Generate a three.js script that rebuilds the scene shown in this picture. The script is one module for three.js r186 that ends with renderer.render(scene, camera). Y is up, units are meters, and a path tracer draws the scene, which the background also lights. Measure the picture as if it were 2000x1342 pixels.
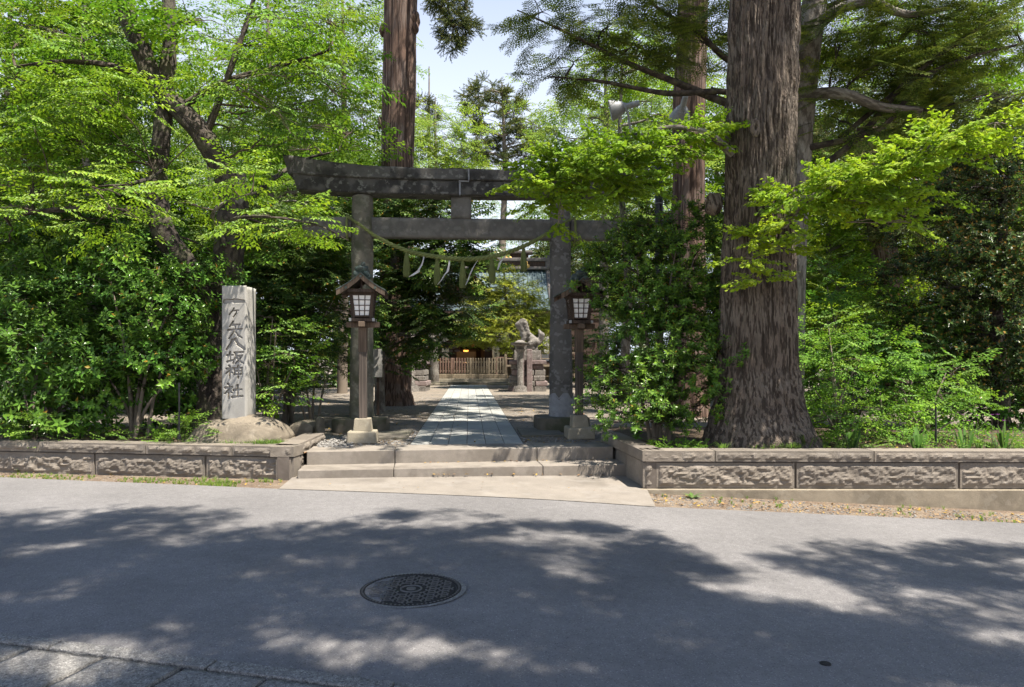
import * as THREE from 'three';
import { mergeGeometries, mergeVertices } from 'three/addons/utils/BufferGeometryUtils.js';
import { MarchingCubes } from 'three/addons/objects/MarchingCubes.js';
import { RoundedBoxGeometry } from 'three/addons/geometries/RoundedBoxGeometry.js';

// ------------------------------------------------------------------ camera, sky, sun, exposure
const scene = new THREE.Scene();
const F = 1400, CX = 1000, HY = 700, CH = 1.6;          // focal length in photo pixels, vanishing column, horizon row, eye height
const camera = new THREE.PerspectiveCamera(2 * Math.atan(671 / F) * 180 / Math.PI, 2000 / 1342, 0.1, 1500);
camera.position.set(0, CH, 0);
camera.lookAt(0, CH, -10);
camera.setViewOffset(2000, 1342, 0, 671 - HY, 2000, 1342);
camera.updateProjectionMatrix();
const renderer = new THREE.WebGLRenderer({ antialias: true });
renderer.toneMapping = THREE.LinearToneMapping;
renderer.toneMappingExposure = 2.3;
renderer.shadowMap.enabled = true;

const sunDir = new THREE.Vector3(0.36, 1, 0.29).normalize();
{ // clear early-summer sky: pale near the horizon, deeper blue overhead, a soft bright aureole round the sun
  const w = 512, h = 256, d = new Float32Array(w * h * 4);
  for (let j = 0; j < h; j++) for (let i = 0; i < w; i++) {
    const el = ((j + 0.5) / h - 0.5) * Math.PI, az = ((i + 0.5) / w - 0.5) * 2 * Math.PI;
    const v = new THREE.Vector3(Math.cos(el) * Math.cos(az), Math.sin(el), Math.cos(el) * Math.sin(az));
    const s = Math.max(0, Math.sin(el)), t = THREE.MathUtils.smoothstep(s, 0.1, 0.85), k = (j * w + i) * 4;
    const g = Math.pow(Math.max(0, v.dot(sunDir)), 24) * 0.35;
    d[k] = 0.5 + (0.05 - 0.5) * t + g; d[k + 1] = 0.55 + (0.105 - 0.55) * t + g * 0.97; d[k + 2] = 0.63 + (0.27 - 0.63) * t + g * 0.9; d[k + 3] = 1;
  }
  const sky = new THREE.DataTexture(d, w, h, THREE.RGBAFormat, THREE.FloatType);
  sky.mapping = THREE.EquirectangularReflectionMapping; sky.magFilter = THREE.LinearFilter; sky.needsUpdate = true;
  scene.background = sky; scene.environment = sky;
}
const sun = new THREE.DirectionalLight(new THREE.Color(1, 0.92, 0.81), 5.0);
sun.target.position.set(0, 0, -14); sun.position.copy(sunDir).multiplyScalar(60).add(sun.target.position);
sun.castShadow = true; sun.shadow.mapSize.set(4096, 4096);
Object.assign(sun.shadow.camera, { left: -35, right: 35, top: 45, bottom: -35, near: 1, far: 160 });
scene.add(sun, sun.target);

// ------------------------------------------------------------------ helpers
const V = (x, y, z) => new THREE.Vector3(x, y, z);
const at = (px, py, Z) => V((px - CX) / F * Z, CH - (py - HY) / F * Z, -Z);            // photo pixel at a known distance
const onY = (px, py, Y) => at(px, py, F * (CH - Y) / (py - HY));                        // photo pixel on a level surface
let seed = 7;
const setSeed = s => { seed = s >>> 0; };
const R = () => { seed = (seed + 0x6D2B79F5) >>> 0; let t = seed; t = Math.imul(t ^ t >>> 15, t | 1); t ^= t + Math.imul(t ^ t >>> 7, t | 61); return ((t ^ t >>> 14) >>> 0) / 4294967296; };
const rr = (a, b) => a + (b - a) * R();
const clamp = (x, a = 0, b = 1) => Math.min(b, Math.max(a, x));
const lerp = (a, b, t) => a + (b - a) * t;
const sst = (a, b, x) => { const t = clamp((x - a) / (b - a)); return t * t * (3 - 2 * t); };
const hash3 = (x, y, z) => { let h = Math.imul(x, 374761393) + Math.imul(y, 668265263) + Math.imul(z, 2147483647 ^ 0x5bd1e995) | 0; h = Math.imul(h ^ h >>> 13, 1274126177); return ((h ^ h >>> 16) >>> 0) / 4294967296; };
function n3(x, y, z) {                                            // value noise 0..1
  const i = Math.floor(x), j = Math.floor(y), k = Math.floor(z); let u = x - i, v = y - j, w = z - k;
  u = u * u * (3 - 2 * u); v = v * v * (3 - 2 * v); w = w * w * (3 - 2 * w);
  return lerp(lerp(lerp(hash3(i, j, k), hash3(i + 1, j, k), u), lerp(hash3(i, j + 1, k), hash3(i + 1, j + 1, k), u), v),
    lerp(lerp(hash3(i, j, k + 1), hash3(i + 1, j, k + 1), u), lerp(hash3(i, j + 1, k + 1), hash3(i + 1, j + 1, k + 1), u), v), w);
}
const fbm = (x, y, z, o = 4) => { let s = 0, a = 0.5, f = 1, t = 0; for (let i = 0; i < o; i++) { s += a * n3(x * f, y * f, z * f); t += a; a *= 0.5; f *= 2.03; } return s / t; };
function tn(x, y, p, q = p, s = 0) {                              // tileable value noise, periods p, q
  const i = Math.floor(x), j = Math.floor(y); let u = x - i, v = y - j; u = u * u * (3 - 2 * u); v = v * v * (3 - 2 * v);
  const a = (m, n) => hash3(((m % p) + p) % p, ((n % q) + q) % q, s);
  return lerp(lerp(a(i, j), a(i + 1, j), u), lerp(a(i, j + 1), a(i + 1, j + 1), u), v);
}
const tfCache = {};
function tf(u, v, p, q, o = 5, s = 0) {                           // tileable fractal noise, looked up from one field per frequency, shifted per seed
  const k = p * 1e6 + q * 1e3 + o, N = 512; let f = tfCache[k];
  if (!f) { f = tfCache[k] = new Float32Array(N * N); for (let j = 0; j < N; j++) for (let i = 0; i < N; i++) { let r = 0, a = 0.5, t = 0, pp = p, qq = q; for (let n = 0; n < o && pp < N; n++) { r += a * tn(i / N * pp, j / N * qq, pp, qq, n); t += a; a *= 0.55; pp *= 2; qq *= 2; } f[j * N + i] = r / t; } }
  const x = (u + hash3(s, 1, 5)) * N, y = (v + hash3(s, 2, 9)) * N, i = Math.floor(x), j = Math.floor(y), a = x - i, b = y - j, m = N - 1, r0 = (j & m) * N, r1 = ((j + 1) & m) * N, c0 = i & m, c1 = (i + 1) & m;
  return lerp(lerp(f[r0 + c0], f[r0 + c1], a), lerp(f[r1 + c0], f[r1 + c1], a), b);
}
const names = {};
const numbered = n => { const k = names[n] = (names[n] ?? -1) + 1; return k ? `${n}_${String(k).padStart(3, '0')}` : n; };
function thing(name, label, category, base = V(0, 0, 0), group) {
  const o = new THREE.Group(); o.name = numbered(name); o.position.copy(base); o.userData = { label, category };
  if (group) o.userData.group = group;
  scene.add(o); return o;
}
function struct(name, geo, mat) { const m = new THREE.Mesh(geo, mat); m.name = numbered(name); m.userData = { kind: 'structure' }; m.castShadow = m.receiveShadow = true; scene.add(m); return m; }
function worldBase(o) { const p = V(0, 0, 0); for (let q = o; q && q !== scene; q = q.parent) p.add(q.position); return p; }
function part(parent, name, geo, mat, kind) {                     // geo in world coordinates; parents carry translations only
  const b = worldBase(parent); geo.translate(-b.x, -b.y, -b.z);
  const m = new THREE.Mesh(geo, mat); m.name = name; m.castShadow = m.receiveShadow = true; if (kind) m.userData.kind = kind;
  parent.add(m); return m;
}
function pieceAt(parent, name, geo, mat, pos, rotY = 0) {         // shared geometry, own place (world)
  const b = worldBase(parent), m = new THREE.Mesh(geo, mat); m.name = name; m.position.set(pos.x - b.x, pos.y - b.y, pos.z - b.z); m.rotation.y = rotY;
  m.castShadow = m.receiveShadow = true; parent.add(m); return m;
}
function uvBox(g, s = 1) {                                        // uv in metres from the dominant face axis
  g = g.index ? g.toNonIndexed() : g; const p = g.attributes.position, uv = new Float32Array(p.count * 2), a = V(), b = V(), c = V();
  for (let i = 0; i < p.count; i += 3) {
    a.fromBufferAttribute(p, i); b.fromBufferAttribute(p, i + 1); c.fromBufferAttribute(p, i + 2);
    const n = b.clone().sub(a).cross(c.clone().sub(a)), x = Math.abs(n.x), y = Math.abs(n.y), z = Math.abs(n.z);
    [a, b, c].forEach((q, k) => { const [u, v] = y > x && y > z ? [q.x, q.z] : x > z ? [q.z, q.y] : [q.x, q.y]; uv[(i + k) * 2] = u * s; uv[(i + k) * 2 + 1] = v * s; });
  }
  g.setAttribute('uv', new THREE.BufferAttribute(uv, 2)); return g;
}
const strip = g => { for (const k of Object.keys(g.attributes)) if (!['position', 'normal', 'uv'].includes(k)) g.deleteAttribute(k); return g; };
const merge = gs => mergeGeometries(gs.map(g => strip(g.index ? g.toNonIndexed() : g)));
function box(x0, x1, y0, y1, z0, z1, r = 0) {                      // axis box with rounded edges
  const w = x1 - x0, h = y1 - y0, d = z1 - z0; r = Math.min(r, w / 2.01, h / 2.01, d / 2.01);
  const g = r > 0 ? new RoundedBoxGeometry(w, h, d, 2, r) : new THREE.BoxGeometry(w, h, d);
  g.translate((x0 + x1) / 2, (y0 + y1) / 2, (z0 + z1) / 2); return uvBox(g);
}
function frame(ox, oz, ang) {                                     // local frame (u right, v away from camera) on the ground plan
  const c = Math.cos(ang), s = Math.sin(ang);
  return { ang, p: (u, y, v) => V(ox + u * c - v * s, y, oz - u * s - v * c), put: g => { g.rotateY(ang); g.translate(ox, 0, oz); return g; } };
}
// frame().put takes a geometry modelled with x = u, y = up, z = -v
function taper(sx, sy, sz, tx, tz, r = 0) {                        // box whose top is tx x tz, base at y = 0
  const g = r ? new RoundedBoxGeometry(sx, sy, sz, 2, r) : new THREE.BoxGeometry(sx, sy, sz, 1, 1, 1), p = g.attributes.position;
  for (let i = 0; i < p.count; i++) { const t = clamp(p.getY(i) / sy + 0.5); p.setX(i, p.getX(i) * lerp(1, tx / sx, t)); p.setZ(i, p.getZ(i) * lerp(1, tz / sz, t)); p.setY(i, p.getY(i) + sy / 2); }
  g.computeVertexNormals(); return uvBox(g);
}
function roughen(g, amp, freq, sd = 0, seamless = true) {         // push vertices along their normals by noise
  g = mergeVertices(strip(g).deleteAttribute('uv').deleteAttribute('normal'), 1e-4); g.computeVertexNormals();
  const p = g.attributes.position, n = g.attributes.normal;
  for (let i = 0; i < p.count; i++) {
    const x = p.getX(i), y = p.getY(i), z = p.getZ(i), a = amp * (fbm(x * freq + sd, y * freq, z * freq, 4) - 0.5) * 2;
    p.setXYZ(i, x + n.getX(i) * a, y + n.getY(i) * a, z + n.getZ(i) * a);
  }
  g.computeVertexNormals(); return uvBox(g);
}

// ------------------------------------------------------------------ textures and materials
const toS = c => clamp(c <= 0.0031308 ? c * 12.92 : 1.055 * Math.pow(c, 1 / 2.4) - 0.055) * 255;
function tex(w, h, fn, metres = 1, color = true) {                // fn(u, v) -> linear rgb or a height
  const d = new Uint8Array(w * h * 4);
  for (let j = 0; j < h; j++) for (let i = 0; i < w; i++) {
    const c = fn(i / w, j / h), k = (j * w + i) * 4;
    if (color) { d[k] = toS(c[0]); d[k + 1] = toS(c[1]); d[k + 2] = toS(c[2]); } else d[k] = d[k + 1] = d[k + 2] = clamp(c) * 255;
    d[k + 3] = 255;
  }
  const t = new THREE.DataTexture(d, w, h, THREE.RGBAFormat); t.wrapS = t.wrapT = THREE.RepeatWrapping; t.magFilter = THREE.LinearFilter; t.minFilter = THREE.LinearMipmapLinearFilter; t.generateMipmaps = true;
  const m = Array.isArray(metres) ? metres : [metres, metres]; t.repeat.set(1 / m[0], 1 / m[1]);
  if (color) t.colorSpace = THREE.SRGBColorSpace; t.needsUpdate = true; return t;
}
const mix3 = (a, b, t) => [lerp(a[0], b[0], t), lerp(a[1], b[1], t), lerp(a[2], b[2], t)];
const mul3 = (a, k) => [a[0] * k, a[1] * k, a[2] * k];
const rgb = (r, g, b) => new THREE.Color().setRGB(r, g, b);
const std = (o) => new THREE.MeshStandardMaterial({ roughness: 0.9, metalness: 0, side: THREE.DoubleSide, ...o });
const speck = (u, v, n, s) => hash3(Math.floor(u * n) % n, Math.floor(v * n) % n, s);

const asphaltH = (u, v) => 0.55 * tf(u, v, 128, 128, 2, 3) + 0.45 * speck(u, v, 512, 4);
const M = {};
M.asphalt = std({ roughness: 0.93,
  map: tex(2048, 2048, (u, v) => { const g = tf(u, v, 8, 8, 5, 1), s = speck(u, v, 1024, 4), f = tf(u, v, 128, 128, 2, 3), p = tf(u, v, 4, 4, 4, 9), tr = tf(u, v, 2, 9, 4, 17), w = sst(0.55, 0.7, tf(u, v, 5, 6, 4, 33)); let k = 0.182 * (0.8 + 0.2 * g + 0.22 * (f - 0.5) + 0.3 * (p - 0.5) + 0.28 * (tr - 0.5) - 0.1 * w); if (s > 0.97) k *= 1.7; if (s < 0.07) k *= 0.6; return [k * 1.035, k, k * 0.99]; }, 6),
  bumpMap: tex(1024, 1024, asphaltH, 3, false), bumpScale: 0.006 });
function stoneTex(base, dark, pale, o = {}) {                     // speckled weathered stone with lichen and stains
  const { sd = 0, stain = 0.5, lichen = 0.2, moss = 0, metres = 1.6, size = 512 } = o;
  return tex(size, size, (u, v) => {
    const a = tf(u, v, 5, 5, 5, sd), b = tf(u, v, 14, 14, 4, sd + 20), s = speck(u, v, 256, sd), st = tf(u, v, 9, 3, 5, sd + 40);
    let c = mul3(base, 0.82 + 0.36 * b + 0.14 * (s - 0.5));
    c = mix3(c, dark, stain * sst(0.47, 0.7, a) * (0.6 + 0.4 * st));
    c = mix3(c, pale, lichen * sst(0.6, 0.72, tf(u, v, 18, 18, 3, sd + 60)));
    if (moss) c = mix3(c, [0.045, 0.06, 0.02], moss * sst(0.45, 0.68, tf(u, v, 6, 6, 5, sd + 80)));
    return c;
  }, metres);
}
const stoneBump = (sd, metres = 0.9) => tex(512, 512, (u, v) => 0.6 * tf(u, v, 12, 12, 5, sd) + 0.4 * speck(u, v, 220, sd), metres, false);
const bumpA = stoneBump(5), bumpB = stoneBump(15, 0.6);
M.wall = std({ map: stoneTex([0.235, 0.202, 0.165], [0.14, 0.12, 0.097], [0.33, 0.3, 0.26], { sd: 2, stain: 0.4, lichen: 0.25 }), bumpMap: bumpA, bumpScale: 0.012 });
M.wall2 = std({ map: stoneTex([0.21, 0.182, 0.15], [0.125, 0.108, 0.09], [0.3, 0.27, 0.24], { sd: 102, stain: 0.45, lichen: 0.2 }), bumpMap: bumpB, bumpScale: 0.012 });
M.mortar = std({ map: stoneTex([0.15, 0.125, 0.105], [0.07, 0.06, 0.05], [0.2, 0.18, 0.16], { sd: 3 }), bumpMap: bumpB, bumpScale: 0.004 });
M.plinth = std({ map: stoneTex([0.27, 0.23, 0.17], [0.13, 0.11, 0.08], [0.36, 0.33, 0.27], { sd: 4, stain: 0.7 }), bumpMap: bumpB, bumpScale: 0.006 });
M.step = std({ map: stoneTex([0.245, 0.217, 0.184], [0.14, 0.12, 0.098], [0.31, 0.285, 0.255], { sd: 6, stain: 0.7, lichen: 0.15 }), bumpMap: bumpB, bumpScale: 0.004 });
M.apron = std({ map: stoneTex([0.235, 0.21, 0.18], [0.145, 0.128, 0.108], [0.29, 0.27, 0.245], { sd: 7, stain: 0.75, lichen: 0.3, metres: 2.9 }), bumpMap: bumpB, bumpScale: 0.004 });
M.slabs = [0, 1, 2, 3].map(k => std({ roughness: 0.8, map: stoneTex(mul3([0.33, 0.335, 0.315], 0.92 + 0.05 * k), [0.25, 0.255, 0.24], [0.4, 0.4, 0.38], { sd: 11 + 30 * k, stain: 0.35, lichen: 0.1, metres: 1.1, size: 256 }), bumpMap: bumpB, bumpScale: 0.002 }));
M.joint = std({ color: rgb(0.07, 0.055, 0.04), roughness: 1 });
M.torii = std({ map: stoneTex([0.095, 0.092, 0.086], [0.02, 0.019, 0.018], [0.24, 0.24, 0.22], { sd: 21, stain: 0.95, lichen: 0.5, metres: 1.3 }), bumpMap: bumpA, bumpScale: 0.012 });
M.toriiNuki = std({ map: stoneTex([0.155, 0.147, 0.132], [0.07, 0.067, 0.06], [0.24, 0.24, 0.22], { sd: 31, stain: 0.6, lichen: 0.3, metres: 1.3 }), bumpMap: bumpA, bumpScale: 0.008 });
M.toriiPost = std({ map: stoneTex([0.16, 0.148, 0.118], [0.055, 0.054, 0.04], [0.32, 0.31, 0.24], { sd: 41, stain: 0.6, lichen: 0.35, moss: 0.45, metres: 1.2 }), bumpMap: bumpA, bumpScale: 0.014 });
M.toriiPostGrey = std({ map: stoneTex([0.145, 0.136, 0.124], [0.066, 0.062, 0.056], [0.32, 0.31, 0.3], { sd: 51, stain: 0.6, lichen: 0.45, metres: 1.2 }), bumpMap: bumpA, bumpScale: 0.014 });
M.repair = std({ map: stoneTex([0.3, 0.31, 0.33], [0.16, 0.165, 0.18], [0.42, 0.42, 0.42], { sd: 61, stain: 0.5, metres: 0.8, size: 256 }), bumpMap: bumpB, bumpScale: 0.01 });
M.baseStone = std({ map: stoneTex([0.13, 0.115, 0.09], [0.05, 0.045, 0.035], [0.22, 0.2, 0.16], { sd: 71, stain: 0.6, moss: 0.6 }), bumpMap: bumpA, bumpScale: 0.014 });
M.lampStone = std({ map: stoneTex([0.3, 0.265, 0.2], [0.14, 0.12, 0.09], [0.4, 0.37, 0.3], { sd: 81, stain: 0.6, lichen: 0.3 }), bumpMap: bumpA, bumpScale: 0.01 });
M.slabStone = std({ map: stoneTex([0.15, 0.135, 0.11], [0.07, 0.06, 0.05], [0.24, 0.22, 0.18], { sd: 91, stain: 0.6, moss: 0.3, size: 256 }), bumpMap: bumpA, bumpScale: 0.01 });
M.granite = std({ map: stoneTex([0.37, 0.36, 0.335], [0.25, 0.235, 0.21], [0.48, 0.46, 0.42], { sd: 111, stain: 0.4, lichen: 0.15 }), bumpMap: bumpB, bumpScale: 0.003 });
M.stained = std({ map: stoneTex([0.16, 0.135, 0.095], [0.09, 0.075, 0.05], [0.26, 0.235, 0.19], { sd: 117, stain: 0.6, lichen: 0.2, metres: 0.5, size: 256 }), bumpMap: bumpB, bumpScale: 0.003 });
M.boulder = std({ map: stoneTex([0.26, 0.22, 0.165], [0.12, 0.1, 0.075], [0.38, 0.34, 0.27], { sd: 121, stain: 0.6, lichen: 0.3 }), bumpMap: bumpA, bumpScale: 0.02 });
M.oldStone = std({ map: stoneTex([0.22, 0.2, 0.178], [0.08, 0.072, 0.064], [0.42, 0.4, 0.37], { sd: 131, stain: 0.75, lichen: 0.6, metres: 0.8 }), bumpMap: bumpA, bumpScale: 0.02 });
M.pinkStone = std({ map: stoneTex([0.24, 0.185, 0.175], [0.12, 0.09, 0.09], [0.42, 0.38, 0.36], { sd: 141, stain: 0.5, lichen: 0.4, size: 256 }), bumpMap: bumpA, bumpScale: 0.014 });
M.gutter = std({ map: tex(512, 512, (u, v) => { const s = speck(u, v, 180, 7), a = tf(u, v, 60, 60, 2, 5), b = tf(u, v, 4, 4, 4, 6); const k = 0.2 * (0.7 + 0.3 * b + 0.75 * (a - 0.5)) * (s > 0.86 ? 1.6 : s < 0.15 ? 0.55 : 1); return [k * 1.03, k, k * 0.94]; }, 1), bumpMap: tex(512, 512, (u, v) => 0.7 * tf(u, v, 60, 60, 2, 5) + 0.3 * speck(u, v, 180, 7), 1, false), bumpScale: 0.008 });
function dirtTex(base, b2, litter, sd, metres) {
  return tex(512, 512, (u, v) => { const a = tf(u, v, 6, 6, 5, sd), f = tf(u, v, 50, 50, 3, sd + 9), s = speck(u, v, 200, sd); let c = mix3(base, b2, sst(0.35, 0.65, a)); c = mul3(c, 0.7 + 0.6 * f); if (s > 0.94) c = mix3(c, litter, 0.7); if (s < 0.08) c = mul3(c, 0.55); return c; }, metres);
}
M.soil = std({ roughness: 1, map: dirtTex([0.1, 0.07, 0.045], [0.15, 0.11, 0.075], [0.32, 0.25, 0.16], 151, 1.6), bumpMap: bumpA, bumpScale: 0.03 });
M.strip = std({ roughness: 1, map: dirtTex([0.2, 0.145, 0.1], [0.27, 0.21, 0.15], [0.42, 0.36, 0.28], 161, 1.4), bumpMap: bumpA, bumpScale: 0.025 });
M.court = std({ roughness: 1, map: dirtTex([0.25, 0.21, 0.165], [0.2, 0.175, 0.145], [0.36, 0.32, 0.27], 171, 2.2), bumpMap: bumpA, bumpScale: 0.015 });
M.iron = std({ color: rgb(0.035, 0.033, 0.034), roughness: 0.62, metalness: 0.55, bumpMap: bumpB, bumpScale: 0.002 });
M.ironWorn = std({ color: rgb(0.15, 0.148, 0.15), roughness: 0.5, metalness: 0.5, bumpMap: bumpB, bumpScale: 0.002 });
function woodTex(c1, c2, sd, metres) { return tex(256, 512, (u, v) => { const g = tf(u, v, 24, 2, 4, sd), h = tf(u, v, 70, 3, 2, sd + 5), p = tf(u, v, 4, 3, 3, sd + 8); return mul3(mix3(c1, c2, sst(0.3, 0.7, g)), 0.72 + 0.36 * h + 0.3 * (p - 0.5)); }, metres); }
const woodBump = tex(256, 512, (u, v) => tf(u, v, 48, 3, 3, 9), [0.5, 1.4], false);
const wood = (c1, c2, sd) => std({ roughness: 0.8, map: woodTex(c1, c2, sd, [0.5, 1.4]), bumpMap: woodBump, bumpScale: 0.004 });
M.lampWood = wood([0.04, 0.026, 0.018], [0.075, 0.05, 0.036], 31);
M.lampWoodPale = wood([0.08, 0.055, 0.038], [0.135, 0.095, 0.066], 41);
M.lampPost = wood([0.06, 0.047, 0.038], [0.12, 0.095, 0.078], 61);
M.fenceWood = wood([0.19, 0.15, 0.1], [0.3, 0.245, 0.17], 51);
M.fenceWoodRed = wood([0.16, 0.095, 0.07], [0.24, 0.15, 0.11], 56);
M.hallWood = wood([0.045, 0.026, 0.018], [0.085, 0.05, 0.035], 71);
M.hallRed = wood([0.1, 0.022, 0.015], [0.15, 0.035, 0.022], 81);
M.copper = std({ roughness: 0.55, metalness: 0.1, map: stoneTex([0.06, 0.085, 0.075], [0.025, 0.03, 0.028], [0.12, 0.2, 0.17], { sd: 201, stain: 0.7, lichen: 0.5, metres: 0.5, size: 256 }), bumpMap: bumpB, bumpScale: 0.003 });
M.copperRoof = std({ roughness: 0.45, metalness: 0.15, map: stoneTex([0.12, 0.165, 0.18], [0.07, 0.1, 0.11], [0.2, 0.27, 0.28], { sd: 211, stain: 0.5, lichen: 0.5, metres: 2, size: 256 }) });
M.ridge = std({ roughness: 0.6, map: stoneTex([0.13, 0.115, 0.105], [0.06, 0.05, 0.05], [0.25, 0.22, 0.2], { sd: 221, metres: 1.5, size: 256 }) });
M.paper = std({ color: rgb(0.86, 0.86, 0.85), roughness: 0.7 });
M.shide = new THREE.MeshPhysicalMaterial({ color: rgb(0.8, 0.81, 0.83), roughness: 1, transmission: 0.3, thickness: 0, side: THREE.DoubleSide });
M.rope = std({ roughness: 0.85, map: tex(256, 256, (u, v) => { const f = tf(u, v, 60, 4, 3, 3), p = tf(u, v, 4, 4, 3, 8); return mul3(mix3([0.125, 0.155, 0.045], [0.22, 0.245, 0.085], f), 0.75 + 0.5 * p); }, 0.3), bumpMap: tex(256, 256, (u, v) => tf(u, v, 60, 4, 3, 3), 0.3, false), bumpScale: 0.004 });
M.gold = std({ color: rgb(0.55, 0.36, 0.12), roughness: 0.45, metalness: 0.6 });
M.black = std({ color: rgb(0.012, 0.012, 0.014), roughness: 0.5 });
M.pole = std({ color: rgb(0.03, 0.034, 0.042), roughness: 0.45, metalness: 0.3 });
M.horn = std({ roughness: 0.55, map: stoneTex([0.3, 0.31, 0.32], [0.2, 0.21, 0.22], [0.42, 0.42, 0.42], { sd: 231, stain: 0.4, metres: 0.5, size: 256 }) });
M.white = std({ color: rgb(0.72, 0.71, 0.68), roughness: 0.8 });
// bark
const barkTex = (c1, c2, c3, sd, nu, nv, m) => tex(512, 512, (u, v) => { const w = tf(u, v, 4, 4, 3, sd + 7) - 0.5, a = tf((u + w * 0.05 + 1) % 1, v, nu, nv, 4, sd), b = tf(u, v, nu * 3, nv * 4, 3, sd + 3), p = tf(u, v, 3, 3, 4, sd + 11); let c = mix3(c1, c2, sst(0.36, 0.56, a)); c = mix3(c, c3, 0.5 * sst(0.5, 0.72, p) * sst(0.4, 0.55, a)); return mul3(c, 0.65 + 0.7 * b); }, m);
const barkBump = (sd, nu, nv, m) => tex(512, 512, (u, v) => { const w = tf(u, v, 4, 4, 3, sd + 7) - 0.5; return 0.7 * tf((u + w * 0.05 + 1) % 1, v, nu, nv, 4, sd) + 0.3 * tf(u, v, nu * 3, nv * 4, 3, sd + 3); }, m, false);
M.ginkgoBark = std({ roughness: 0.95, map: barkTex([0.05, 0.037, 0.027], [0.155, 0.122, 0.094], [0.195, 0.168, 0.138], 301, 36, 8, [1.0, 1.0]), bumpMap: barkBump(301, 36, 8, [1, 1]), bumpScale: 0.05 });
M.cedarBark = std({ roughness: 0.95, map: barkTex([0.055, 0.032, 0.022], [0.16, 0.1, 0.072], [0.2, 0.165, 0.145], 311, 26, 2, [1.0, 1.6]), bumpMap: barkBump(311, 26, 2, [1, 1.6]), bumpScale: 0.04 });
M.cherryBark = std({ roughness: 0.95, map: barkTex([0.038, 0.03, 0.025], [0.085, 0.068, 0.055], [0.07, 0.08, 0.035], 321, 8, 8, [0.9, 0.9]), bumpMap: barkBump(321, 8, 8, [0.9, 0.9]), bumpScale: 0.03 });
M.greyBark = std({ roughness: 0.95, map: barkTex([0.11, 0.095, 0.08], [0.2, 0.18, 0.155], [0.26, 0.245, 0.22], 331, 10, 5, [0.8, 0.8]), bumpMap: barkBump(331, 10, 5, [0.8, 0.8]), bumpScale: 0.02 });
M.twig = std({ roughness: 0.95, color: rgb(0.075, 0.055, 0.042) });
M.twigPale = std({ roughness: 0.95, color: rgb(0.2, 0.165, 0.13) });
const leafMat = (o = {}) => new THREE.MeshPhysicalMaterial({ vertexColors: true, roughness: 1, specularIntensity: 0.3, transmission: 0.45, thickness: 0, side: THREE.DoubleSide, ...o });
M.leaf = leafMat({ clearcoat: 0.1, clearcoatRoughness: 0.4 });
M.leafGloss = leafMat({ transmission: 0.25, clearcoat: 0.5, clearcoatRoughness: 0.25 });
M.leafThin = leafMat({ transmission: 0.5 });
M.needle = leafMat({ transmission: 0.2, clearcoat: 0.1, clearcoatRoughness: 0.45 });

// ------------------------------------------------------------------ ground, road, kerbs
const gPts = [[-400, 0.4], [-60, 0.2], [-15, 0.03], [-7, 0], [-3, 0], [0, -0.03], [1.7, -0.09], [6.5, -0.31], [12, -0.58], [60, -1.9], [400, -3]];
function gY(x) { // street level falls away to the right
  let i = 0; while (i < gPts.length - 2 && x > gPts[i + 1][0]) i++;
  const [x0, y0] = gPts[i], [x1, y1] = gPts[i + 1], m = k => k <= 0 || k >= gPts.length - 1 ? 0 : (gPts[k + 1][1] - gPts[k - 1][1]) / (gPts[k + 1][0] - gPts[k - 1][0]);
  const h = x1 - x0, t = clamp((x - x0) / h), t2 = t * t, t3 = t2 * t;
  return (2 * t3 - 3 * t2 + 1) * y0 + (t3 - 2 * t2 + t) * h * m(i) + (-2 * t3 + 3 * t2) * y1 + (t3 - t2) * h * m(i + 1);
}
const onG = (px, py, dy = 0) => { let p = onY(px, py, dy); for (let i = 0; i < 8; i++) p = onY(px, py, gY(p.x) + dy); return p; };
const polyAt = (pts, x) => { let i = 0; while (i < pts.length - 2 && x > pts[i + 1][0]) i++; const [a, b] = [pts[i], pts[i + 1]]; return a[1] + (b[1] - a[1]) * (x - a[0]) / (b[0] - a[0]); };
// plan lines (x, z): far road edge, near road edge, wall foot
const eL = onG(0, 932), eM = onG(545, 955), eA = onG(1280, 990), eR = onG(2000, 1022);
const farEdge = [[-400, eL.z - 85], [eL.x - 30, eL.z - 6.3], [eL.x, eL.z], [eM.x, eM.z], [eA.x, eA.z], [eR.x, eR.z], [eR.x + 30, eR.z + 4], [400, eR.z + 80]];
const nA = onG(0, 1240), nB = onG(760, 1342), nd = (nB.z - nA.z) / (nB.x - nA.x);
const nearZ = x => nA.z + nd * (x - nA.x);
function sheet(xs, zf0, zf1, nz, yf, mat, name, uvS = 1) { // a strip between two plan lines, following a height function
  const pos = [], uv = [], idx = [];
  xs.forEach((x, i) => { for (let j = 0; j <= nz; j++) { const z = lerp(zf0(x), zf1(x), j / nz); pos.push(x, yf(x, z), z); uv.push(x * uvS, z * uvS); if (i && j) { const a = (i - 1) * (nz + 1) + j - 1, b = a + nz + 1; idx.push(a, a + 1, b + 1, a, b + 1, b); } } });
  const g = new THREE.BufferGeometry(); g.setAttribute('position', new THREE.Float32BufferAttribute(pos, 3)); g.setAttribute('uv', new THREE.Float32BufferAttribute(uv, 2)); g.setIndex(idx); g.computeVertexNormals();
  return struct(name, g, mat);
}
const xsWide = [-400, -200, -100, -60, -40, -30, -24, -20]; for (let x = -18; x <= 18; x += 0.5) xsWide.push(x); xsWide.push(20, 24, 30, 40, 60, 100, 200, 400);
sheet(xsWide, () => -14, () => 300, 40, (x, z) => gY(x) - 0.03 - (z > 5 ? 0.02 : 0), M.strip, 'ground');
sheet(xsWide, x => polyAt(farEdge, x), x => nearZ(x), 24, (x) => gY(x), M.asphalt, 'road');

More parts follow.
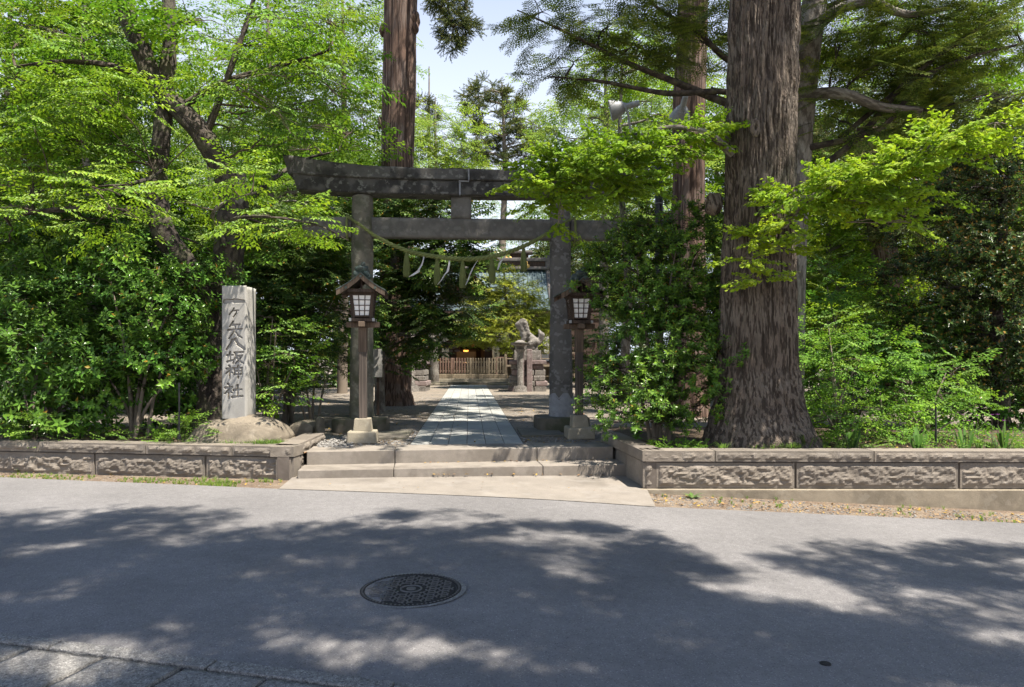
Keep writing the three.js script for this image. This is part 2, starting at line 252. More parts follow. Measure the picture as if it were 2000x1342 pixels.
// near-side gutter: edge strips and cover slabs, each slab a piece
{
  const ang = Math.atan2(-nd, 1), fr = frame(nA.x, nA.z, ang), y0 = gY(-2);
  const t = thing('drain_gutter', 'concrete roadside gutter with rough cover slabs along the near road edge', 'gutter', V(nA.x, y0, nA.z));
  setSeed(31);
  for (let k = -8; k < 5; k++) { // kerb strips, each about 1.0 m
    const a = 0.46 + k * 1.01, g = roughen(fr.put(box(a, a + 1.0, -0.1, 0.018 + rr(0, 0.006), 0.0, 0.105, 0.012)), 0.004, 20, k);
    g.translate(0, y0, 0); part(t, 'kerb_strip', g, M.gutter);
    const g2 = roughen(fr.put(box(a - 0.3, a + 0.7, -0.1, 0.02, 0.55, 0.65, 0.012)), 0.004, 20, k + 50); g2.translate(0, y0, 0); part(t, 'kerb_strip', g2, M.gutter);
  }
  for (let k = -7; k < 9; k++) {
    const a = 0.365 + k * 0.495, w = 0.47 + rr(-0.004, 0.006), g = new THREE.BoxGeometry(w, 0.1, 0.405, 16, 1, 12); g.translate(a + w / 2, -0.037 + rr(-0.004, 0.003), 0.325);
    const r = roughen(fr.put(g), 0.006, 14, k * 3.1); r.translate(0, y0, 0); part(t, 'cover_slab', r, M.gutter);
  }
  const b = fr.put(box(-4, 5, -0.2, -0.055, -0.01, 0.7)); b.translate(0, y0, 0); part(t, 'gutter_bed', b, M.joint);
}

// ------------------------------------------------------------------ shrine plan
const stepF = frame(-0.687, -10.275, 0.1257), pathF = frame(-0.685, -10.9, 0.0596), toriiF = frame(-0.907, -13.07, 0.069);
const PY = 0.3, CAPY = 0.419;
const wl0 = onY(573, 873, CAPY), wlE = onY(0, 862, CAPY), wlB = onY(632, 847, CAPY);   // left wall: corner, along the road, return
const wr0 = onY(1254.5, 881, CAPY), wrE = onY(2000, 882, CAPY), wrB = onY(1172, 845, CAPY);
const lWallZ = x => lerp(wl0.z, wlE.z, (x - wl0.x) / (wlE.x - wl0.x)), rWallZ = x => lerp(wr0.z, wrE.z, (x - wr0.x) / (wrE.x - wr0.x));
// court and planting beds: one sheet with the beds a little higher
function bedAt(x, z) {
  const l = sst(0, 0.35, wlB.x - 0.1 - x) * (1 - sst(12.2, 13.8, -z)), r = sst(0, 0.3, x - lerp(wr0.x, wrB.x, clamp((-z - 9.1) / 2.3)) - 0.15) * (1 - sst(12.4, 14.5, -z));
  return Math.max(l, r);
}
const courtY = (x, z) => { const b = bedAt(x, z); return 0.283 + b * (0.075 + 0.06 * (fbm(x * 1.3, 0, z * 1.3, 3) - 0.5)) + 0.012 * (fbm(x * 2, 3, z * 2, 3) - 0.5); };
{
  const xs = [-400, -200, -100, -60, -40, -30, -20]; for (let x = -16; x <= 16; x += 0.25) xs.push(x); xs.push(20, 30, 40, 60, 100, 200, 400);
  const zs = []; for (let z = -9.25; z > -20; z -= 0.2) zs.push(z); for (let z = -20; z > -60; z -= 1) zs.push(z); zs.push(-80, -120, -200, -400, -700);
  const pos = [], uv = [], idx = [], idx2 = [], front = x => (x < -1 ? lWallZ(Math.max(-60, Math.min(x, wl0.x))) : rWallZ(clamp(x, wr0.x, 60))) - 0.12;
  xs.forEach((x, i) => zs.forEach((z0, j) => {
    let f = front(x); if (x > wl0.x - 0.1 && x < wr0.x + 0.1) f = -10.45 - x * 0.126;
    const z = Math.min(z0, f); pos.push(x, courtY(x, z), z); uv.push(x, z);
    if (i && j) { const n = zs.length, a = (i - 1) * n + j - 1, b = a + n, soil = bedAt(x - 0.1, z + 0.1) > 0.5 || (Math.abs(x) > 7 && z > -14); (soil ? idx2 : idx).push(a, b, b + 1, a, b + 1, a + 1); }
  }));
  const mk = ix => { const g = new THREE.BufferGeometry(); g.setAttribute('position', new THREE.Float32BufferAttribute(pos, 3)); g.setAttribute('uv', new THREE.Float32BufferAttribute(uv, 2)); g.setIndex(ix); g.computeVertexNormals(); return g; };
  struct('shrine_ground', mk(idx), M.court); struct('planting_bed', mk(idx2), M.soil);
}

// apron in front of the steps: concrete sheet from steps to road
{
  const a0 = onG(545, 955), a1 = onG(1280, 990), pos = [], uv = [], idx = [], N = 30, Mz = 10, sh = new THREE.Vector2();
  for (let i = 0; i <= N; i++) for (let j = 0; j <= Mz; j++) {
    const u = i / N, v = j / Mz, bu = lerp(-2.32, 2.5, u), b = stepF.p(bu, 0, -0.3), fx = lerp(a0.x, a1.x, u), fz = polyAt(farEdge, fx) + 0.02;
    let x = lerp(b.x, fx, v), z = lerp(b.z, fz, v); const y = gY(x) + 0.006 + 0.03 * (1 - v) * sst(0, 3, x + 1);
    pos.push(x, y, z); uv.push(x, z);
    if (i && j) { const a = (i - 1) * (Mz + 1) + j - 1, c = a + Mz + 1; idx.push(a, a + 1, c + 1, a, c + 1, c); }
  }
  const g = new THREE.BufferGeometry(); g.setAttribute('position', new THREE.Float32BufferAttribute(pos, 3)); g.setAttribute('uv', new THREE.Float32BufferAttribute(uv, 2)); g.setIndex(idx); g.computeVertexNormals();
  struct('apron', g, M.apron);
}

// stone steps
{
  const t = thing('stone_steps', 'two wide tan stone steps leading up to the shrine path', 'steps', stepF.p(0, 0, 0));
  const cutsU = [-2.2, -0.98, 1.06, 2.2], cutsL = [-2.24, -0.98, 1.06, 2.3];
  for (let k = 0; k < 3; k++) {
    part(t, 'step_slab', roughen(stepF.put(new RoundedBoxGeometry(cutsU[k + 1] - cutsU[k] - 0.008, 0.2, 0.62, 4, 0.012).translate((cutsU[k] + cutsU[k + 1]) / 2, 0.2, -0.31)), 0.004, 6, k), M.step);
    part(t, 'step_slab', roughen(stepF.put(new RoundedBoxGeometry(cutsL[k + 1] - cutsL[k] - 0.008, 0.22, 0.5, 4, 0.012).translate((cutsL[k] + cutsL[k + 1]) / 2, 0.005, 0.25)), 0.004, 6, k + 9), M.step);
  }
}
// path: six columns of slabs with staggered joints
{
  const L = 24.2, Wd = 0.287, bed = struct('path', pathF.put(box(-0.875, 0.875, 0.2, PY - 0.012, -L - 0.02, 0.02)), M.joint);
  setSeed(77); const lens = [0.6, 0.86, 0.86, 0.86]; let n = 0;
  for (let c = 0; c < 6; c++) {
    let v = 0.004, first = [0.62, 0.4, 0.8, 0.55, 0.72, 0.5][c];
    while (v < L - 0.05) {
      const len = Math.min(v === 0.004 ? first : rr(0.8, 0.92), L - v), g = new RoundedBoxGeometry(Wd - 0.008, 0.05, len - 0.004, 1, 0.004);
      g.translate(-0.861 + (c + 0.5) * Wd, PY - 0.025 + rr(-0.002, 0.002), -(v + len / 2));
      const m = new THREE.Mesh(pathF.put(uvBox(g)), M.slabs[Math.floor(R() * 4)]); m.name = n ? 'paving_slab_' + String(n).padStart(3, '0') : 'paving_slab'; n++; m.receiveShadow = true; bed.add(m); v += len;
    }
  }
}
// flat slabs beside the path, each side of it
for (const [px0, py0, px1, py1, lab] of [[718, 857, 800, 838, 'low flat concrete slab between the left torii base and the path'], [1018, 852, 1090, 834, 'low flat concrete slab between the right torii base and the path']]) {
  const a = onY(px0, py0, PY + 0.02), b = onY(px1, py1, PY + 0.02), q = at((px0 + px1) / 2, 0, (-a.z - b.z) / 2);
  const t = thing('ground_slab', lab, 'slab', V(q.x, PY, (a.z + b.z) / 2)); const g = box(-0.36, 0.36, -0.1, 0.025, -0.62, 0.62, 0.01); g.rotateY(0.06); g.translate(q.x, PY, (a.z + b.z) / 2); part(t, 'slab', roughen(g, 0.003, 5, px0), M.slabStone);
}

// ------------------------------------------------------------------ retaining walls, every stone a piece
function rockFace(w, h, d, amp, sd, margin) {                     // x 0..w, y 0..h, front at z = 0 bulging to +amp, back at -d
  const nx = Math.max(6, Math.round(w / 0.024)), ny = Math.max(5, Math.round(h / 0.022)), pos = [], idx = [], N = (i, j) => i * (ny + 1) + j;
  for (let i = 0; i <= nx; i++) for (let j = 0; j <= ny; j++) {
    const x = w * i / nx, y = h * j / ny, e = Math.min(x, w - x, y, h - y), m = sst(margin, margin + 0.04, e);
    const wx = x + 0.05 * n3(x * 9, y * 9, sd), r = fbm(wx * 6 + sd, y * 9, sd, 3), rid = 1 - Math.abs(2 * fbm(wx * 8 + sd, y * 12, 8 + sd, 3) - 1), c = n3(x * 26 + sd, y * 30, 4 + sd);
    pos.push(x, y, m * amp * (0.05 + 1.3 * Math.max(0, r - 0.25) + 1.0 * rid * rid * rid - 0.35 + 0.4 * (c - 0.5)));
    if (i && j) { const a = N(i - 1, j - 1), b = N(i, j - 1), q = N(i, j), p = N(i - 1, j); idx.push(a, b, q, a, q, p); }
  }
  let g = new THREE.BufferGeometry(); g.setAttribute('position', new THREE.Float32BufferAttribute(pos, 3)); g.setIndex(idx); g = g.toNonIndexed(); g.computeVertexNormals();
  const b = new THREE.BoxGeometry(w, h, d).toNonIndexed(); b.translate(w / 2, h / 2, -d / 2 - 0.0005); b.deleteAttribute('uv');
  return uvBox(mergeGeometries([g, b]));
}
function wallRun(t, A, B, capCuts, stoneCuts, opt) {              // A -> B along the foot (cap front line); cuts as distances from A
  const dx = B.x - A.x, dz = B.z - A.z, L = Math.hypot(dx, dz), ang = Math.atan2(-dz, dx), put = (g, s, y, off) => { g.translate(s, y, off); g.rotateY(ang); g.translate(A.x, 0, A.z); return g; };
  const { y0 = -0.06, capH = 0.135, capD = 0.3, amp = 0.024, samp = 0.032, sd = 0, plinth } = opt;
  for (let k = 0; k + 1 < capCuts.length; k++) { const w = capCuts[k + 1] - capCuts[k] - 0.012; part(t, 'cap_stone', put(rockFace(w, capH, capD, amp, sd + k * 3.7, 0.018), capCuts[k] + 0.006, CAPY - capH, -0.012), k % 2 ? M.wall2 : M.wall); }
  for (let k = 0; k + 1 < stoneCuts.length; k++) { const w = stoneCuts[k + 1] - stoneCuts[k] - 0.03; part(t, 'wall_stone', put(rockFace(w, CAPY - capH - 0.02 - y0, 0.2, samp, sd + 40 + k * 5.3, 0.022), stoneCuts[k] + 0.015, y0, -0.04), k % 2 ? M.wall : M.wall2); }
  part(t, 'mortar_core', put(box(0.02, L * 1.0 - 0.02, y0 - 0.3, CAPY - capH - 0.004, -0.22, -0.062), 0, 0, 0), M.mortar);
  if (plinth) part(t, 'plinth', roughen(put(box(-0.02, L, -1.2, y0 - 0.012, -0.25, 0.03, 0.008), 0, 0, 0), 0.006, 4, 3), M.plinth);
}
{
  const dl = px => { const p = onY(px, lerp(862, 873, px / 573), CAPY); return Math.hypot(p.x - wl0.x, p.z - wl0.z); };
  const L = 9, far = V(lerp(wl0.x, wlE.x, L / 4.5), 0, lerp(wl0.z, wlE.z, L / 4.5)), tl = Math.hypot(far.x - wl0.x, far.z - wl0.z);
  const t = thing('retaining_wall', 'low rock faced stone wall holding the bed with the carved pillar', 'wall', V(wl0.x, 0, wl0.z));
  const cc = [...[452, 283, 74].map(dl)].map(d => tl - d).reverse(), sc = [549, 398, 181].map(dl).map(d => tl - d).reverse();
  const capsL = [0]; for (let s = cc[0] - 1.75 * Math.floor(cc[0] / 1.75); s < cc[0] - 0.5; s += 1.75) if (s > 0.4) capsL.push(s);
  const stL = [0]; for (let s = sc[0] - 1.6 * Math.floor(sc[0] / 1.6); s < sc[0] - 0.5; s += 1.6) if (s > 0.4) stL.push(s);
  wallRun(t, far, wl0, [...capsL, ...cc, tl], [...stL, ...sc, tl], { y0: -0.03, sd: 1 });
  const rl = Math.hypot(wlB.x - wl0.x, wlB.z - wl0.z) + 0.1;
  wallRun(t, V(wl0.x, 0, wl0.z), wlB, [0.012, rl * 0.5, rl], [0.015, 0.7, rl], { sd: 20, samp: 0.03, amp: 0.03 });
}
{
  const dr = px => { const p = onY(px, 881, CAPY); return Math.hypot(p.x - wr0.x, p.z - wr0.z); };
  const t = thing('retaining_wall', 'taller rock faced stone wall on a plinth below the big ginkgo tree', 'wall', V(wr0.x, 0, wr0.z)), L = 12;
  const far = V(lerp(wr0.x, wrE.x, L / 4.8), 0, lerp(wr0.z, wrE.z, L / 4.8));
  wallRun(t, V(wr0.x, 0, wr0.z), far, [0, dr(1397), dr(1706), dr(1706) + 2.05, dr(1706) + 4.1, dr(1706) + 6.1, L], [0, dr(1281), dr(1555), dr(1873), dr(1873) + 2.0, dr(1873) + 4, dr(1873) + 6.0, L], { y0: -0.055, sd: 60, plinth: true });
  const rl = Math.hypot(wrB.x - wr0.x, wrB.z - wr0.z);
  const B2 = V(wrB.x, 0, wrB.z);
  wallRun(t, B2, V(wr0.x, 0, wr0.z), [0, rl - 1.15, rl - 0.012], [0, rl - 0.9, rl - 0.03], { y0: -0.055, sd: 80, samp: 0.006, amp: 0.008 });
}

// ------------------------------------------------------------------ manhole cover and a small valve cap in the road
{
  const c = onG(803, 1151); c.y = gY(c.x); const t = thing('manhole_cover', 'round dark iron manhole cover with raised tread pattern set in the road', 'manhole cover', c), D = 0.352;
  const add = (n, g, m) => { g.translate(c.x, c.y, c.z); return part(t, n, g, m); };
  add('surround', new THREE.RingGeometry(D, D + 0.035, 64, 1).rotateX(-Math.PI / 2).translate(0, 0.003, 0), M.gutter);
  const lathe = pts => { const g = new THREE.LatheGeometry(pts.map(p => new THREE.Vector2(...p)), 72); return g; };
  add('frame', lathe([[D - 0.032, -0.02], [D - 0.032, 0.005], [D, 0.005], [D, -0.02]]), M.iron);
  add('lid', lathe([[0.0005, 0.002], [D - 0.04, 0.002], [D - 0.04, -0.02]]), M.iron);
  const ring = add('centre_ring', lathe([[0.066, 0.001], [0.066, 0.008], [0.078, 0.008], [0.078, 0.001]]), M.ironWorn);
  add('centre_boss', new THREE.CylinderGeometry(0.032, 0.034, 0.008, 32).translate(0, 0.005, 0), M.ironWorn);
  add('maker_badge', lathe([[0.02, 0.001], [0.02, 0.007], [0.028, 0.007], [0.028, 0.001]]).scale(1.1, 1, 1).translate(-0.16, 0, 0.0), M.ironWorn);
  const lugs = [], rim = [], arm = (a, r) => new THREE.BoxGeometry(0.026, 0.006, 0.009).translate(0.012, 0.0045, 0).rotateY(a);
  for (let i = -9; i <= 9; i++) for (let j = -9; j <= 9; j++) { const x = (i + (j & 1) * 0.5) * 0.047, z = j * 0.04, q = Math.hypot(x, z); if (q > 0.094 && q < D - 0.065 && Math.hypot(x + 0.16, z) > 0.04) { const o = (i + j) % 2 ? 0 : Math.PI / 3; for (let k = 0; k < 3; k++) lugs.push(arm(o + k * 2.094).translate(x, 0, z)); } }
  for (let k = 0; k < 72; k++) rim.push(new THREE.BoxGeometry(0.013, 0.006, 0.011).translate(D - 0.016, 0.0055, 0).rotateY(k / 72 * Math.PI * 2));
  const l = add('tread_pattern', merge(lugs), M.ironWorn); l.userData.kind = 'stuff';
  const r2 = add('rim_studs', merge(rim), M.ironWorn); r2.userData.kind = 'stuff';
  const vc = onG(1612, 1297); vc.y = gY(vc.x); const t2 = thing('valve_cap', 'tiny round dark metal cap sunk flush in the asphalt', 'cap', vc); part(t2, 'cap', new THREE.LatheGeometry([[0.0005, 0.006], [0.02, 0.006], [0.022, 0.004], [0.024, 0.006], [0.03, 0.005], [0.032, -0.01]].map(p => new THREE.Vector2(...p)), 24).translate(vc.x, vc.y, vc.z), M.iron);
}

// ------------------------------------------------------------------ torii
const H2 = 1.815;
{
  const t = thing('stone_torii', 'weathered grey stone torii gate with dark curved lintel across the path', 'torii', toriiF.p(0, PY, 0)), put = toriiF.put;
  const beam = (x0, x1, yb, yt, zf, zb, curve, slant, sd, crown) => { // curved lintel piece, ends slanted
    const nx = 40, ny = 8, nz = 4, g = new THREE.BoxGeometry(1, 1, 1, nx, ny, nz), p = g.attributes.position;
    for (let i = 0; i < p.count; i++) {
      const tx = p.getX(i) + 0.5, ty = p.getY(i) + 0.5, tz = p.getZ(i) + 0.5; let x = lerp(x0, x1, tx); const cu = curve * Math.pow(Math.abs(x) / 3.07, 3);
      const y = lerp(yb + cu * 0.35, yt + cu + crown * (1 - Math.pow(2 * tz - 1, 2)), ty);
      if (Math.abs(Math.abs(x) - 2.95) < 0.5 && (tx === 0 || tx === 1) && slant) x += Math.sign(x) * slant * (y - 4.52);
      p.setXYZ(i, x, y, lerp(zb, zf, tz));
    }
    return roughen(put(g), 0.012, 5, sd);
  };
  const yb = 4.53, ym = 4.8, yt = 5.0;
  // the two halves of the lintel meet in a stepped joint filled with pale mortar
  const k1 = part(t, 'lintel_half', beam(-2.9, -0.06, yb, ym, 0.19, -0.19, 0.2, 0.28, 1, 0), M.torii); part(k1, 'top_course', beam(-2.97, 0.1, ym - 0.004, yt, 0.225, -0.225, 0.2, 0.28, 2, 0.03), M.torii);
  const k2 = part(t, 'lintel_half', beam(-0.03, 2.9, yb, ym, 0.185, -0.19, 0.2, 0.28, 3, 0), M.torii); part(k2, 'top_course', beam(0.13, 2.97, ym - 0.004, yt, 0.222, -0.225, 0.2, 0.28, 4, 0.03), M.torii);
  part(t, 'joint_mortar', merge([box(0.098, 0.135, ym, yt + 0.005, -0.2, 0.215), box(-0.06, 0.12, ym - 0.03, ym + 0.012, -0.18, 0.21), box(-0.063, -0.028, yb + 0.01, ym, -0.18, 0.187)].map(put)), M.repair);
  part(t, 'tie_beam', roughen(put(new THREE.BoxGeometry(2 * H2 - 0.34, 0.36, 0.17, 40, 6, 3).translate(0, 3.955, 0)), 0.006, 5, 7), M.toriiNuki);
  for (const s of [-1, 1]) part(t, 'tie_beam_end', roughen(put(new THREE.BoxGeometry(0.86, 0.36, 0.17, 14, 6, 3).translate(s * (H2 + 0.6), 3.955, 0)), 0.006, 5, 8 + s), M.toriiNuki);
  part(t, 'centre_strut', roughen(put(new THREE.BoxGeometry(0.37, 0.4, 0.2, 6, 6, 3).translate(-0.02, 4.335, 0)), 0.006, 5, 10), M.toriiNuki);
  for (const s of [-1, 1]) {
    const prof = []; for (let i = 0; i <= 40; i++) { const q = i / 40; prof.push(new THREE.Vector2(lerp(0.212, 0.185, q) + 0.006 * Math.sin(q * 9), 0.5 + q * 4.02)); } prof.push(new THREE.Vector2(0.16, 4.53));
    const pg = new THREE.LatheGeometry(prof, 40), p = pg.attributes.position;
    for (let i = 0; i < p.count; i++) p.setX(i, p.getX(i) - s * 0.02 * (p.getY(i) - 0.5) / 4); pg.translate(s * H2, 0, 0);
    part(t, 'pillar', put(roughen(pg, 0.01, 7, s * 5)), s < 0 ? M.toriiPost : M.toriiPostGrey);
    const bs = []; // plinth of the pillar: one drum-like block with bevelled corners
    const sh = new THREE.Shape(), a = 0.45, b = 0.12; sh.moveTo(-a + b, -a); sh.lineTo(a - b, -a); sh.lineTo(a, -a + b); sh.lineTo(a, a - b); sh.lineTo(a - b, a); sh.lineTo(-a + b, a); sh.lineTo(-a, a - b); sh.lineTo(-a, -a + b); sh.closePath();
    const bg = new THREE.ExtrudeGeometry(sh, { depth: 0.24, bevelEnabled: true, bevelSize: 0.02, bevelThickness: 0.02, bevelSegments: 2, steps: 4 }).rotateX(-Math.PI / 2).translate(s * H2, PY - 0.02, 0);
    part(t, 'pillar_base', roughen(put(bg), 0.012, 5, s), M.baseStone);
  }
  // pale repair collar low on the right pillar
  const col = []; for (let i = 0; i <= 12; i++) col.push(new THREE.Vector2(0.222 + 0.006 * Math.sin(i * 2.2), 0.53 + i * 0.045));
  const cg = new THREE.LatheGeometry(col, 40), cp = cg.attributes.position; for (let i = 0; i < cp.count; i++) { const a = Math.atan2(cp.getZ(i), cp.getX(i)), top = 0.86 + 0.14 * n3(Math.cos(a) * 3, Math.sin(a) * 3, 1); cp.setY(i, 0.52 + (cp.getY(i) - 0.53) / 0.54 * (top - 0.52)); }
  part(t, 'repair_collar', put(roughen(cg.translate(H2, 0, 0), 0.012, 12, 2)), M.repair);
}
// straw rope with tassels, paper streamers hanging from it
const ropePt = q => { // along the rope, 0 left .. 1 right, world
  const pts = ropePt.c || (ropePt.c = new THREE.CatmullRomCurve3([at(680, 424, 12.78), at(700, 437, 12.68), at(735, 462, 12.7), at(790, 488, 12.75), at(850, 501, 12.8), at(915, 506, 12.84), at(975, 498, 12.88), at(1035, 475, 12.92), at(1085, 446, 12.9), at(1110, 431, 12.95), at(1122, 425, 13.05)]));
  return pts.getPointAt(q);
};
const straw = (L, r0, r1, n, sd) => { setSeed(sd); const gs = []; for (let i = 0; i < n; i++) { const a = rr(0, 6.283), q = Math.sqrt(R()), c = new THREE.CatmullRomCurve3([V(Math.cos(a) * q * r0 * 0.5, 0, Math.sin(a) * q * r0 * 0.5), V(Math.cos(a) * q * r0, -L * 0.15, Math.sin(a) * q * r0), V(Math.cos(a) * q * r1, -L * 0.6, Math.sin(a) * q * r1), V(Math.cos(a) * q * r1 * rr(0.7, 1.05), -L * rr(0.93, 1.03), Math.sin(a) * q * r1 * rr(0.7, 1.05))]); gs.push(new THREE.TubeGeometry(c, 5, 0.0055, 4)); } return merge(gs); };
{
  const t = thing('straw_rope', 'thick green twisted straw rope sagging between the torii pillars', 'rope', ropePt(0.5));
  const strands = [];
  for (let s = 0; s < 3; s++) {
    const pts = []; const N = 260;
    for (let i = 0; i <= N; i++) { const q = i / N, p = ropePt(q), tg = ropePt(Math.min(1, q + 0.004)).sub(ropePt(Math.max(0, q - 0.004))).normalize(), n = V(0, 0, 1).cross(tg).normalize(), b = tg.clone().cross(n), r = lerp(0.011, 0.022, Math.pow(Math.sin(Math.PI * clamp(q * 1.02)), 0.8)), a = -q * 120 + s * 2.094; pts.push(p.add(n.multiplyScalar(Math.cos(a) * r)).add(b.multiplyScalar(Math.sin(a) * r))); }
    const c = new THREE.CatmullRomCurve3(pts), g = new THREE.TubeGeometry(c, 520, 0.022, 7), p = g.attributes.position, uv = g.attributes.uv;
    for (let i = 0; i < p.count; i++) { const q = uv.getX(i), k = lerp(0.55, 1.1, Math.pow(Math.sin(Math.PI * clamp(q * 1.02, 0, 1)), 0.8)), ctr = c.getPoint(q); p.setXYZ(i, ctr.x + (p.getX(i) - ctr.x) * k, ctr.y + (p.getY(i) - ctr.y) * k, ctr.z + (p.getZ(i) - ctr.z) * k); uv.setXY(i, uv.getY(i) * 0.3, q * 4.2); }
    g.computeVertexNormals(); part(t, 'strand', g, M.rope);
  }
  // tail ends tied round the beam on each side
  for (const s of [-1, 1]) { const a = toriiF.p(s * (H2 + 0.245), 0, 0), g = new THREE.TorusGeometry(0.19, 0.022, 8, 40).scale(0.75, 1.16, 1).rotateY(Math.PI / 2 + 0.069).translate(a.x, 3.955, a.z); part(t, 'loop', g, M.rope); }
  [[0.275, 47], [0.398, 50], [0.5, 52], [0.618, 47], [0.752, 46]].forEach(([q, px], i) => { const p = ropePt(q), L = px / F * 12.9, g = straw(L, 0.03, 0.058, 170, 500 + i); g.translate(p.x, p.y - 0.03, p.z); const ta = part(t, 'tassel', g, M.rope); part(ta, 'binding', new THREE.TorusGeometry(0.028, 0.009, 6, 18).rotateX(Math.PI / 2).translate(p.x, p.y - 0.065, p.z), M.rope); });
  // paper streamers: folded zigzag strips blown to one side
  const streamer = (top, dxs, lab) => {
    const tt = thing('paper_streamer', lab, 'paper streamer', top, 'white paper streamers on the rope'), pos = [], idx = []; 
    dxs.forEach(([x, y, z, w], k) => { pos.push(x * 0.85 - w * 0.24, y * 0.85, z, x * 0.85 + w * 0.24, y * 0.85 + 0.01, z - 0.02); if (k) idx.push(2 * k - 2, 2 * k - 1, 2 * k + 1, 2 * k - 2, 2 * k + 1, 2 * k); });
    const g0 = new THREE.BufferGeometry(); g0.setAttribute('position', new THREE.Float32BufferAttribute(pos, 3)); g0.setIndex(idx);
    const b = g0.clone().translate(0, 0, -0.0015); let g = merge([g0, b]); g.computeVertexNormals(); g.translate(top.x, top.y, top.z); part(tt, 'paper', g, M.shide);
  };
  streamer(ropePt(0.346).add(V(0, -0.03, 0.02)), [[0, 0, 0, 0.05], [-0.02, -0.12, 0.03, 0.05], [-0.05, -0.2, 0.02, 0.07], [-0.1, -0.29, 0.06, 0.07], [-0.13, -0.34, 0.04, 0.16], [-0.25, -0.42, 0.07, 0.14], [-0.3, -0.45, 0.06, 0.05]], 'white paper streamer with broad folded end between the first two tassels');
  streamer(ropePt(0.448).add(V(0, -0.03, 0.02)), [[0, 0, 0, 0.05], [-0.01, -0.12, 0.03, 0.06], [-0.04, -0.25, 0.02, 0.09], [-0.1, -0.33, 0.06, 0.05], [-0.17, -0.45, 0.08, 0.05], [-0.25, -0.54, 0.07, 0.03]], 'long white paper streamer curling left of the middle tassel');
  streamer(ropePt(0.562).add(V(0, -0.03, 0.02)), [[0, 0, 0, 0.03], [-0.06, -0.09, 0.03, 0.04], [-0.12, -0.2, 0.05, 0.06], [-0.18, -0.34, 0.06, 0.05], [-0.22, -0.46, 0.07, 0.05], [-0.26, -0.54, 0.07, 0.03]], 'narrow white paper streamer hanging beside the middle tassel');
  streamer(ropePt(0.675).add(V(0, -0.03, 0.02)), [[0, 0, 0, 0.03], [-0.06, -0.1, 0.03, 0.05], [-0.12, -0.18, 0.05, 0.09], [-0.15, -0.27, 0.05, 0.07], [-0.17, -0.34, 0.06, 0.05]], 'short white paper streamer beside the highest pair of tassels');
}

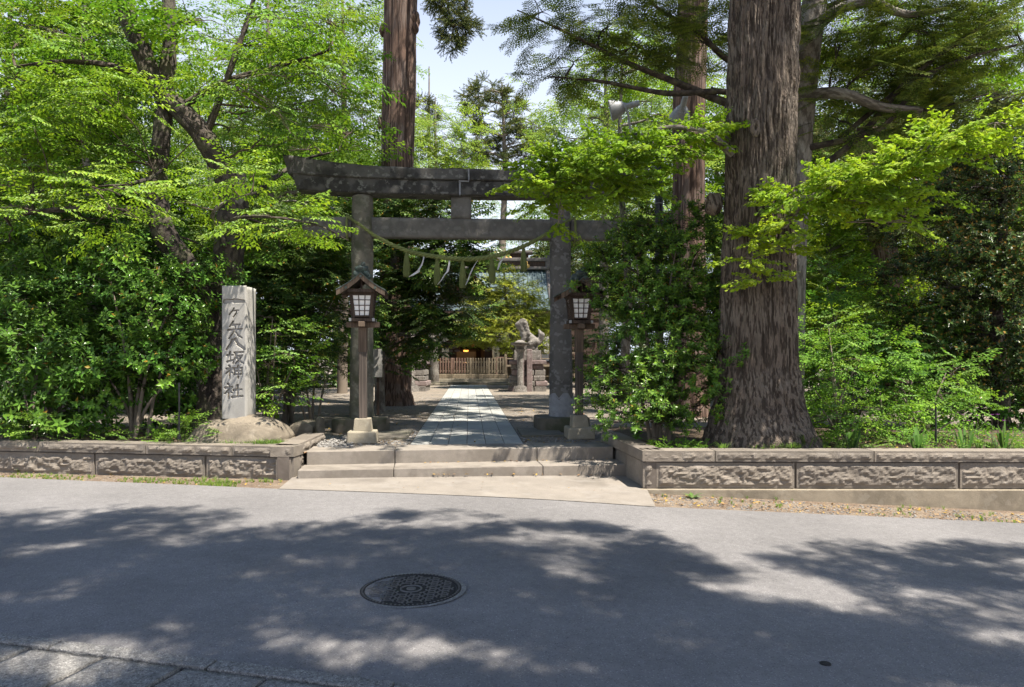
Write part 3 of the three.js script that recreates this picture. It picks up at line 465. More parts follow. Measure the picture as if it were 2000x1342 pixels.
// ------------------------------------------------------------------ wooden lanterns
function lantern(px, pyBase, label, stoneM, postM, dark) {
  const b = onY(px, pyBase, PY); b.z -= 0.2; b.x = (px - CX) / F * -b.z; b.y = PY - 0.02;
  const t = thing('wooden_lantern', label, 'lantern', b, 'wooden lanterns before the torii'), ang = 0.1;
  const low = g => { g.rotateY(ang); g.translate(b.x, b.y, b.z); return g; }, put = g => low(g.translate(0, 0.14, 0));
  part(t, 'base_stone', low(roughen(taper(0.46, 0.2, 0.42, 0.44, 0.4, 0.03), 0.02, 6, px)), stoneM);
  part(t, 'base_step', low(roughen(taper(0.28, 0.2, 0.28, 0.24, 0.24, 0.015).translate(0, 0.19, 0), 0.006, 9, px)), stoneM);
  part(t, 'post', low(box(-0.06, 0.06, 0.3, 1.8, -0.06, 0.06, 0.012)), postM);
  part(t, 'post_sleeve', put(box(-0.066, 0.066, 1.28, 1.66, -0.066, 0.066, 0.008)), dark ? M.lampWood : M.lampWoodPale);
  part(t, 'bracket', put(box(-0.255, 0.255, 1.66, 1.745, -0.05, 0.05, 0.01)), dark ? M.lampWood : M.lampWoodPale);
  part(t, 'bracket', put(box(-0.05, 0.05, 1.662, 1.743, -0.255, 0.255, 0.01)), dark ? M.lampWood : M.lampWoodPale);
  part(t, 'tray', put(box(-0.185, 0.185, 1.747, 1.8, -0.185, 0.185, 0.006)), M.lampWood);
  for (const [sx, sz] of [[-1, -1], [-1, 1], [1, -1], [1, 1]]) part(t, 'tray_cap', put(box(sx * 0.176 - 0.018, sx * 0.176 + 0.018, 1.75, 1.798, sz * 0.176 - 0.018, sz * 0.176 + 0.018)), M.horn);
  // lamp house: four flaring posts, rails, glazing bars, twelve panes per side
  const y0 = 1.8, y1 = 2.18, hw = y => lerp(0.152, 0.195, (y - y0) / (y1 - y0)), bar = (a, c, w, m, nm = 'glazing_bar') => { const d = c.clone().sub(a), L = d.length(), g = new THREE.BoxGeometry(w, L, w); g.applyQuaternion(new THREE.Quaternion().setFromUnitVectors(V(0, 1, 0), d.normalize())); g.translate((a.x + c.x) / 2, (a.y + c.y) / 2, (a.z + c.z) / 2); return uvBox(g); };
  const house = part(t, 'lamp_house', put(merge([[-1, -1], [-1, 1], [1, -1], [1, 1]].map(([sx, sz]) => bar(V(sx * (hw(y0) - 0.02), y0 - 0.005, sz * (hw(y0) - 0.02)), V(sx * (hw(y1) - 0.02), y1 + 0.04, sz * (hw(y1) - 0.02)), 0.045)))), M.lampWood);
  part(house, 'inner_core', put(merge([box(-0.17, 0.17, y1 + 0.005, y1 + 0.05, -0.17, 0.17)])), M.lampWood);
  for (let f = 0; f < 4; f++) {
    const rot = g => { g.rotateY(f * Math.PI / 2); return put(g); }, P = (u, v, off) => { const y = lerp(y0 + 0.03, y1 - 0.02, v), h = hw(y) - 0.012 + off; return V(u * (hw(y) - 0.045), y, h); };
    const bars = []; for (const u of [-1, -1 / 3, 1 / 3, 1]) bars.push(bar(P(u, -0.03, 0), P(u, 1.03, 0), Math.abs(u) === 1 ? 0.02 : 0.012)); for (const v of [0, 0.25, 0.5, 0.75, 1]) bars.push(bar(P(-1, v, 0), P(1, v, 0), v % 1 ? 0.011 : 0.026)); bars.push(bar(P(-1.25, 1.12, 0), P(1.25, 1.12, 0), 0.05));
    const sash = part(house, f ? 'sash' : 'front_sash', rot(merge(bars)), M.lampWood);
    for (let i = 0; i < 3; i++) for (let j = 0; j < 4; j++) { const a = P(-1 + i * 2 / 3, j / 4, -0.008), c = P(-1 + (i + 1) * 2 / 3, j / 4, -0.008), d = P(-1 + (i + 1) * 2 / 3, (j + 1) / 4, -0.008), e = P(-1 + i * 2 / 3, (j + 1) / 4, -0.008), g = new THREE.BufferGeometry().setFromPoints([a, c, d, a, d, e]); g.computeVertexNormals(); g.setAttribute('uv', new THREE.Float32BufferAttribute(new Float32Array(12), 2)); part(house, 'pane', rot(g), M.paper); }
  }
  // curved gable roof: copper sheet over boards, bargeboards with metal bosses, ridge ornament
  const prof = s => { const x = Math.abs(s); return [s * 0.36, 2.47 - 0.34 * x + 0.085 * x * x + (x > 0.85 ? 0.0 : 0)]; };
  const roofG = (d, y, x, th) => { const sh = new THREE.Shape(), N = 16; for (let i = -N; i <= N; i++) { const [px_, py_] = prof(i / N * x); i === -N ? sh.moveTo(px_, py_ + y) : sh.lineTo(px_, py_ + y); } for (let i = N; i >= -N; i--) { const [px_, py_] = prof(i / N * x); sh.lineTo(px_, py_ + y - th); } return new THREE.ExtrudeGeometry(sh, { depth: d, bevelEnabled: false, curveSegments: 4 }).translate(0, 0, -d / 2); };
  const roof = part(t, 'roof', put(uvBox(roofG(0.74, 0.014, 1.02, 0.014))), M.copper);
  part(roof, 'roof_boards', put(uvBox(roofG(0.68, -0.002, 0.985, 0.02))), M.lampWood);
  for (const s of [-1, 1]) part(roof, 'bargeboard', put(uvBox(roofG(0.022, -0.001, 1.0, 0.085)).translate(0, 0, s * 0.352)), dark ? M.lampWood : M.lampWoodPale);
  for (const x of [-0.6, 0, 0.6]) part(roof, 'metal_boss', put(new THREE.CylinderGeometry(0.017, 0.02, 0.014, 14).rotateX(Math.PI / 2).translate(x * 0.36, prof(x)[1] - 0.05, 0.368)), M.copper);
  part(roof, 'gable_post', put(box(-0.015, 0.015, 2.2, 2.42, 0.2, 0.23)), M.lampWood);
  part(roof, 'ceiling_beam', put(box(-0.2, 0.2, 2.19, 2.235, -0.3, 0.3)), M.lampWood);
  const orn = []; setSeed(9); orn.push(roughen(new THREE.BoxGeometry(0.1, 0.09, 0.42, 4, 4, 8).translate(0, 2.505, 0), 0.012, 14, 3)); for (const s of [-1, 1]) { orn.push(roughen(new THREE.SphereGeometry(0.062, 14, 10).scale(1.5, 0.95, 0.6).translate(0, 2.55, s * 0.22), 0.03, 16, s)); orn.push(roughen(new THREE.SphereGeometry(0.034, 10, 8).scale(1, 1.2, 0.8).translate(0.03, 2.61, s * 0.23), 0.016, 20, s)); for (const q of [-1, 1]) orn.push(roughen(new THREE.SphereGeometry(0.045, 10, 8).scale(1.1, 1, 0.5).translate(q * 0.075, 2.48, s * 0.22), 0.02, 18, s + q)); }
  part(roof, 'ridge_ornament', put(merge(orn)), M.copper);
}
lantern(709, 866, 'wooden lantern on a pale stone foot, its copper roof in full view', M.lampStone, M.lampPost, false);
lantern(1131, 857, 'wooden lantern with leafy branches hanging over its roof', M.lampStone, M.lampPost, false);

// ------------------------------------------------------------------ carved name pillar on its boulder
const GLYPH = [ // strokes in unit boxes (x right, y down): polyline, width
  { s: [[[0, 0.5], [0.5, 0.42], [1, 0.5]]], w: 0.1 },
  { s: [[[0.5, 0], [0.3, 0.35], [0, 0.7]], [[0.35, 0.3], [0.98, 0.22]], [[0.8, 0.25], [0.72, 0.6], [0.45, 1]]], w: 0.1 },
  { s: [[[0.36, 0], [0.1, 0.3]], [[0.28, 0.2], [0.85, 0.17]], [[0, 0.5], [1, 0.44]], [[0.52, 0.2], [0.48, 0.55], [0.05, 1]], [[0.5, 0.55], [0.7, 0.8], [1, 0.97]]], w: 0.085 },
  { s: [[[0.33, 0.1], [0.22, 0.5], [0, 0.95]], [[0.5, 0], [0.65, 0.45], [1, 0.9]]], w: 0.11 },
  { s: [[[0.18, 0.05], [0.18, 0.75]], [[0, 0.32], [0.38, 0.28]], [[0, 0.85], [0.4, 0.7]], [[0.45, 0.1], [1, 0.05]], [[0.52, 0.1], [0.5, 0.55], [0.35, 0.98]], [[0.55, 0.38], [0.9, 0.35], [0.75, 0.7], [0.5, 0.98]], [[0.6, 0.55], [0.78, 0.8], [1, 0.98]]], w: 0.075 },
  { s: [[[0.18, 0], [0.26, 0.1]], [[0.02, 0.25], [0.38, 0.22], [0, 0.62]], [[0.22, 0.42], [0.22, 1]], [[0.26, 0.45], [0.38, 0.58]], [[0.5, 0.2], [0.52, 0.72]], [[0.5, 0.22], [0.96, 0.18], [0.94, 0.7]], [[0.52, 0.45], [0.94, 0.42]], [[0.52, 0.7], [0.94, 0.67]], [[0.73, 0], [0.73, 1]]], w: 0.07 },
  { s: [[[0.18, 0], [0.26, 0.1]], [[0.02, 0.27], [0.4, 0.23], [0, 0.66]], [[0.22, 0.45], [0.22, 1]], [[0.27, 0.46], [0.4, 0.6]], [[0.5, 0.42], [0.95, 0.38]], [[0.72, 0.1], [0.72, 0.86]], [[0.42, 0.9], [1, 0.84]]], w: 0.08 } ];
{
  const Z = 10.5, top = at(466.5, 560, Z), bot = at(466.5, 816, Z), H = top.y - bot.y, W = 0.365, D = 0.34;
  const t = thing('name_pillar', 'tall pale granite pillar carved with a column of seven large characters', 'stone pillar', V(bot.x, bot.y, bot.z));
  const sx = W / 248, boxes = [[98, 165, 280, 225], [138, 262, 232, 345], [128, 388, 268, 548], [112, 556, 290, 658], [118, 672, 282, 786], [106, 806, 274, 926], [95, 980, 272, 1118]];
  const segs = []; GLYPH.forEach((gl, k) => { const [x0, y0, x1, y1] = boxes[k], m = q => [((lerp(x0, x1, q[0]) - 60) / 248 - 0.5) * W, H * (1 - (lerp(y0, y1, q[1]) - 44) / (1310 - 44))]; gl.s.forEach(pl => { for (let i = 0; i + 1 < pl.length; i++) segs.push([...m(pl[i]), ...m(pl[i + 1]), gl.w * 0.68 * (x1 - x0) * sx]); }); });
  segs[0][4] = segs[1][4] = 0.027;
  const depth = (x, y) => { let d = 0; for (const [ax, ay, bx, by, w] of segs) { const dx = bx - ax, dy = by - ay, q = clamp(((x - ax) * dx + (y - ay) * dy) / (dx * dx + dy * dy)), e = Math.hypot(x - ax - dx * q, y - ay - dy * q), ww = w * (1.25 - 0.45 * q); if (e < ww) d = Math.max(d, Math.min(0.05, (ww - e) * 3.4 + 0.012)); } return d; };
  const nx = 74, ny = 380, pos = [], idx = [], cut = [];
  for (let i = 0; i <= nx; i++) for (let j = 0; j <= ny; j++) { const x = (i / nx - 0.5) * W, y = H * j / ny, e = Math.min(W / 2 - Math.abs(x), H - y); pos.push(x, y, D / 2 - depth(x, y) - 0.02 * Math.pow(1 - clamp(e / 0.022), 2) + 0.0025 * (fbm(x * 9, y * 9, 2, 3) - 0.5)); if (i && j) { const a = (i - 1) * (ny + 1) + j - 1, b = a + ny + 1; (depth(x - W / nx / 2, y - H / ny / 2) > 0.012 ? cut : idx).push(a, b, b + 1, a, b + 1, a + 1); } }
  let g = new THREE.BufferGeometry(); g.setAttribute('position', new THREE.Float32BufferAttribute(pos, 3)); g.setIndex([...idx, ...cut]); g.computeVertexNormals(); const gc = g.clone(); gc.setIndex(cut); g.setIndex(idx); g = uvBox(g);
  // body behind the carved face, sides slightly rounded, top domed
  const b = new THREE.BoxGeometry(W, H, D - 0.025, 8, 30, 8).translate(0, H / 2, -0.0125), bp = b.attributes.position;
  for (let i = 0; i < bp.count; i++) { const y = bp.getY(i); if (y > H - 0.01) bp.setY(i, y - 0.35 * (bp.getX(i) ** 2 + bp.getZ(i) ** 2)); } b.computeVertexNormals();
  const ang = -0.06, fin = q => { q.rotateY(ang); q.translate(bot.x, bot.y, bot.z); return q; };
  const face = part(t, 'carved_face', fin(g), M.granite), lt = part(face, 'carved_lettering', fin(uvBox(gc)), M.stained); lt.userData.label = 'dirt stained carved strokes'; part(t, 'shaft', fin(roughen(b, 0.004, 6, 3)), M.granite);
  // boulder base
  const c = at(466, 846, Z), bt = thing('base_boulder', 'broad flat topped brown boulder under the carved pillar', 'boulder', V(c.x, 0.38, c.z));
  const bg = new THREE.SphereGeometry(1, 64, 40), q = bg.attributes.position;
  for (let i = 0; i < q.count; i++) { let x = q.getX(i), y = q.getY(i), z = q.getZ(i); const k = Math.pow(Math.abs(x) ** 3.2 + Math.abs(y) ** 3.2 + Math.abs(z) ** 3.2, -1 / 3.2); x *= k; y *= k; z *= k; const s = lerp(1, 0.66, clamp(y * 0.5 + 0.5)); q.setXYZ(i, x * s * 0.86 + (y > 0 ? 0.03 : 0), y * 0.28 + 0.1, z * s * 0.55); }
  bg.translate(c.x, bot.y - 0.36 - 0.01, c.z - 0.02); part(bt, 'boulder', roughen(bg, 0.07, 2.6, 4), M.boulder);
}
// edging rocks behind the left wall corner
setSeed(12);
[[585, 838, 0.2, 0.16, 'low brown edging rock against the boulder', 1], [606, 832, 0.19, 0.14, 'middle brown edging rock behind the wall corner', 2], [624, 834, 0.085, 0.2, 'upright pale edging rock at the end of the row', 3]].forEach(([px, py, w, h, lab, k]) => {
  const p = onY(px, py + 10, 0.36), t = thing('edging_rock', lab, 'rock', V(p.x, 0.36, p.z), 'edging rocks behind the wall'), g = new THREE.SphereGeometry(1, 28, 18).scale(w, h, 0.14).translate(p.x, 0.42, p.z); part(t, 'rock', roughen(g, 0.05, 5, k * 3), M.boulder);
});
// thin black stakes in the beds
for (const [px, y0, y1, lab] of [[350, 752, 858, 'thin black metal stake standing in the bed with the boulder'], [1828, 792, 878, 'thin black metal stake standing among the plants right of the ginkgo']]) {
  const Z = 10.05, b = at(px, y1, Z), h = at(px, y0, Z).y - b.y, t = thing('metal_stake', lab, 'stake', b); part(t, 'rod', new THREE.CylinderGeometry(0.012, 0.014, h, 8).translate(b.x, b.y + h / 2, b.z), M.black); part(t, 'knob', new THREE.CylinderGeometry(0.017, 0.017, 0.06, 8).translate(b.x, b.y + h, b.z), M.black); part(t, 'foot', new THREE.CylinderGeometry(0.022, 0.028, 0.06, 8).translate(b.x, b.y + 0.03, b.z), M.black);
}
// notice board behind the left pillar
{
  const Z = 16.2, p = at(736, 700, Z), t = thing('notice_board', 'pale notice board on a dark post behind the left torii pillar', 'notice board', V(p.x, PY, p.z));
  const y0 = at(736, 737, Z).y, y1 = at(736, 682, Z).y; part(t, 'board', box(p.x - 0.16, p.x + 0.12, y0, y1, p.z - 0.015, p.z + 0.015, 0.005), M.granite); part(t, 'post', box(p.x - 0.01, p.x + 0.05, PY - 0.05, y1 + 0.02, p.z - 0.07, p.z - 0.018, 0.004), M.lampWood);
}
// horn loudspeakers on their pole
{
  const Z = 14.2, p = at(1285, 700, Z), top = at(1285, 262, Z).y, t = thing('speaker_pole', 'dark steel pole with two wrapped grey horn loudspeakers among the branches', 'loudspeaker pole', V(p.x, PY, p.z));
  part(t, 'pole', new THREE.CylinderGeometry(0.055, 0.06, top - PY, 14).translate(p.x, (top + PY) / 2, p.z), M.pole);
  part(t, 'conduit', new THREE.CylinderGeometry(0.022, 0.022, top - PY - 0.3, 8).translate(p.x + 0.07, (top + PY) / 2 - 0.1, p.z + 0.04), M.pole);
  for (const y of [at(0, 338, Z).y, at(0, 398, Z).y]) part(t, 'clamp', new THREE.TorusGeometry(0.075, 0.008, 6, 20).rotateX(Math.PI / 2).translate(p.x + 0.02, y, p.z + 0.01), M.horn);
  part(t, 'cross_bar', box(p.x - 0.85, p.x + 0.6, top - 0.03, top + 0.02, p.z - 0.02, p.z + 0.02, 0.006), M.pole); part(t, 'pole_cap', box(p.x - 0.13, p.x + 0.13, top - 0.33, top - 0.06, p.z - 0.03, p.z + 0.09, 0.02), M.horn);
  const horn = (c, dir, lab) => {
    const h = new THREE.LatheGeometry([[0.001, 0.34], [0.05, 0.34], [0.055, 0.3], [0.06, 0.1], [0.1, 0.02], [0.15, -0.06], [0.19, -0.16], [0.205, -0.24], [0.2, -0.25], [0.15, -0.2], [0.001, -0.12]].map(q => new THREE.Vector2(...q)), 28);
    h.applyQuaternion(new THREE.Quaternion().setFromUnitVectors(V(0, 1, 0), dir.clone().normalize())); h.translate(c.x, c.y, c.z); const m = part(t, 'horn', roughen(h, 0.008, 9, 3), M.horn); m.userData.label = lab;
    const r = new THREE.TorusGeometry(0.115, 0.012, 6, 24).rotateX(Math.PI / 2); r.applyQuaternion(new THREE.Quaternion().setFromUnitVectors(V(0, 1, 0), dir.clone().normalize())); r.translate(c.x, c.y, c.z); part(m, 'strap', r, M.horn);
    const br = new THREE.CatmullRomCurve3([c.clone().add(V(0, 0, 0.1)), c.clone().add(V(0.08, -0.12, 0.09)), V(c.x + 0.16, top, p.z)]); part(m, 'bracket', new THREE.TubeGeometry(br, 8, 0.022, 6), M.horn);
  };
  horn(at(1216, 210, Z), V(1, 0.22, 0.15), 'horn loudspeaker turned away to the left'); horn(at(1332, 214, Z), V(0.02, 0.6, 1), 'horn loudspeaker seen from behind');
}

// ------------------------------------------------------------------ shrine hall, fence, guardian lion
const zAt = (Z, v0 = 10.9) => V(-0.685 - 0.0596 * (Z - v0), 0, -Z);             // path centre line at distance Z
{ // stone edging in front of the hall
  const c = zAt(35.6), t = thing('threshold_step', 'long mossy stone step at the end of the path', 'step', V(c.x, PY, c.z));
  part(t, 'step', roughen(box(c.x - 3.6, c.x + 3.8, 0.2, PY + 0.13, c.z - 0.35, c.z + 0.25, 0.02), 0.015, 3, 2), M.baseStone); part(t, 'step', roughen(box(c.x - 2.6, c.x + 2.5, 0.2, PY + 0.27, c.z - 0.8, c.z - 0.36, 0.02), 0.01, 3, 5), M.lampStone);
  for (const s of [-1, 1]) part(t, 'side_block', roughen(box(c.x + s * 1.75 - 0.75, c.x + s * 1.75 + 0.75, 0.2, PY + 0.09, c.z + 0.26, c.z + 0.6, 0.02), 0.012, 3, s), M.lampStone);
}
{ // picket fence across the front of the hall, every picket a piece
  const Z = 36.6, x0 = at(843, 0, Z).x, x1 = at(989, 0, Z).x, y0 = PY + 0.26, t = thing('picket_fence', 'low weathered wooden picket fence before the dark hall entrance', 'fence', V((x0 + x1) / 2, y0, -Z));
  const red = (x) => x < lerp(x0, x1, 0.45) ? M.fenceWoodRed : M.fenceWood; setSeed(44);
  part(t, 'sill', box(x0 - 0.05, x1 + 0.05, y0, y0 + 0.24, -Z - 0.1, -Z + 0.1, 0.02), M.fenceWood);
  for (const y of [0.36, 0.82]) part(t, 'rail', box(x0, x1, y0 + y, y0 + y + 0.07, -Z - 0.03, -Z + 0.03, 0.008), M.fenceWood);
  for (const q of [0, 0.265, 0.52, 0.775, 1]) { const x = lerp(x0 + 0.05, x1 - 0.05, q), h = q === 0 || q === 1 ? 1.24 : 1.06; part(t, 'fence_post', box(x - 0.06, x + 0.06, y0 + 0.2, y0 + h, -Z - 0.06, -Z + 0.06, 0.03), red(x)); }
  for (let i = 0; i < 26; i++) { const x = lerp(x0 + 0.17, x1 - 0.17, i / 25); part(t, 'picket', box(x - 0.038, x + 0.038, y0 + 0.28, y0 + 1.06 + rr(-0.01, 0.01), -Z + 0.034, -Z + 0.062, 0.02), red(x)); }
}
const strokesTo = (ctx, list, x0, y0, w, h, lw) => { ctx.lineWidth = lw; ctx.lineCap = 'round'; for (const pl of list) { ctx.beginPath(); pl.forEach(([x, y], i) => i ? ctx.lineTo(x0 + x * w, y0 + y * h) : ctx.moveTo(x0 + x * w, y0 + y * h)); ctx.stroke(); } };
{
  const Zf = 40.2, c = zAt(Zf), cx = at(918, 0, Zf).x, fl = 1.35, t = thing('shrine_hall', 'dark timber shrine hall with ribbed green copper roof and white curtain', 'building', V(cx, PY, -Zf));
  const X = px => at(px, 0, Zf).x;
  part(t, 'floor', box(cx - 8, cx + 8.2, fl - 0.18, fl, -Zf - 6, -Zf + 1.2), M.hallWood);
  part(t, 'foundation', box(cx - 7.6, cx + 7.8, 0.2, fl - 0.18, -Zf - 6, -Zf + 0.4), M.lampStone);
  part(t, 'back_wall', box(cx - 7.6, cx + 7.8, fl, 4.7, -Zf - 6, -Zf - 5.8), M.hallWood);
  for (const s of [-7.6, 7.6]) part(t, 'side_wall', box(cx + s - 0.1, cx + s + 0.1, fl, 4.7, -Zf - 5.8, -Zf - 0.2), M.hallWood);
  part(t, 'ceiling', box(cx - 7.5, cx + 7.7, 4.3, 4.4, -Zf - 5.8, -Zf), M.hallWood);
  part(t, 'front_wall', merge([box(cx - 7.5, X(897), fl, 4.3, -Zf - 0.32, -Zf - 0.2), box(X(946), cx + 7.5, fl, 4.3, -Zf - 0.32, -Zf - 0.2), box(X(897), X(946), 3.5, 4.3, -Zf - 0.32, -Zf - 0.2)]), M.hallWood);
  for (const px of [760, 856, 979.5, 1088]) part(t, 'porch_post', box(X(px) - 0.12, X(px) + 0.12, 0.5, 4.5, -Zf + 0.55, -Zf + 0.79, 0.02), M.hallWood);
  part(t, 'head_beam', box(cx - 7.6, cx + 7.8, 3.75, 4.1, -Zf + 0.5, -Zf + 0.8, 0.02), M.hallWood);
  // carved panels either side of the entrance
  setSeed(5);
  for (const [a, b] of [[870, 896], [948, 974]]) { const pn = part(t, 'carved_panel', box(X(a), X(b), fl + 0.55, fl + 1.0, -Zf - 0.19, -Zf - 0.15), M.hallWood); for (let k = 0; k < 5; k++) part(pn, 'carved_cloud', roughen(new THREE.SphereGeometry(0.13, 14, 10).scale(1.3, 0.55, 0.3).translate(lerp(X(a), X(b), (k + 0.7) / 5.4), fl + 0.78 + 0.12 * Math.sin(k * 1.9 + a), -Zf - 0.13), 0.03, 9, k), M.ridge); }
  // altar inside with small lamps
  part(t, 'altar', box(cx - 1.2, cx + 1.2, fl, fl + 0.8, -Zf - 4.5, -Zf - 3.6, 0.02), M.lampWood);
  const amber = new THREE.MeshStandardMaterial({ color: rgb(0.5, 0.25, 0.06), emissive: rgb(1, 0.42, 0.08), emissiveIntensity: 0.75, roughness: 0.8 });
  const lp = at(910, 689, Zf + 1.2), lp2 = at(920, 697, Zf + 2);
  const hl = part(t, 'hanging_lamp', new THREE.CylinderGeometry(0.17, 0.12, 0.3, 6).translate(lp.x, lp.y, lp.z), amber); part(hl, 'lamp_cap', new THREE.CylinderGeometry(0.05, 0.22, 0.08, 6).translate(lp.x, lp.y + 0.19, lp.z), M.gold);
  part(t, 'candle_lamp', new THREE.CylinderGeometry(0.05, 0.06, 0.28, 10).translate(lp2.x, lp2.y, lp2.z), amber);
  const pl = new THREE.PointLight(new THREE.Color(1, 0.6, 0.25), 2.5, 8, 2); pl.position.copy(lp).add(V(0, -0.35, 0.25)); pl.castShadow = true; scene.add(pl);
  // red tassel under the curtain apex
  const rt = at(924, 671, Zf - 0.2); part(t, 'red_tassel', new THREE.CylinderGeometry(0.05, 0.1, 0.36, 10).translate(rt.x, rt.y, rt.z), std({ color: rgb(0.45, 0.02, 0.015) }));
  part(t, 'offering_box', box(X(893), X(930), fl + 0.02, fl + 0.62, -Zf + 0.1, -Zf + 0.45, 0.02), std({ color: rgb(0.32, 0.15, 0.05), roughness: 0.7 }));
  // white curtain with hexagon crests, drawn up in the middle
  const cv = document.createElement('canvas'); cv.width = 1024; cv.height = 256; const q = cv.getContext('2d'); q.fillStyle = '#cbc8bf'; q.fillRect(0, 0, 1024, 256);
  for (const x of [140, 300, 724, 884]) { const hex = (r, f) => { q.beginPath(); for (let i = 0; i < 6; i++) { const a = Math.PI / 6 + i * Math.PI / 3; q[i ? 'lineTo' : 'moveTo'](x + r * Math.cos(a), 150 + r * Math.sin(a)); } q.closePath(); q.fillStyle = f; q.fill(); }; hex(62, '#15161c'); hex(48, '#cbc8bf'); hex(38, '#15161c'); q.fillStyle = '#cbc8bf'; for (const [dx, dy] of [[0, -17], [17, 0], [0, 17], [-17, 0]]) { q.beginPath(); q.moveTo(x + dx, 150 + dy - 13); q.lineTo(x + dx + 13, 150 + dy); q.lineTo(x + dx, 150 + dy + 13); q.lineTo(x + dx - 13, 150 + dy); q.fill(); } q.fillStyle = '#15161c'; q.fillRect(x - 7, 143, 14, 14); }
  const ct = new THREE.CanvasTexture(cv); ct.colorSpace = THREE.SRGBColorSpace;
  const cm = new THREE.MeshPhysicalMaterial({ map: ct, roughness: 0.95, transmission: 0.25, thickness: 0, side: THREE.DoubleSide });
  const xa = X(790), xb = X(1046), pos = [], uv = [], idx = [], nx = 120, ny = 14, pull = X(922), yTop = 3.75;
  for (let i = 0; i <= nx; i++) for (let j = 0; j <= ny; j++) { const x = lerp(xa, xb, i / nx), d = Math.abs(x - pull), drop = 0.95 + 0.75 * clamp(d / 1.7) - 0.2 * Math.exp(-d * 3), s = j / ny; pos.push(x, yTop - s * Math.min(drop - 0.35 + 0.3 * sst(1.2, 2.6, d), 1.62), -Zf + 0.84 + 0.045 * Math.sin(x * 7 + s * 2 * clamp(1.6 - d)) * s + 0.02 * Math.sin(x * 17 - s * 6)); uv.push(i / nx, 1 - s); if (i && j) { const a = (i - 1) * (ny + 1) + j - 1, b = a + ny + 1; idx.push(a, a + 1, b + 1, a, b + 1, b); } }
  const cg = new THREE.BufferGeometry(); cg.setAttribute('position', new THREE.Float32BufferAttribute(pos, 3)); cg.setAttribute('uv', new THREE.Float32BufferAttribute(uv, 2)); cg.setIndex(idx); cg.computeVertexNormals(); part(t, 'white_curtain', cg, cm);
  // main roof: ribbed copper slope, ridge box with gold crests, gable with red bargeboards, eaves
  const xr = X(1077), xl = cx - (xr - cx) - 0.6, zr = -Zf - 4.2, yr = at(0, 528, Zf + 4.2).y, ze = -Zf + 2.6, ye = at(0, 606, Zf - 2.6).y, N = 14;
  const slope = s => [lerp(zr, ze, s), lerp(yr, ye, s) - 0.45 * Math.sin(Math.PI * s)];
  const rpos = [], ridx = []; const NX = 2; for (let i = 0; i <= NX; i++) for (let j = 0; j <= N; j++) { const [z, y] = slope(j / N); rpos.push(lerp(xl, xr, i / NX), y, z); if (i && j) { const a = (i - 1) * (N + 1) + j - 1, b = a + N + 1; ridx.push(a, a + 1, b + 1, a, b + 1, b); } }
  const rg = new THREE.BufferGeometry(); rg.setAttribute('position', new THREE.Float32BufferAttribute(rpos, 3)); rg.setIndex(ridx); rg.computeVertexNormals(); const roof = part(t, 'roof', uvBox(rg), M.copperRoof);
  const back = rg.clone(); // rear slope
  part(roof, 'rear_slope', box(xl, xr, yr - 2.6, yr - 0.05, zr - 3.2, zr - 0.1), M.hallWood);
  const ribC = new THREE.CatmullRomCurve3(Array.from({ length: 8 }, (_, k) => { const [z, y] = slope(k / 7); return V(0, y + 0.03, z); })), ribG = new THREE.TubeGeometry(ribC, 12, 0.045, 6), wb = worldBase(roof);
  for (let k = 0; k <= 34; k++) { const m = new THREE.Mesh(ribG, M.copperRoof); m.name = 'roof_rib'; m.position.set(lerp(xl + 0.1, xr - 0.1, k / 34) - wb.x, -wb.y, -wb.z); m.castShadow = m.receiveShadow = true; roof.add(m); }
  part(roof, 'verge', merge([xl, xr].map(x => new THREE.TubeGeometry(new THREE.CatmullRomCurve3(ribC.points.map(p => V(x, p.y, p.z))), 12, 0.14, 8))), M.ridge);
  part(roof, 'eave_board', box(xl, xr, ye - 0.32, ye - 0.02, ze - 0.25, ze - 0.02), M.hallWood);
  part(roof, 'soffit', box(xl + 0.1, xr - 0.1, ye - 0.3, ye - 0.22, -Zf - 0.5, ze - 0.26), M.hallWood);
  const yR = y => at(0, y, Zf + 4.2).y;
  part(roof, 'ridge_cap', box(xl, xr, yR(512), yR(505), zr - 0.4, zr + 0.4, 0.05), M.ridge); part(roof, 'ridge_board', box(xl + 0.1, xr - 0.1, yR(522), yR(512.2), zr - 0.28, zr + 0.28), M.hallWood); part(roof, 'ridge_base', box(xl, xr, yR(528), yR(522.2), zr - 0.4, zr + 0.4, 0.05), M.ridge);
  for (const px of [935, 1027]) { const p = at(px, 518, Zf + 3.8); part(roof, 'gold_crest', merge([0, 2.1, 4.2].map(a => new THREE.SphereGeometry(0.13, 12, 8).scale(1, 1, 0.3).translate(p.x + 0.13 * Math.sin(a), p.y + 0.13 * Math.cos(a), p.z))), M.gold); }
  part(roof, 'ridge_end_tile', roughen(new THREE.BoxGeometry(0.35, 0.95, 0.7, 3, 5, 3).translate(xr, yR(515), zr), 0.08, 3, 2), M.ridge);
  // upper ridge of the rear sanctuary
  const Zb = Zf + 11, yb = y => at(0, y, Zb).y, xb0 = at(926, 0, Zb).x, xb1 = at(1032, 0, Zb).x;
  const up = part(t, 'rear_roof', merge([box(xb0, xb1 + 0.2, yb(520), yb(509), -Zb - 0.8, -Zb + 0.8), box(xb0 - 0.6, xb1 + 0.3, yb(575), yb(519), -Zb - 1.5, -Zb + 1.5)]), M.ridge); part(up, 'rear_ridge_board', box(xb0, xb1, yb(507), yb(497), -Zb - 0.3, -Zb + 0.3), M.hallWood); part(up, 'rear_ridge_cap', box(xb0 - 0.3, xb1 + 0.3, yb(497), yb(491), -Zb - 0.5, -Zb + 0.5, 0.08), M.ridge);
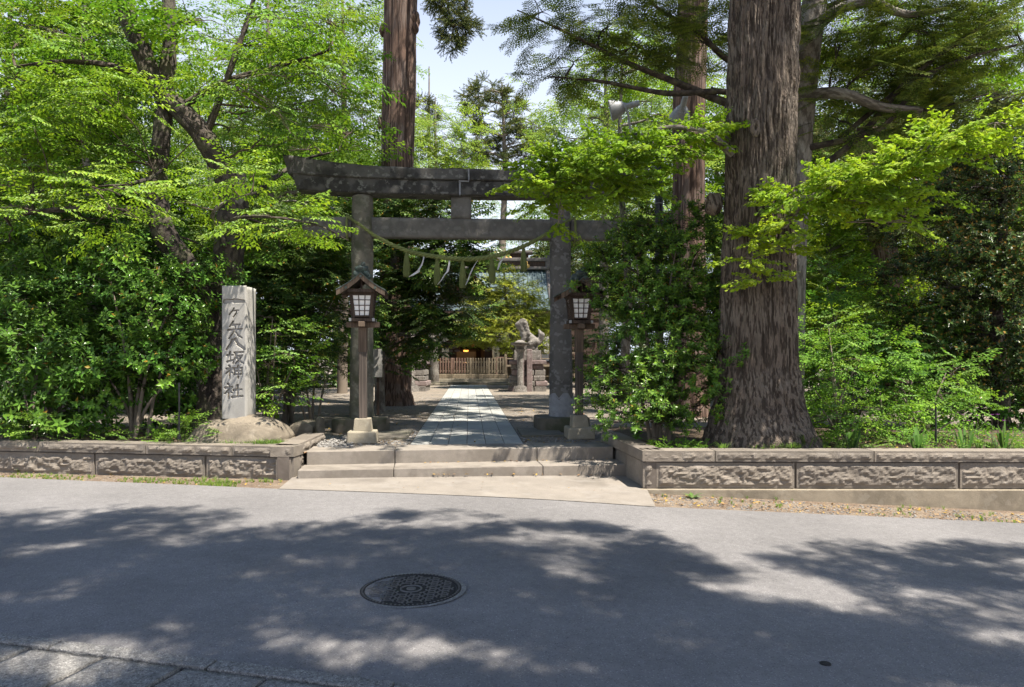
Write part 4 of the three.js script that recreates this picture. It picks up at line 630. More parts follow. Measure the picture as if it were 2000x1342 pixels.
  const gp = at(992, 503, Zb - 0.4); part(up, 'gold_crest', merge([0, 2.1, 4.2].map(a => new THREE.SphereGeometry(0.17, 12, 8).scale(1, 1, 0.3).translate(gp.x + 0.17 * Math.sin(a), gp.y + 0.17 * Math.cos(a), gp.z))), M.gold);
  // dormer gable over the entrance
  const ga = at(918, 522, Zf - 0.5), gw = 1.55, gh = 1.55, sh = new THREE.Shape(); sh.moveTo(-gw, -gh); sh.quadraticCurveTo(-gw * 0.45, -gh * 0.75, 0, 0); sh.quadraticCurveTo(gw * 0.45, -gh * 0.75, gw, -gh); sh.lineTo(gw - 0.12, -gh - 0.22); sh.quadraticCurveTo(gw * 0.4, -gh * 0.95, 0, -0.38); sh.quadraticCurveTo(-gw * 0.4, -gh * 0.95, -gw + 0.12, -gh - 0.22); sh.closePath();
  const gable = part(t, 'gable', uvBox(new THREE.ExtrudeGeometry(sh, { depth: 0.12, bevelEnabled: false }).translate(ga.x, ga.y, ga.z)), M.hallRed);
  const sl = new THREE.Shape(); sl.moveTo(-gw - 0.15, -gh - 0.02); sl.quadraticCurveTo(-gw * 0.45, -gh * 0.72, 0, 0.12); sl.quadraticCurveTo(gw * 0.45, -gh * 0.72, gw + 0.15, -gh - 0.02); sl.lineTo(gw, -gh); sl.quadraticCurveTo(gw * 0.45, -gh * 0.75, 0, 0); sl.quadraticCurveTo(-gw * 0.45, -gh * 0.75, -gw, -gh); sl.closePath();
  part(gable, 'gable_roof', uvBox(new THREE.ExtrudeGeometry(sl, { depth: 2.6, bevelEnabled: false }).translate(ga.x, ga.y + 0.01, ga.z - 2.2)), M.copperRoof);
  part(gable, 'gable_wall', uvBox(new THREE.ShapeGeometry(new THREE.Shape([[-gw, -gh], [0, -0.3], [gw, -gh]].map(p => new THREE.Vector2(...p)))).translate(ga.x, ga.y, ga.z - 0.4)), M.hallWood);
  part(gable, 'ridge_finial', roughen(new THREE.SphereGeometry(0.24, 16, 12).scale(1.2, 0.9, 0.6).translate(ga.x, ga.y + 0.28, ga.z + 0.1), 0.09, 8, 3), M.ridge);
  // veranda on the right with railings
  const vx0 = X(986), vx1 = X(1120), vz = -Zf + 2.3, vy = 1.25;
  const ver = part(t, 'veranda_floor', box(vx0, vx1, vy - 0.1, vy, -Zf + 0.4, vz, 0.01), M.fenceWood);
  for (let k = 0; k < 5; k++) { const x = lerp(vx0 + 0.1, vx1 - 0.1, k / 4); part(ver, 'veranda_leg', box(x - 0.07, x + 0.07, 0.25, vy - 0.1, vz - 0.25, vz - 0.11), M.fenceWood); part(ver, 'rail_post', box(x - 0.045, x + 0.045, vy, vy + 0.62, vz - 0.14, vz - 0.05), M.fenceWoodRed); }
  for (const y of [0.3, 0.6]) part(ver, 'rail', box(vx0, vx1, vy + y, vy + y + 0.06, vz - 0.13, vz - 0.06, 0.01), M.fenceWood);
  part(ver, 'lower_brace', box(vx0, vx1, 0.62, 0.7, vz - 0.22, vz - 0.15, 0.01), M.fenceWood);
  part(ver, 'stair_rail', merge([box(vx0 - 0.45, vx0 - 0.35, 0.35, vy + 0.4, vz - 0.1, vz, 0.01), box(vx0 - 0.45, vx0, vy + 0.36, vy + 0.42, vz - 0.1, vz, 0.01)]), M.fenceWoodRed);
  part(t, 'white_wall_panel', box(X(1050), X(1072), fl + 0.1, fl + 1.6, -Zf - 0.18, -Zf - 0.12), M.white);
  // paper lanterns with writing
  for (const [px, py, lab] of [[870, 692, 'cream paper lantern with black writing left of the hall entrance'], [968.5, 688, 'cream paper lantern with black writing right of the hall entrance']]) {
    const Z = Zf - 1.1, p = at(px, py, Z), pt = thing('paper_lantern', lab, 'paper lantern', p, 'paper lanterns at the hall entrance');
    const lc = document.createElement('canvas'); lc.width = 256; lc.height = 256; const k = lc.getContext('2d'); k.fillStyle = '#d9cfb4'; k.fillRect(0, 0, 256, 256); k.strokeStyle = '#16120f';
    GLYPH.forEach((gl, i) => strokesTo(k, gl.s, 172, 18 + i * 32, 32, 24, 5)); k.strokeStyle = '#b03a30'; k.lineWidth = 7; for (const x of [118, 246]) { k.beginPath(); k.arc(x, 118, 22, 0, 6.3); k.stroke(); k.beginPath(); k.arc(x, 118, 10, 0, 6.3); k.stroke(); }
    const lt = new THREE.CanvasTexture(lc); lt.colorSpace = THREE.SRGBColorSpace; lt.wrapS = THREE.RepeatWrapping; lt.offset.x = px < 900 ? 0.0 : -0.0;
    const prof = []; for (let i = 0; i <= 24; i++) { const s = i / 24; prof.push(new THREE.Vector2(0.12 + 0.085 * Math.pow(Math.sin(Math.PI * lerp(0.1, 0.9, s)), 0.7) + 0.004 * (i % 2), -0.33 + 0.66 * s)); }
    const g = new THREE.LatheGeometry(prof, 32); g.rotateY(-0.93 * Math.PI * 2 + 1.2); g.translate(p.x, p.y, p.z);
    part(pt, 'shade', g, new THREE.MeshPhysicalMaterial({ map: lt, roughness: 0.9, transmission: 0.2, thickness: 0, side: THREE.DoubleSide })); for (const s of [-1, 1]) part(pt, 'rim', new THREE.CylinderGeometry(0.14, 0.14, 0.05, 24).translate(p.x, p.y + s * 0.345, p.z), M.black); part(pt, 'cord', new THREE.CylinderGeometry(0.012, 0.012, 0.6, 6).translate(p.x, p.y + 0.66, p.z), M.black);
  }
}
// guardian lions on their stacked stone bases
function lionGeo(sd) {
  const mc = new MarchingCubes(48, new THREE.MeshBasicMaterial(), false, false, 60000), n = 48, B = []; // x forward (facing), y up; box -0.75..0.75
  const cap = (a, b, r0, r1) => B.push([a, b, r0, r1]);
  cap([-0.26, -0.3, 0], [0.1, 0.04, 0], 0.2, 0.18); cap([0.1, 0.04, 0], [0.2, 0.3, 0], 0.19, 0.17); cap([0.2, 0.46, 0], [0.36, 0.4, 0], 0.19, 0.13);   // body, neck, head, muzzle
  for (const s of [-1, 1]) { cap([0.14, 0.0, 0.13 * s], [0.22, -0.5, 0.13 * s], 0.1, 0.07); cap([0.22, -0.52, 0.13 * s], [0.32, -0.54, 0.13 * s], 0.075, 0.06); cap([-0.3, -0.3, 0.14 * s], [-0.08, -0.36, 0.18 * s], 0.15, 0.11); cap([-0.08, -0.36, 0.18 * s], [-0.2, -0.52, 0.17 * s], 0.09, 0.07); cap([-0.2, -0.54, 0.17 * s], [0.0, -0.55, 0.17 * s], 0.07, 0.06); cap([0.16, 0.6, 0.1 * s], [0.08, 0.58, 0.15 * s], 0.055, 0.03); for (let k = 0; k < 4; k++) cap([0.1 - k * 0.03, 0.48 - k * 0.13, 0.15 * s], [0.03 - k * 0.03, 0.42 - k * 0.13, 0.17 * s], 0.075, 0.05); }
  cap([-0.44, -0.3, 0], [-0.52, 0.0, 0], 0.09, 0.12); cap([-0.52, 0.0, 0], [-0.42, 0.2, 0], 0.11, 0.04); cap([0.36, 0.3, 0], [0.26, 0.3, 0], 0.07, 0.09);
  for (let z = 0; z < n; z++) for (let y = 0; y < n; y++) for (let x = 0; x < n; x++) {
    const p = [(x / (n - 1) * 2 - 1) * 0.75, (y / (n - 1) * 2 - 1) * 0.75, (z / (n - 1) * 2 - 1) * 0.75]; let d = 9;
    for (const [a, b, r0, r1] of B) { const ab = [b[0] - a[0], b[1] - a[1], b[2] - a[2]], ap = [p[0] - a[0], p[1] - a[1], p[2] - a[2]], h = clamp((ap[0] * ab[0] + ap[1] * ab[1] + ap[2] * ab[2]) / (ab[0] ** 2 + ab[1] ** 2 + ab[2] ** 2 + 1e-9)), e = Math.hypot(ap[0] - ab[0] * h, ap[1] - ab[1] * h, ap[2] - ab[2] * h) - lerp(r0, r1, h), k = 0.05, m = clamp(0.5 + 0.5 * (d - e) / k); d = lerp(d, e, m) - k * m * (1 - m); }
    mc.field[x + y * n + z * n * n] = -(d + 0.03 * (fbm(p[0] * 9 + sd, p[1] * 9, p[2] * 9, 2) - 0.5));
  }
  mc.isolation = 0; mc.update(); const g = new THREE.BufferGeometry(); g.setAttribute('position', new THREE.BufferAttribute(mc.positionArray.slice(0, mc.count * 3), 3)); g.scale(0.82, 0.78, 0.82); return roughen(g, 0.004, 10, sd);
}
function guardian(u, s, label, blabel) { // u: offset from path centre; s: facing
  const Z = 29.2, c = zAt(Z), cx = c.x + u, t = thing('lion_base', blabel, 'pedestal', V(cx, PY, c.z), 'stone pedestals beside the path'); setSeed(90 + s);
  const tiers = [[0.78, 0, 0.2], [0.76, 0.2, 0.4], [0.72, 0.4, 0.62], [0.68, 0.62, 0.86], [0.66, 0.86, 1.06]]; // courses of rough blocks
  tiers.forEach(([h, a, b], k) => { for (let f = 0; f < 3; f++) for (let r = 0; r < 2; r++) { const w = 2 * h / 3, x = cx - h + f * w + (k % 2 ? 0.04 : -0.02), z = c.z + (r ? -h : 0); part(t, 'block', roughen(box(x + 0.012, x + w - 0.012, PY + a - (k ? 0 : 0.1), PY + b - 0.015, z + 0.01, z + h - 0.01, 0.03), 0.03, 5, R() * 50), (f + k) % 3 ? M.oldStone : M.pinkStone); } });
  part(t, 'ledge', roughen(box(cx - 0.74, cx + 0.74, PY + 1.06, PY + 1.22, c.z - 0.74, c.z + 0.74, 0.03), 0.02, 5, 3), M.pinkStone); part(t, 'plinth', roughen(box(cx - 0.54, cx + 0.54, PY + 1.22, PY + 1.62, c.z - 0.5, c.z + 0.5, 0.03), 0.015, 6, 4), M.oldStone);
  const ly = PY + 1.62; const li = thing('guardian_lion', label, 'statue', V(cx, ly, c.z), 'guardian lion statues'); part(li, 'slab', roughen(box(cx - 0.42, cx + 0.42, ly, ly + 0.2, c.z - 0.25, c.z + 0.25, 0.02), 0.012, 7, 6), M.oldStone);
  const g = lionGeo(s); if (s > 0) g.rotateY(Math.PI); g.translate(cx, ly + 0.2 + 0.45, c.z); part(li, 'lion', g, M.oldStone);
}
{ const k = at(1030, 0, 29.2).x - zAt(29.2).x; guardian(k, 1, 'weathered stone guardian lion sitting above the stacked block base', 'stacked stone block base behind two upright stone posts'); guardian(-k, -1, 'stone guardian lion half hidden by the cedar and the glossy tree', 'stacked stone block base beside the old cedar trunk'); }
for (const [px, py0, py1, Z, lab] of [[1018, 683, 764, 27.0, 'tall stone post with a carved slot before the lion base'], [1034, 682, 764, 27.0, 'plain tall stone post before the lion base'], [801, 688, 762, 27.3, 'purple grey stone post beside the cedar trunk']]) {
  const b = onY(px, py1, PY), h = at(px, py0, -b.z).y - PY, t = thing('stone_post', lab, 'stone post', b, 'upright stone posts by the lion bases'); part(t, 'shaft', roughen(box(b.x - 0.11, b.x + 0.11, PY - 0.1, PY + h, b.z - 0.11, b.z + 0.11, 0.03), 0.012, 6, px), M.pinkStone); if (px === 1018) part(t, 'slot', box(b.x - 0.07, b.x + 0.07, PY + h * 0.68, PY + h * 0.86, b.z + 0.1, b.z + 0.117), M.mortar);
}
{ const Z = 28.0, p = at(1016, 0, Z), t = thing('stone_lantern', 'small stone lantern with a curled round cap beside the guardian lion', 'stone lantern', V(p.x, PY, -Z)); const lat = (pts, n = 24) => new THREE.LatheGeometry(pts.map(q => new THREE.Vector2(...q)), n);
  const y = py => at(0, py, Z).y; part(t, 'cap', roughen(lat([[0.03, y(664)], [0.1, y(664.5)], [0.2, y(668)], [0.36, y(671)], [0.37, y(669)], [0.36, y(674)], [0.12, y(676)]]).translate(p.x, 0, -Z), 0.01, 8, 1), M.oldStone); part(t, 'fire_box', taper(0.3, y(674) - y(682), 0.3, 0.3, 0.3).translate(p.x, y(682), -Z), M.oldStone); part(t, 'shaft', roughen(lat([[0.2, y(682)], [0.2, y(684)], [0.12, y(688)], [0.12, y(752)], [0.25, y(756)], [0.27, PY - 0.1]]).translate(p.x, 0, -Z), 0.01, 6, 1), M.oldStone); }
{ const Z = 28.4, p = at(803, 0, Z), t = thing('stone_lantern', 'stone lantern with a flared cap beside the cedar trunk', 'stone lantern', V(p.x, PY, -Z)); const lat = (pts, n = 24) => new THREE.LatheGeometry(pts.map(q => new THREE.Vector2(...q)), n), y = py => at(0, py, Z).y;
  part(t, 'cap', roughen(lat([[0.03, y(648)], [0.12, y(652)], [0.3, y(660)], [0.5, y(668)], [0.5, y(671)], [0.15, y(673)]]).translate(p.x, 0, -Z), 0.015, 8, 1), M.oldStone); part(t, 'fire_box', taper(0.34, y(672) - y(686), 0.34, 0.34, 0.34).translate(p.x, y(686), -Z), M.oldStone); part(t, 'shaft', roughen(lat([[0.3, y(686)], [0.3, y(689)], [0.15, y(693)], [0.15, y(750)], [0.3, y(755)], [0.32, PY - 0.1]]).translate(p.x, 0, -Z), 0.01, 6, 1), M.oldStone); }

// ------------------------------------------------------------------ leaf sprays (small twigs with real leaf faces)
class LeafBuf {
  constructor() { this.p = []; this.n = []; this.c = []; this.i = []; }
  vert(v, n, c) { this.p.push(v.x, v.y, v.z); this.n.push(n.x, n.y, n.z); this.c.push(c[0], c[1], c[2]); return this.p.length / 3 - 1; }
  leaf(b, dir, up, L, W, c, droop = 0.12, fold = 0.22, pos = 0.45) {   // folded blade of four faces
    const d = dir.clone().normalize(), s = d.clone().cross(up).normalize(), u = s.clone().cross(d).normalize(), q = (a, x, y) => b.clone().addScaledVector(d, a * L).addScaledVector(s, x * W).addScaledVector(u, y * L);
    const nl = u.clone().addScaledVector(s, 0.35).normalize(), nr = u.clone().addScaledVector(s, -0.35).normalize();
    const B = this.vert(b, u, c), m = this.vert(q(pos, 0, -0.02), u, c), l = this.vert(q(pos, -0.5, fold * W / L * 0.5), nl, c), r = this.vert(q(pos, 0.5, fold * W / L * 0.5), nr, c), t = this.vert(q(1, 0, -droop), u, c);
    this.i.push(B, r, m, m, r, t, B, m, l, m, t, l);
  }
  strip(b, dir, up, L, W, c, curl = 0) {                              // narrow needle strip, two faces
    const d = dir.clone().normalize(), s = d.clone().cross(up).normalize(), u = s.clone().cross(d); const q = (a, x, y) => b.clone().addScaledVector(d, a * L).addScaledVector(s, x * W).addScaledVector(u, y * L);
    const B = this.vert(b, u, c), l = this.vert(q(0.4, -0.5, curl * 0.3), u, c), r = this.vert(q(0.4, 0.5, curl * 0.3), u, c), t = this.vert(q(1, 0, curl), u, c); this.i.push(B, r, l, l, r, t);
  }
  fan(b, dir, up, L, W, c) {                                          // ginkgo leaf: fan with a wavy outer edge
    const d = dir.clone().normalize(), s = d.clone().cross(up).normalize(), u = s.clone().cross(d), B = this.vert(b, u, c), rim = [];
    for (const [x, a, y] of [[-0.5, 0.62, 0.05], [-0.27, 0.95, -0.03], [0, 0.9, 0.04], [0.27, 0.96, -0.02], [0.5, 0.62, 0.06]]) rim.push(this.vert(b.clone().addScaledVector(d, a * L).addScaledVector(s, x * W).addScaledVector(u, y * L), u, c));
    for (let k = 0; k < 4; k++) this.i.push(B, rim[k + 1], rim[k]);
  }
  stem(a, b, r0, r1, c) {
    const d = b.clone().sub(a).normalize(), s = Math.abs(d.y) < 0.9 ? d.clone().cross(V(0, 1, 0)).normalize() : V(1, 0, 0), u = s.clone().cross(d), k = [];
    for (const [p, r] of [[a, r0], [b, r1]]) for (let j = 0; j < 3; j++) { const n = s.clone().multiplyScalar(Math.cos(j * 2.094)).addScaledVector(u, Math.sin(j * 2.094)); k.push(this.vert(p.clone().addScaledVector(n, r), n, c)); }
    for (let j = 0; j < 3; j++) { const m = (j + 1) % 3; this.i.push(k[j], k[m], k[3 + m], k[j], k[3 + m], k[3 + j]); }
  }
  build() { const g = new THREE.BufferGeometry(); g.setAttribute('position', new THREE.Float32BufferAttribute(this.p, 3)); g.setAttribute('normal', new THREE.Float32BufferAttribute(this.n, 3)); g.setAttribute('color', new THREE.Float32BufferAttribute(this.c, 3)); g.setIndex(this.i); return g; }
}
const jit = (c, a = 0.22) => { if (c[1] < 0.24 && c[1] > c[0] * 1.6 && R() < 0.012) return [0.36, 0.22, 0.03]; const k = 1 + rr(-a, a), h = rr(-0.09, 0.09); return [c[0] * k * (1 + h), c[1] * k, c[2] * k * (1 - h)]; };
const rv = (a = 1) => V(rr(-a, a), rr(-a, a), rr(-a, a));
const SP = {};
function sprayFlat(o, sd) { // alternate leaves in one plane along a twig and its side shoots
  setSeed(sd); const b = new LeafBuf(), { len, L, W, cols, stemC = [0.08, 0.055, 0.035], gap = 0.05, side = 4, hang = 0.35, droop = 0.15, sr = 0.004 } = o;
  const shoot = (a, dir, l, lv) => {
    let p = a.clone(), d = dir.clone().normalize(); const n = Math.max(3, Math.round(l / gap));
    for (let k = 0; k < n; k++) {
      const q = p.clone().addScaledVector(d, l / n); b.stem(p, q, sr * (1 - k / n * 0.7) * (lv ? 0.6 : 1), sr * (1 - (k + 1) / n * 0.7) * (lv ? 0.6 : 1), stemC);
      const s = d.clone().cross(V(0, 1, 0)).normalize().multiplyScalar(k % 2 ? 1 : -1), dd = d.clone().multiplyScalar(rr(0.5, 1.0)).addScaledVector(s, rr(0.7, 1.1)).add(V(0, rr(-hang, 0.08), 0)), up = V(rr(-0.35, 0.35), 1, rr(-0.35, 0.35));
      if (k || lv) b.leaf(q, dd, up, L * rr(0.75, 1.15), W * rr(0.8, 1.15), jit(cols[Math.floor(R() * cols.length)]), rr(0.05, 0.25));
      if (!lv && k > 1 && k < n - 1 && R() < side / n * 1.6) shoot(q, d.clone().multiplyScalar(0.7).addScaledVector(s, 0.8).add(V(0, rr(-0.12, 0.1), 0)), l * rr(0.28, 0.5) * (1 - k / n * 0.4), 1);
      p = q; d.add(V(rr(-0.08, 0.08), -droop * l / n * 2, rr(-0.1, 0.1))).normalize();
    }
    b.leaf(p, d, V(0, 1, 0), L, W, jit(cols[0]), 0.2);
  };
  shoot(V(0, 0, 0), V(1, 0.06, 0), len, 0); return b.build();
}
function sprayWhorl(o, sd) { // leafy shoots ending in rosettes, for evergreen shrubs
  setSeed(sd); const b = new LeafBuf(), { len, L, W, cols, tip, n = 5, per = 7, rise = 0.5, stemC = [0.07, 0.06, 0.03] } = o;
  for (let k = 0; k < n; k++) {
    const a = V(rr(0, len * 0.4), rr(-0.03, 0.03), rr(-0.05, 0.05)), e = V(len * rr(0.45, 1), rr(-0.12, 0.3) * len, rr(-0.55, 0.55) * len), ax = e.clone().sub(a).normalize().add(V(0, rise, 0)).normalize(); b.stem(a, e, 0.005, 0.003, stemC);
    const s = ax.clone().cross(V(0.3, 0.2, 0.9)).normalize(), u = s.clone().cross(ax), ph = rr(0, 6);
    for (let j = 0; j < per; j++) { const g = ph + j * 2.4, out = s.clone().multiplyScalar(Math.cos(g)).addScaledVector(u, Math.sin(g)), lift = j / per, base = e.clone().addScaledVector(ax, (lift - 0.7) * L * 0.9), dir = out.clone().addScaledVector(ax, 0.15 + 0.9 * lift); b.leaf(base, dir, ax.clone().addScaledVector(out, -0.25).add(rv(0.15)), L * rr(0.75, 1.1) * (1 - 0.25 * lift), W * rr(0.8, 1.1), jit(tip && lift > (o.tipAt || 0.65) ? tip : cols[Math.floor(R() * cols.length)]), rr(0.1, 0.3)); }
  }
  return b.build();
}
function sprayGinkgo(sd, c) { setSeed(sd); const b = new LeafBuf(); let p = V(0, 0, 0), d = V(1, 0.03, 0); const n = 8;
  for (let k = 0; k < n; k++) { const q = p.clone().addScaledVector(d, 0.085); b.stem(p, q, 0.006 * (1 - k / n * 0.6), 0.006 * (1 - (k + 1) / n * 0.6), [0.17, 0.13, 0.09]);
    for (let m = 0; m < 6; m++) { const g = rr(0, 6.283), o = V(Math.cos(g) * 0.5 + 0.25, rr(-0.25, 0.35), Math.sin(g)).normalize(), e = q.clone().addScaledVector(o, rr(0.03, 0.075)); b.stem(q, e, 0.0015, 0.001, mul3(c, 0.8)); b.fan(e, o.clone().add(V(0, rr(-0.7, -0.1), 0)), V(rr(-0.7, 0.7), 1, rr(-0.3, 0.9)), rr(0.06, 0.085), rr(0.085, 0.12), jit(c, 0.18)); }
    p = q; d.add(V(0, rr(-0.04, 0.03), rr(-0.14, 0.14))).normalize(); }
  return b.build(); }
function sprayNeedle(sd, cols) { setSeed(sd); const b = new LeafBuf(); let p = V(0, 0, 0), d = V(1, 0, 0); const n = 8, len = 0.75; // flat conifer spray with two-ranked twigs
  for (let k = 0; k < n; k++) { const q = p.clone().addScaledVector(d, len / n); b.stem(p, q, 0.005 * (1 - k / n * 0.7), 0.005 * (1 - (k + 1) / n * 0.7), [0.07, 0.05, 0.03]);
    for (const s of [-1, 1]) { const tl = 0.3 * (1 - k / n * 0.72) * rr(0.7, 1.1); let a = q.clone(), td = d.clone().multiplyScalar(0.75).add(V(0, rr(-0.12, 0.04), s * 0.8)).normalize(); const m = Math.max(3, Math.round(tl / 0.05)); for (let j = 0; j < m; j++) { const e = a.clone().addScaledVector(td, tl / m); const sd2 = td.clone().cross(V(0, 1, 0)).normalize(), c = jit(cols[j > m - 3 ? 1 : 0], 0.2); for (const z of [-1, 1]) b.strip(a, td.clone().multiplyScalar(0.8).addScaledVector(sd2, z * 0.9).add(V(0, rr(-0.1, 0.1), 0)), V(rr(-0.2, 0.2), 1, rr(-0.2, 0.2)), rr(0.075, 0.1), 0.026, c); a = e; td.y -= 0.03; } b.strip(a, td, V(0, 1, 0), 0.07, 0.018, jit(cols[1])); }
    p = q; d.add(V(0, -0.025, rr(-0.06, 0.06))).normalize(); }
  return b.build(); }
function sprayTuft(sd, cols) { setSeed(sd); const b = new LeafBuf(); // cedar: ropes of short upcurved needles in a drooping clump
  for (let t = 0; t < 8; t++) { let p = V(rr(0, 0.15), rr(-0.05, 0.05), rr(-0.08, 0.08)), d = V(rr(0.3, 1), rr(-0.5, 0.5), rr(-0.9, 0.9)).normalize(); const n = 7; for (let k = 0; k < n; k++) { const q = p.clone().addScaledVector(d, 0.065), c = jit(cols[k > 4 ? 1 : 0], 0.25); for (let j = 0; j < 4; j++) b.strip(p, d.clone().add(rv(0.55)), rv(), rr(0.07, 0.11), 0.022, c, 0.12); p = q; d.add(V(rr(-0.1, 0.1), 0.03, rr(-0.1, 0.1))).normalize(); } b.stem(V(0, 0, 0), p, 0.006, 0.003, [0.1, 0.06, 0.04]); }
  return b.build(); }
const three = f => [f(1), f(2), f(3)];
SP.cherry = three(k => sprayFlat({ len: 0.8, L: 0.105, W: 0.05, cols: [[0.23, 0.36, 0.022], [0.17, 0.3, 0.02]], hang: 0.5 }, 100 + k));
SP.zelkova = three(k => sprayFlat({ len: 0.85, L: 0.085, W: 0.036, gap: 0.045, cols: [[0.27, 0.38, 0.045], [0.21, 0.33, 0.04]], stemC: [0.182, 0.138, 0.08], side: 5, hang: 0.3 }, 110 + k));
SP.maple = three(k => sprayFlat({ len: 0.8, L: 0.075, W: 0.05, gap: 0.045, cols: [[0.26, 0.38, 0.025], [0.2, 0.32, 0.02]], side: 6, hang: 0.15 }, 120 + k));
SP.camellia = three(k => sprayFlat({ len: 0.55, L: 0.085, W: 0.045, gap: 0.032, cols: [[0.075, 0.14, 0.02], [0.055, 0.115, 0.018], [0.095, 0.16, 0.02]], side: 5, hang: 0.4 }, 130 + k));
SP.redtip = three(k => sprayWhorl({ tipAt: 0.82, len: 0.5, L: 0.085, W: 0.038, n: 6, per: 8, cols: [[0.07, 0.125, 0.02], [0.05, 0.1, 0.018]], tip: [0.237, 0.144, 0.025] }, 140 + k));
SP.osmanthus = three(k => sprayWhorl({ len: 0.45, L: 0.1, W: 0.035, n: 6, per: 8, cols: [[0.11, 0.21, 0.02], [0.08, 0.17, 0.018]], tip: [0.145, 0.257, 0.022] }, 150 + k));
SP.aucuba = three(k => sprayWhorl({ len: 0.5, L: 0.165, W: 0.052, n: 4, per: 9, cols: [[0.11, 0.225, 0.022], [0.085, 0.185, 0.02]], tip: [0.116, 0.223, 0.024], rise: 0.9 }, 160 + k));
SP.oval = three(k => sprayWhorl({ len: 0.5, L: 0.11, W: 0.052, n: 5, per: 7, cols: [[0.11, 0.235, 0.022], [0.085, 0.19, 0.018]], tip: [0.112, 0.223, 0.022], rise: 0.5 }, 170 + k));
SP.box = three(k => sprayFlat({ len: 0.5, L: 0.05, W: 0.026, gap: 0.024, cols: [[0.3, 0.35, 0.035], [0.19, 0.25, 0.028]], side: 6, hang: 0.1 }, 180 + k));
SP.podocarp = three(k => sprayWhorl({ len: 0.45, L: 0.115, W: 0.014, n: 6, per: 11, cols: [[0.065, 0.137, 0.022], [0.052, 0.111, 0.02]], tip: [0.208, 0.26, 0.04], rise: 0.1 }, 190 + k));
SP.bright = three(k => sprayFlat({ len: 0.6, L: 0.085, W: 0.045, gap: 0.05, cols: [[0.2, 0.36, 0.028], [0.16, 0.3, 0.026]], side: 4, hang: 0.35, droop: 0.05 }, 195 + k));
SP.ginkgo = three(k => sprayGinkgo(200 + k, [0.32, 0.44, 0.022]));
SP.kaya = three(k => sprayNeedle(210 + k, [[0.1, 0.15, 0.03], [0.18, 0.23, 0.04]]));
SP.sugi = three(k => sprayTuft(220 + k, [[0.09, 0.125, 0.035], [0.17, 0.19, 0.05]]));
const spMat = { camellia: 'leafGloss', redtip: 'leafGloss', osmanthus: 'leafGloss', aucuba: 'leafGloss', oval: 'leafGloss', box: 'leafGloss', kaya: 'needle', sugi: 'needle', podocarp: 'leaf', ginkgo: 'leafThin', maple: 'leafThin', cherry: 'leaf', zelkova: 'leafThin', bright: 'leaf' };

// ------------------------------------------------------------------ woody parts
function limbGeo(pts, radii, o = {}) { // tube through points with given radii; optional fluting and roughness; uv in metres
  const { sides = 10, per = 0.12, amp = 0, flute = 0, fl = 0, sd = 0, close = false } = o, c = new THREE.CatmullRomCurve3(pts), L = c.getLength(), n = Math.max(3, Math.min(420, Math.round(L / per))), pos = [], uv = [], idx = [];
  const fr = c.computeFrenetFrames(n, false); let N = V(1, 0, 0), prev = null; const K = pts.length - 1;
  for (let i = 0; i <= n; i++) {
    const t = i / n, p = c.getPoint(t), T = c.getTangent(t); if (!prev) { N = Math.abs(T.y) > 0.8 ? V(1, 0, 0) : V(0, 1, 0); } N.addScaledVector(T, -N.dot(T)).normalize(); prev = T; const B = T.clone().cross(N), f = t * K, a = Math.min(K - 1, Math.floor(f)), r0 = lerp(radii[a], radii[a + 1], f - a);
    for (let j = 0; j <= sides; j++) {
      const g = j / sides * Math.PI * 2, cg = Math.cos(g), sg = Math.sin(g); let r = r0;
      if (flute) { const low = Math.exp(-(t * L) / (o.flH || 0.6)); r *= 1 + flute * low * (0.5 * Math.cos(g * 5 + sd) + 0.5 * Math.cos(g * 3 + sd * 2)) ; }
      if (amp) { const y = t * L, w = n3(cg * 1.5 + sd, y * 0.9, sg * 1.5) * 1.6, a1 = (j % sides) / sides, rid = Math.abs(2 * n3(Math.cos(g) * (o.rf || 9) + sd + w, y * (o.vf || 1.6) , Math.sin(g) * (o.rf || 9) + w) - 1), r2 = Math.abs(2 * n3(cg * (o.rf || 9) * 2.3 + sd, y * (o.vf || 1.6) * 2.4 + 7, sg * (o.rf || 9) * 2.3) - 1); r += amp * (Math.min(1, rid * 1.9) + 0.45 * r2 - 0.8) + 0.05 * r0 * (n3(cg * 1.2 + 9, y * 0.7, sg * 1.2 + sd) - 0.5) * 2; }
      pos.push(p.x + (N.x * cg + B.x * sg) * r, p.y + (N.y * cg + B.y * sg) * r, p.z + (N.z * cg + B.z * sg) * r); uv.push(j / sides * Math.max(0.15, Math.round(2 * Math.PI * radii[0] * 4) / 4), t * L);
      if (i && j) { const q = (i - 1) * (sides + 1) + j - 1, b = q + sides + 1; idx.push(q, q + 1, b + 1, q, b + 1, b); }
    }
  }
  const g = new THREE.BufferGeometry(); g.setAttribute('position', new THREE.Float32BufferAttribute(pos, 3)); g.setAttribute('uv', new THREE.Float32BufferAttribute(uv, 2)); g.setIndex(idx); g.computeVertexNormals();
  const nn = g.attributes.normal; for (let i = 0; i <= n; i++) { const a = i * (sides + 1), b = a + sides; for (const k of ['X', 'Y', 'Z']) { const m = nn['get' + k](a) + nn['get' + k](b); nn['set' + k](a, m); nn['set' + k](b, m); } }
  return g;
}
const P3 = a => at(a[0], a[1], a[2]);
const branchTo = (a, b, r0, r1, sag = 0.12, o = {}) => { const m = a.clone().lerp(b, 0.5), L = a.distanceTo(b); m.y += sag * L; m.add(rv(0.09 * L)); const m2 = a.clone().lerp(b, 0.8).add(rv(0.06 * L)); m2.y += sag * 0.6 * L; return limbGeo([a, m, m2, b], [r0, lerp(r0, r1, 0.5), lerp(r0, r1, 0.8), r1], { sides: o.sides || 5, per: o.per || L / 7 }); };
const mtx = new THREE.Matrix4(), colr = new THREE.Color();
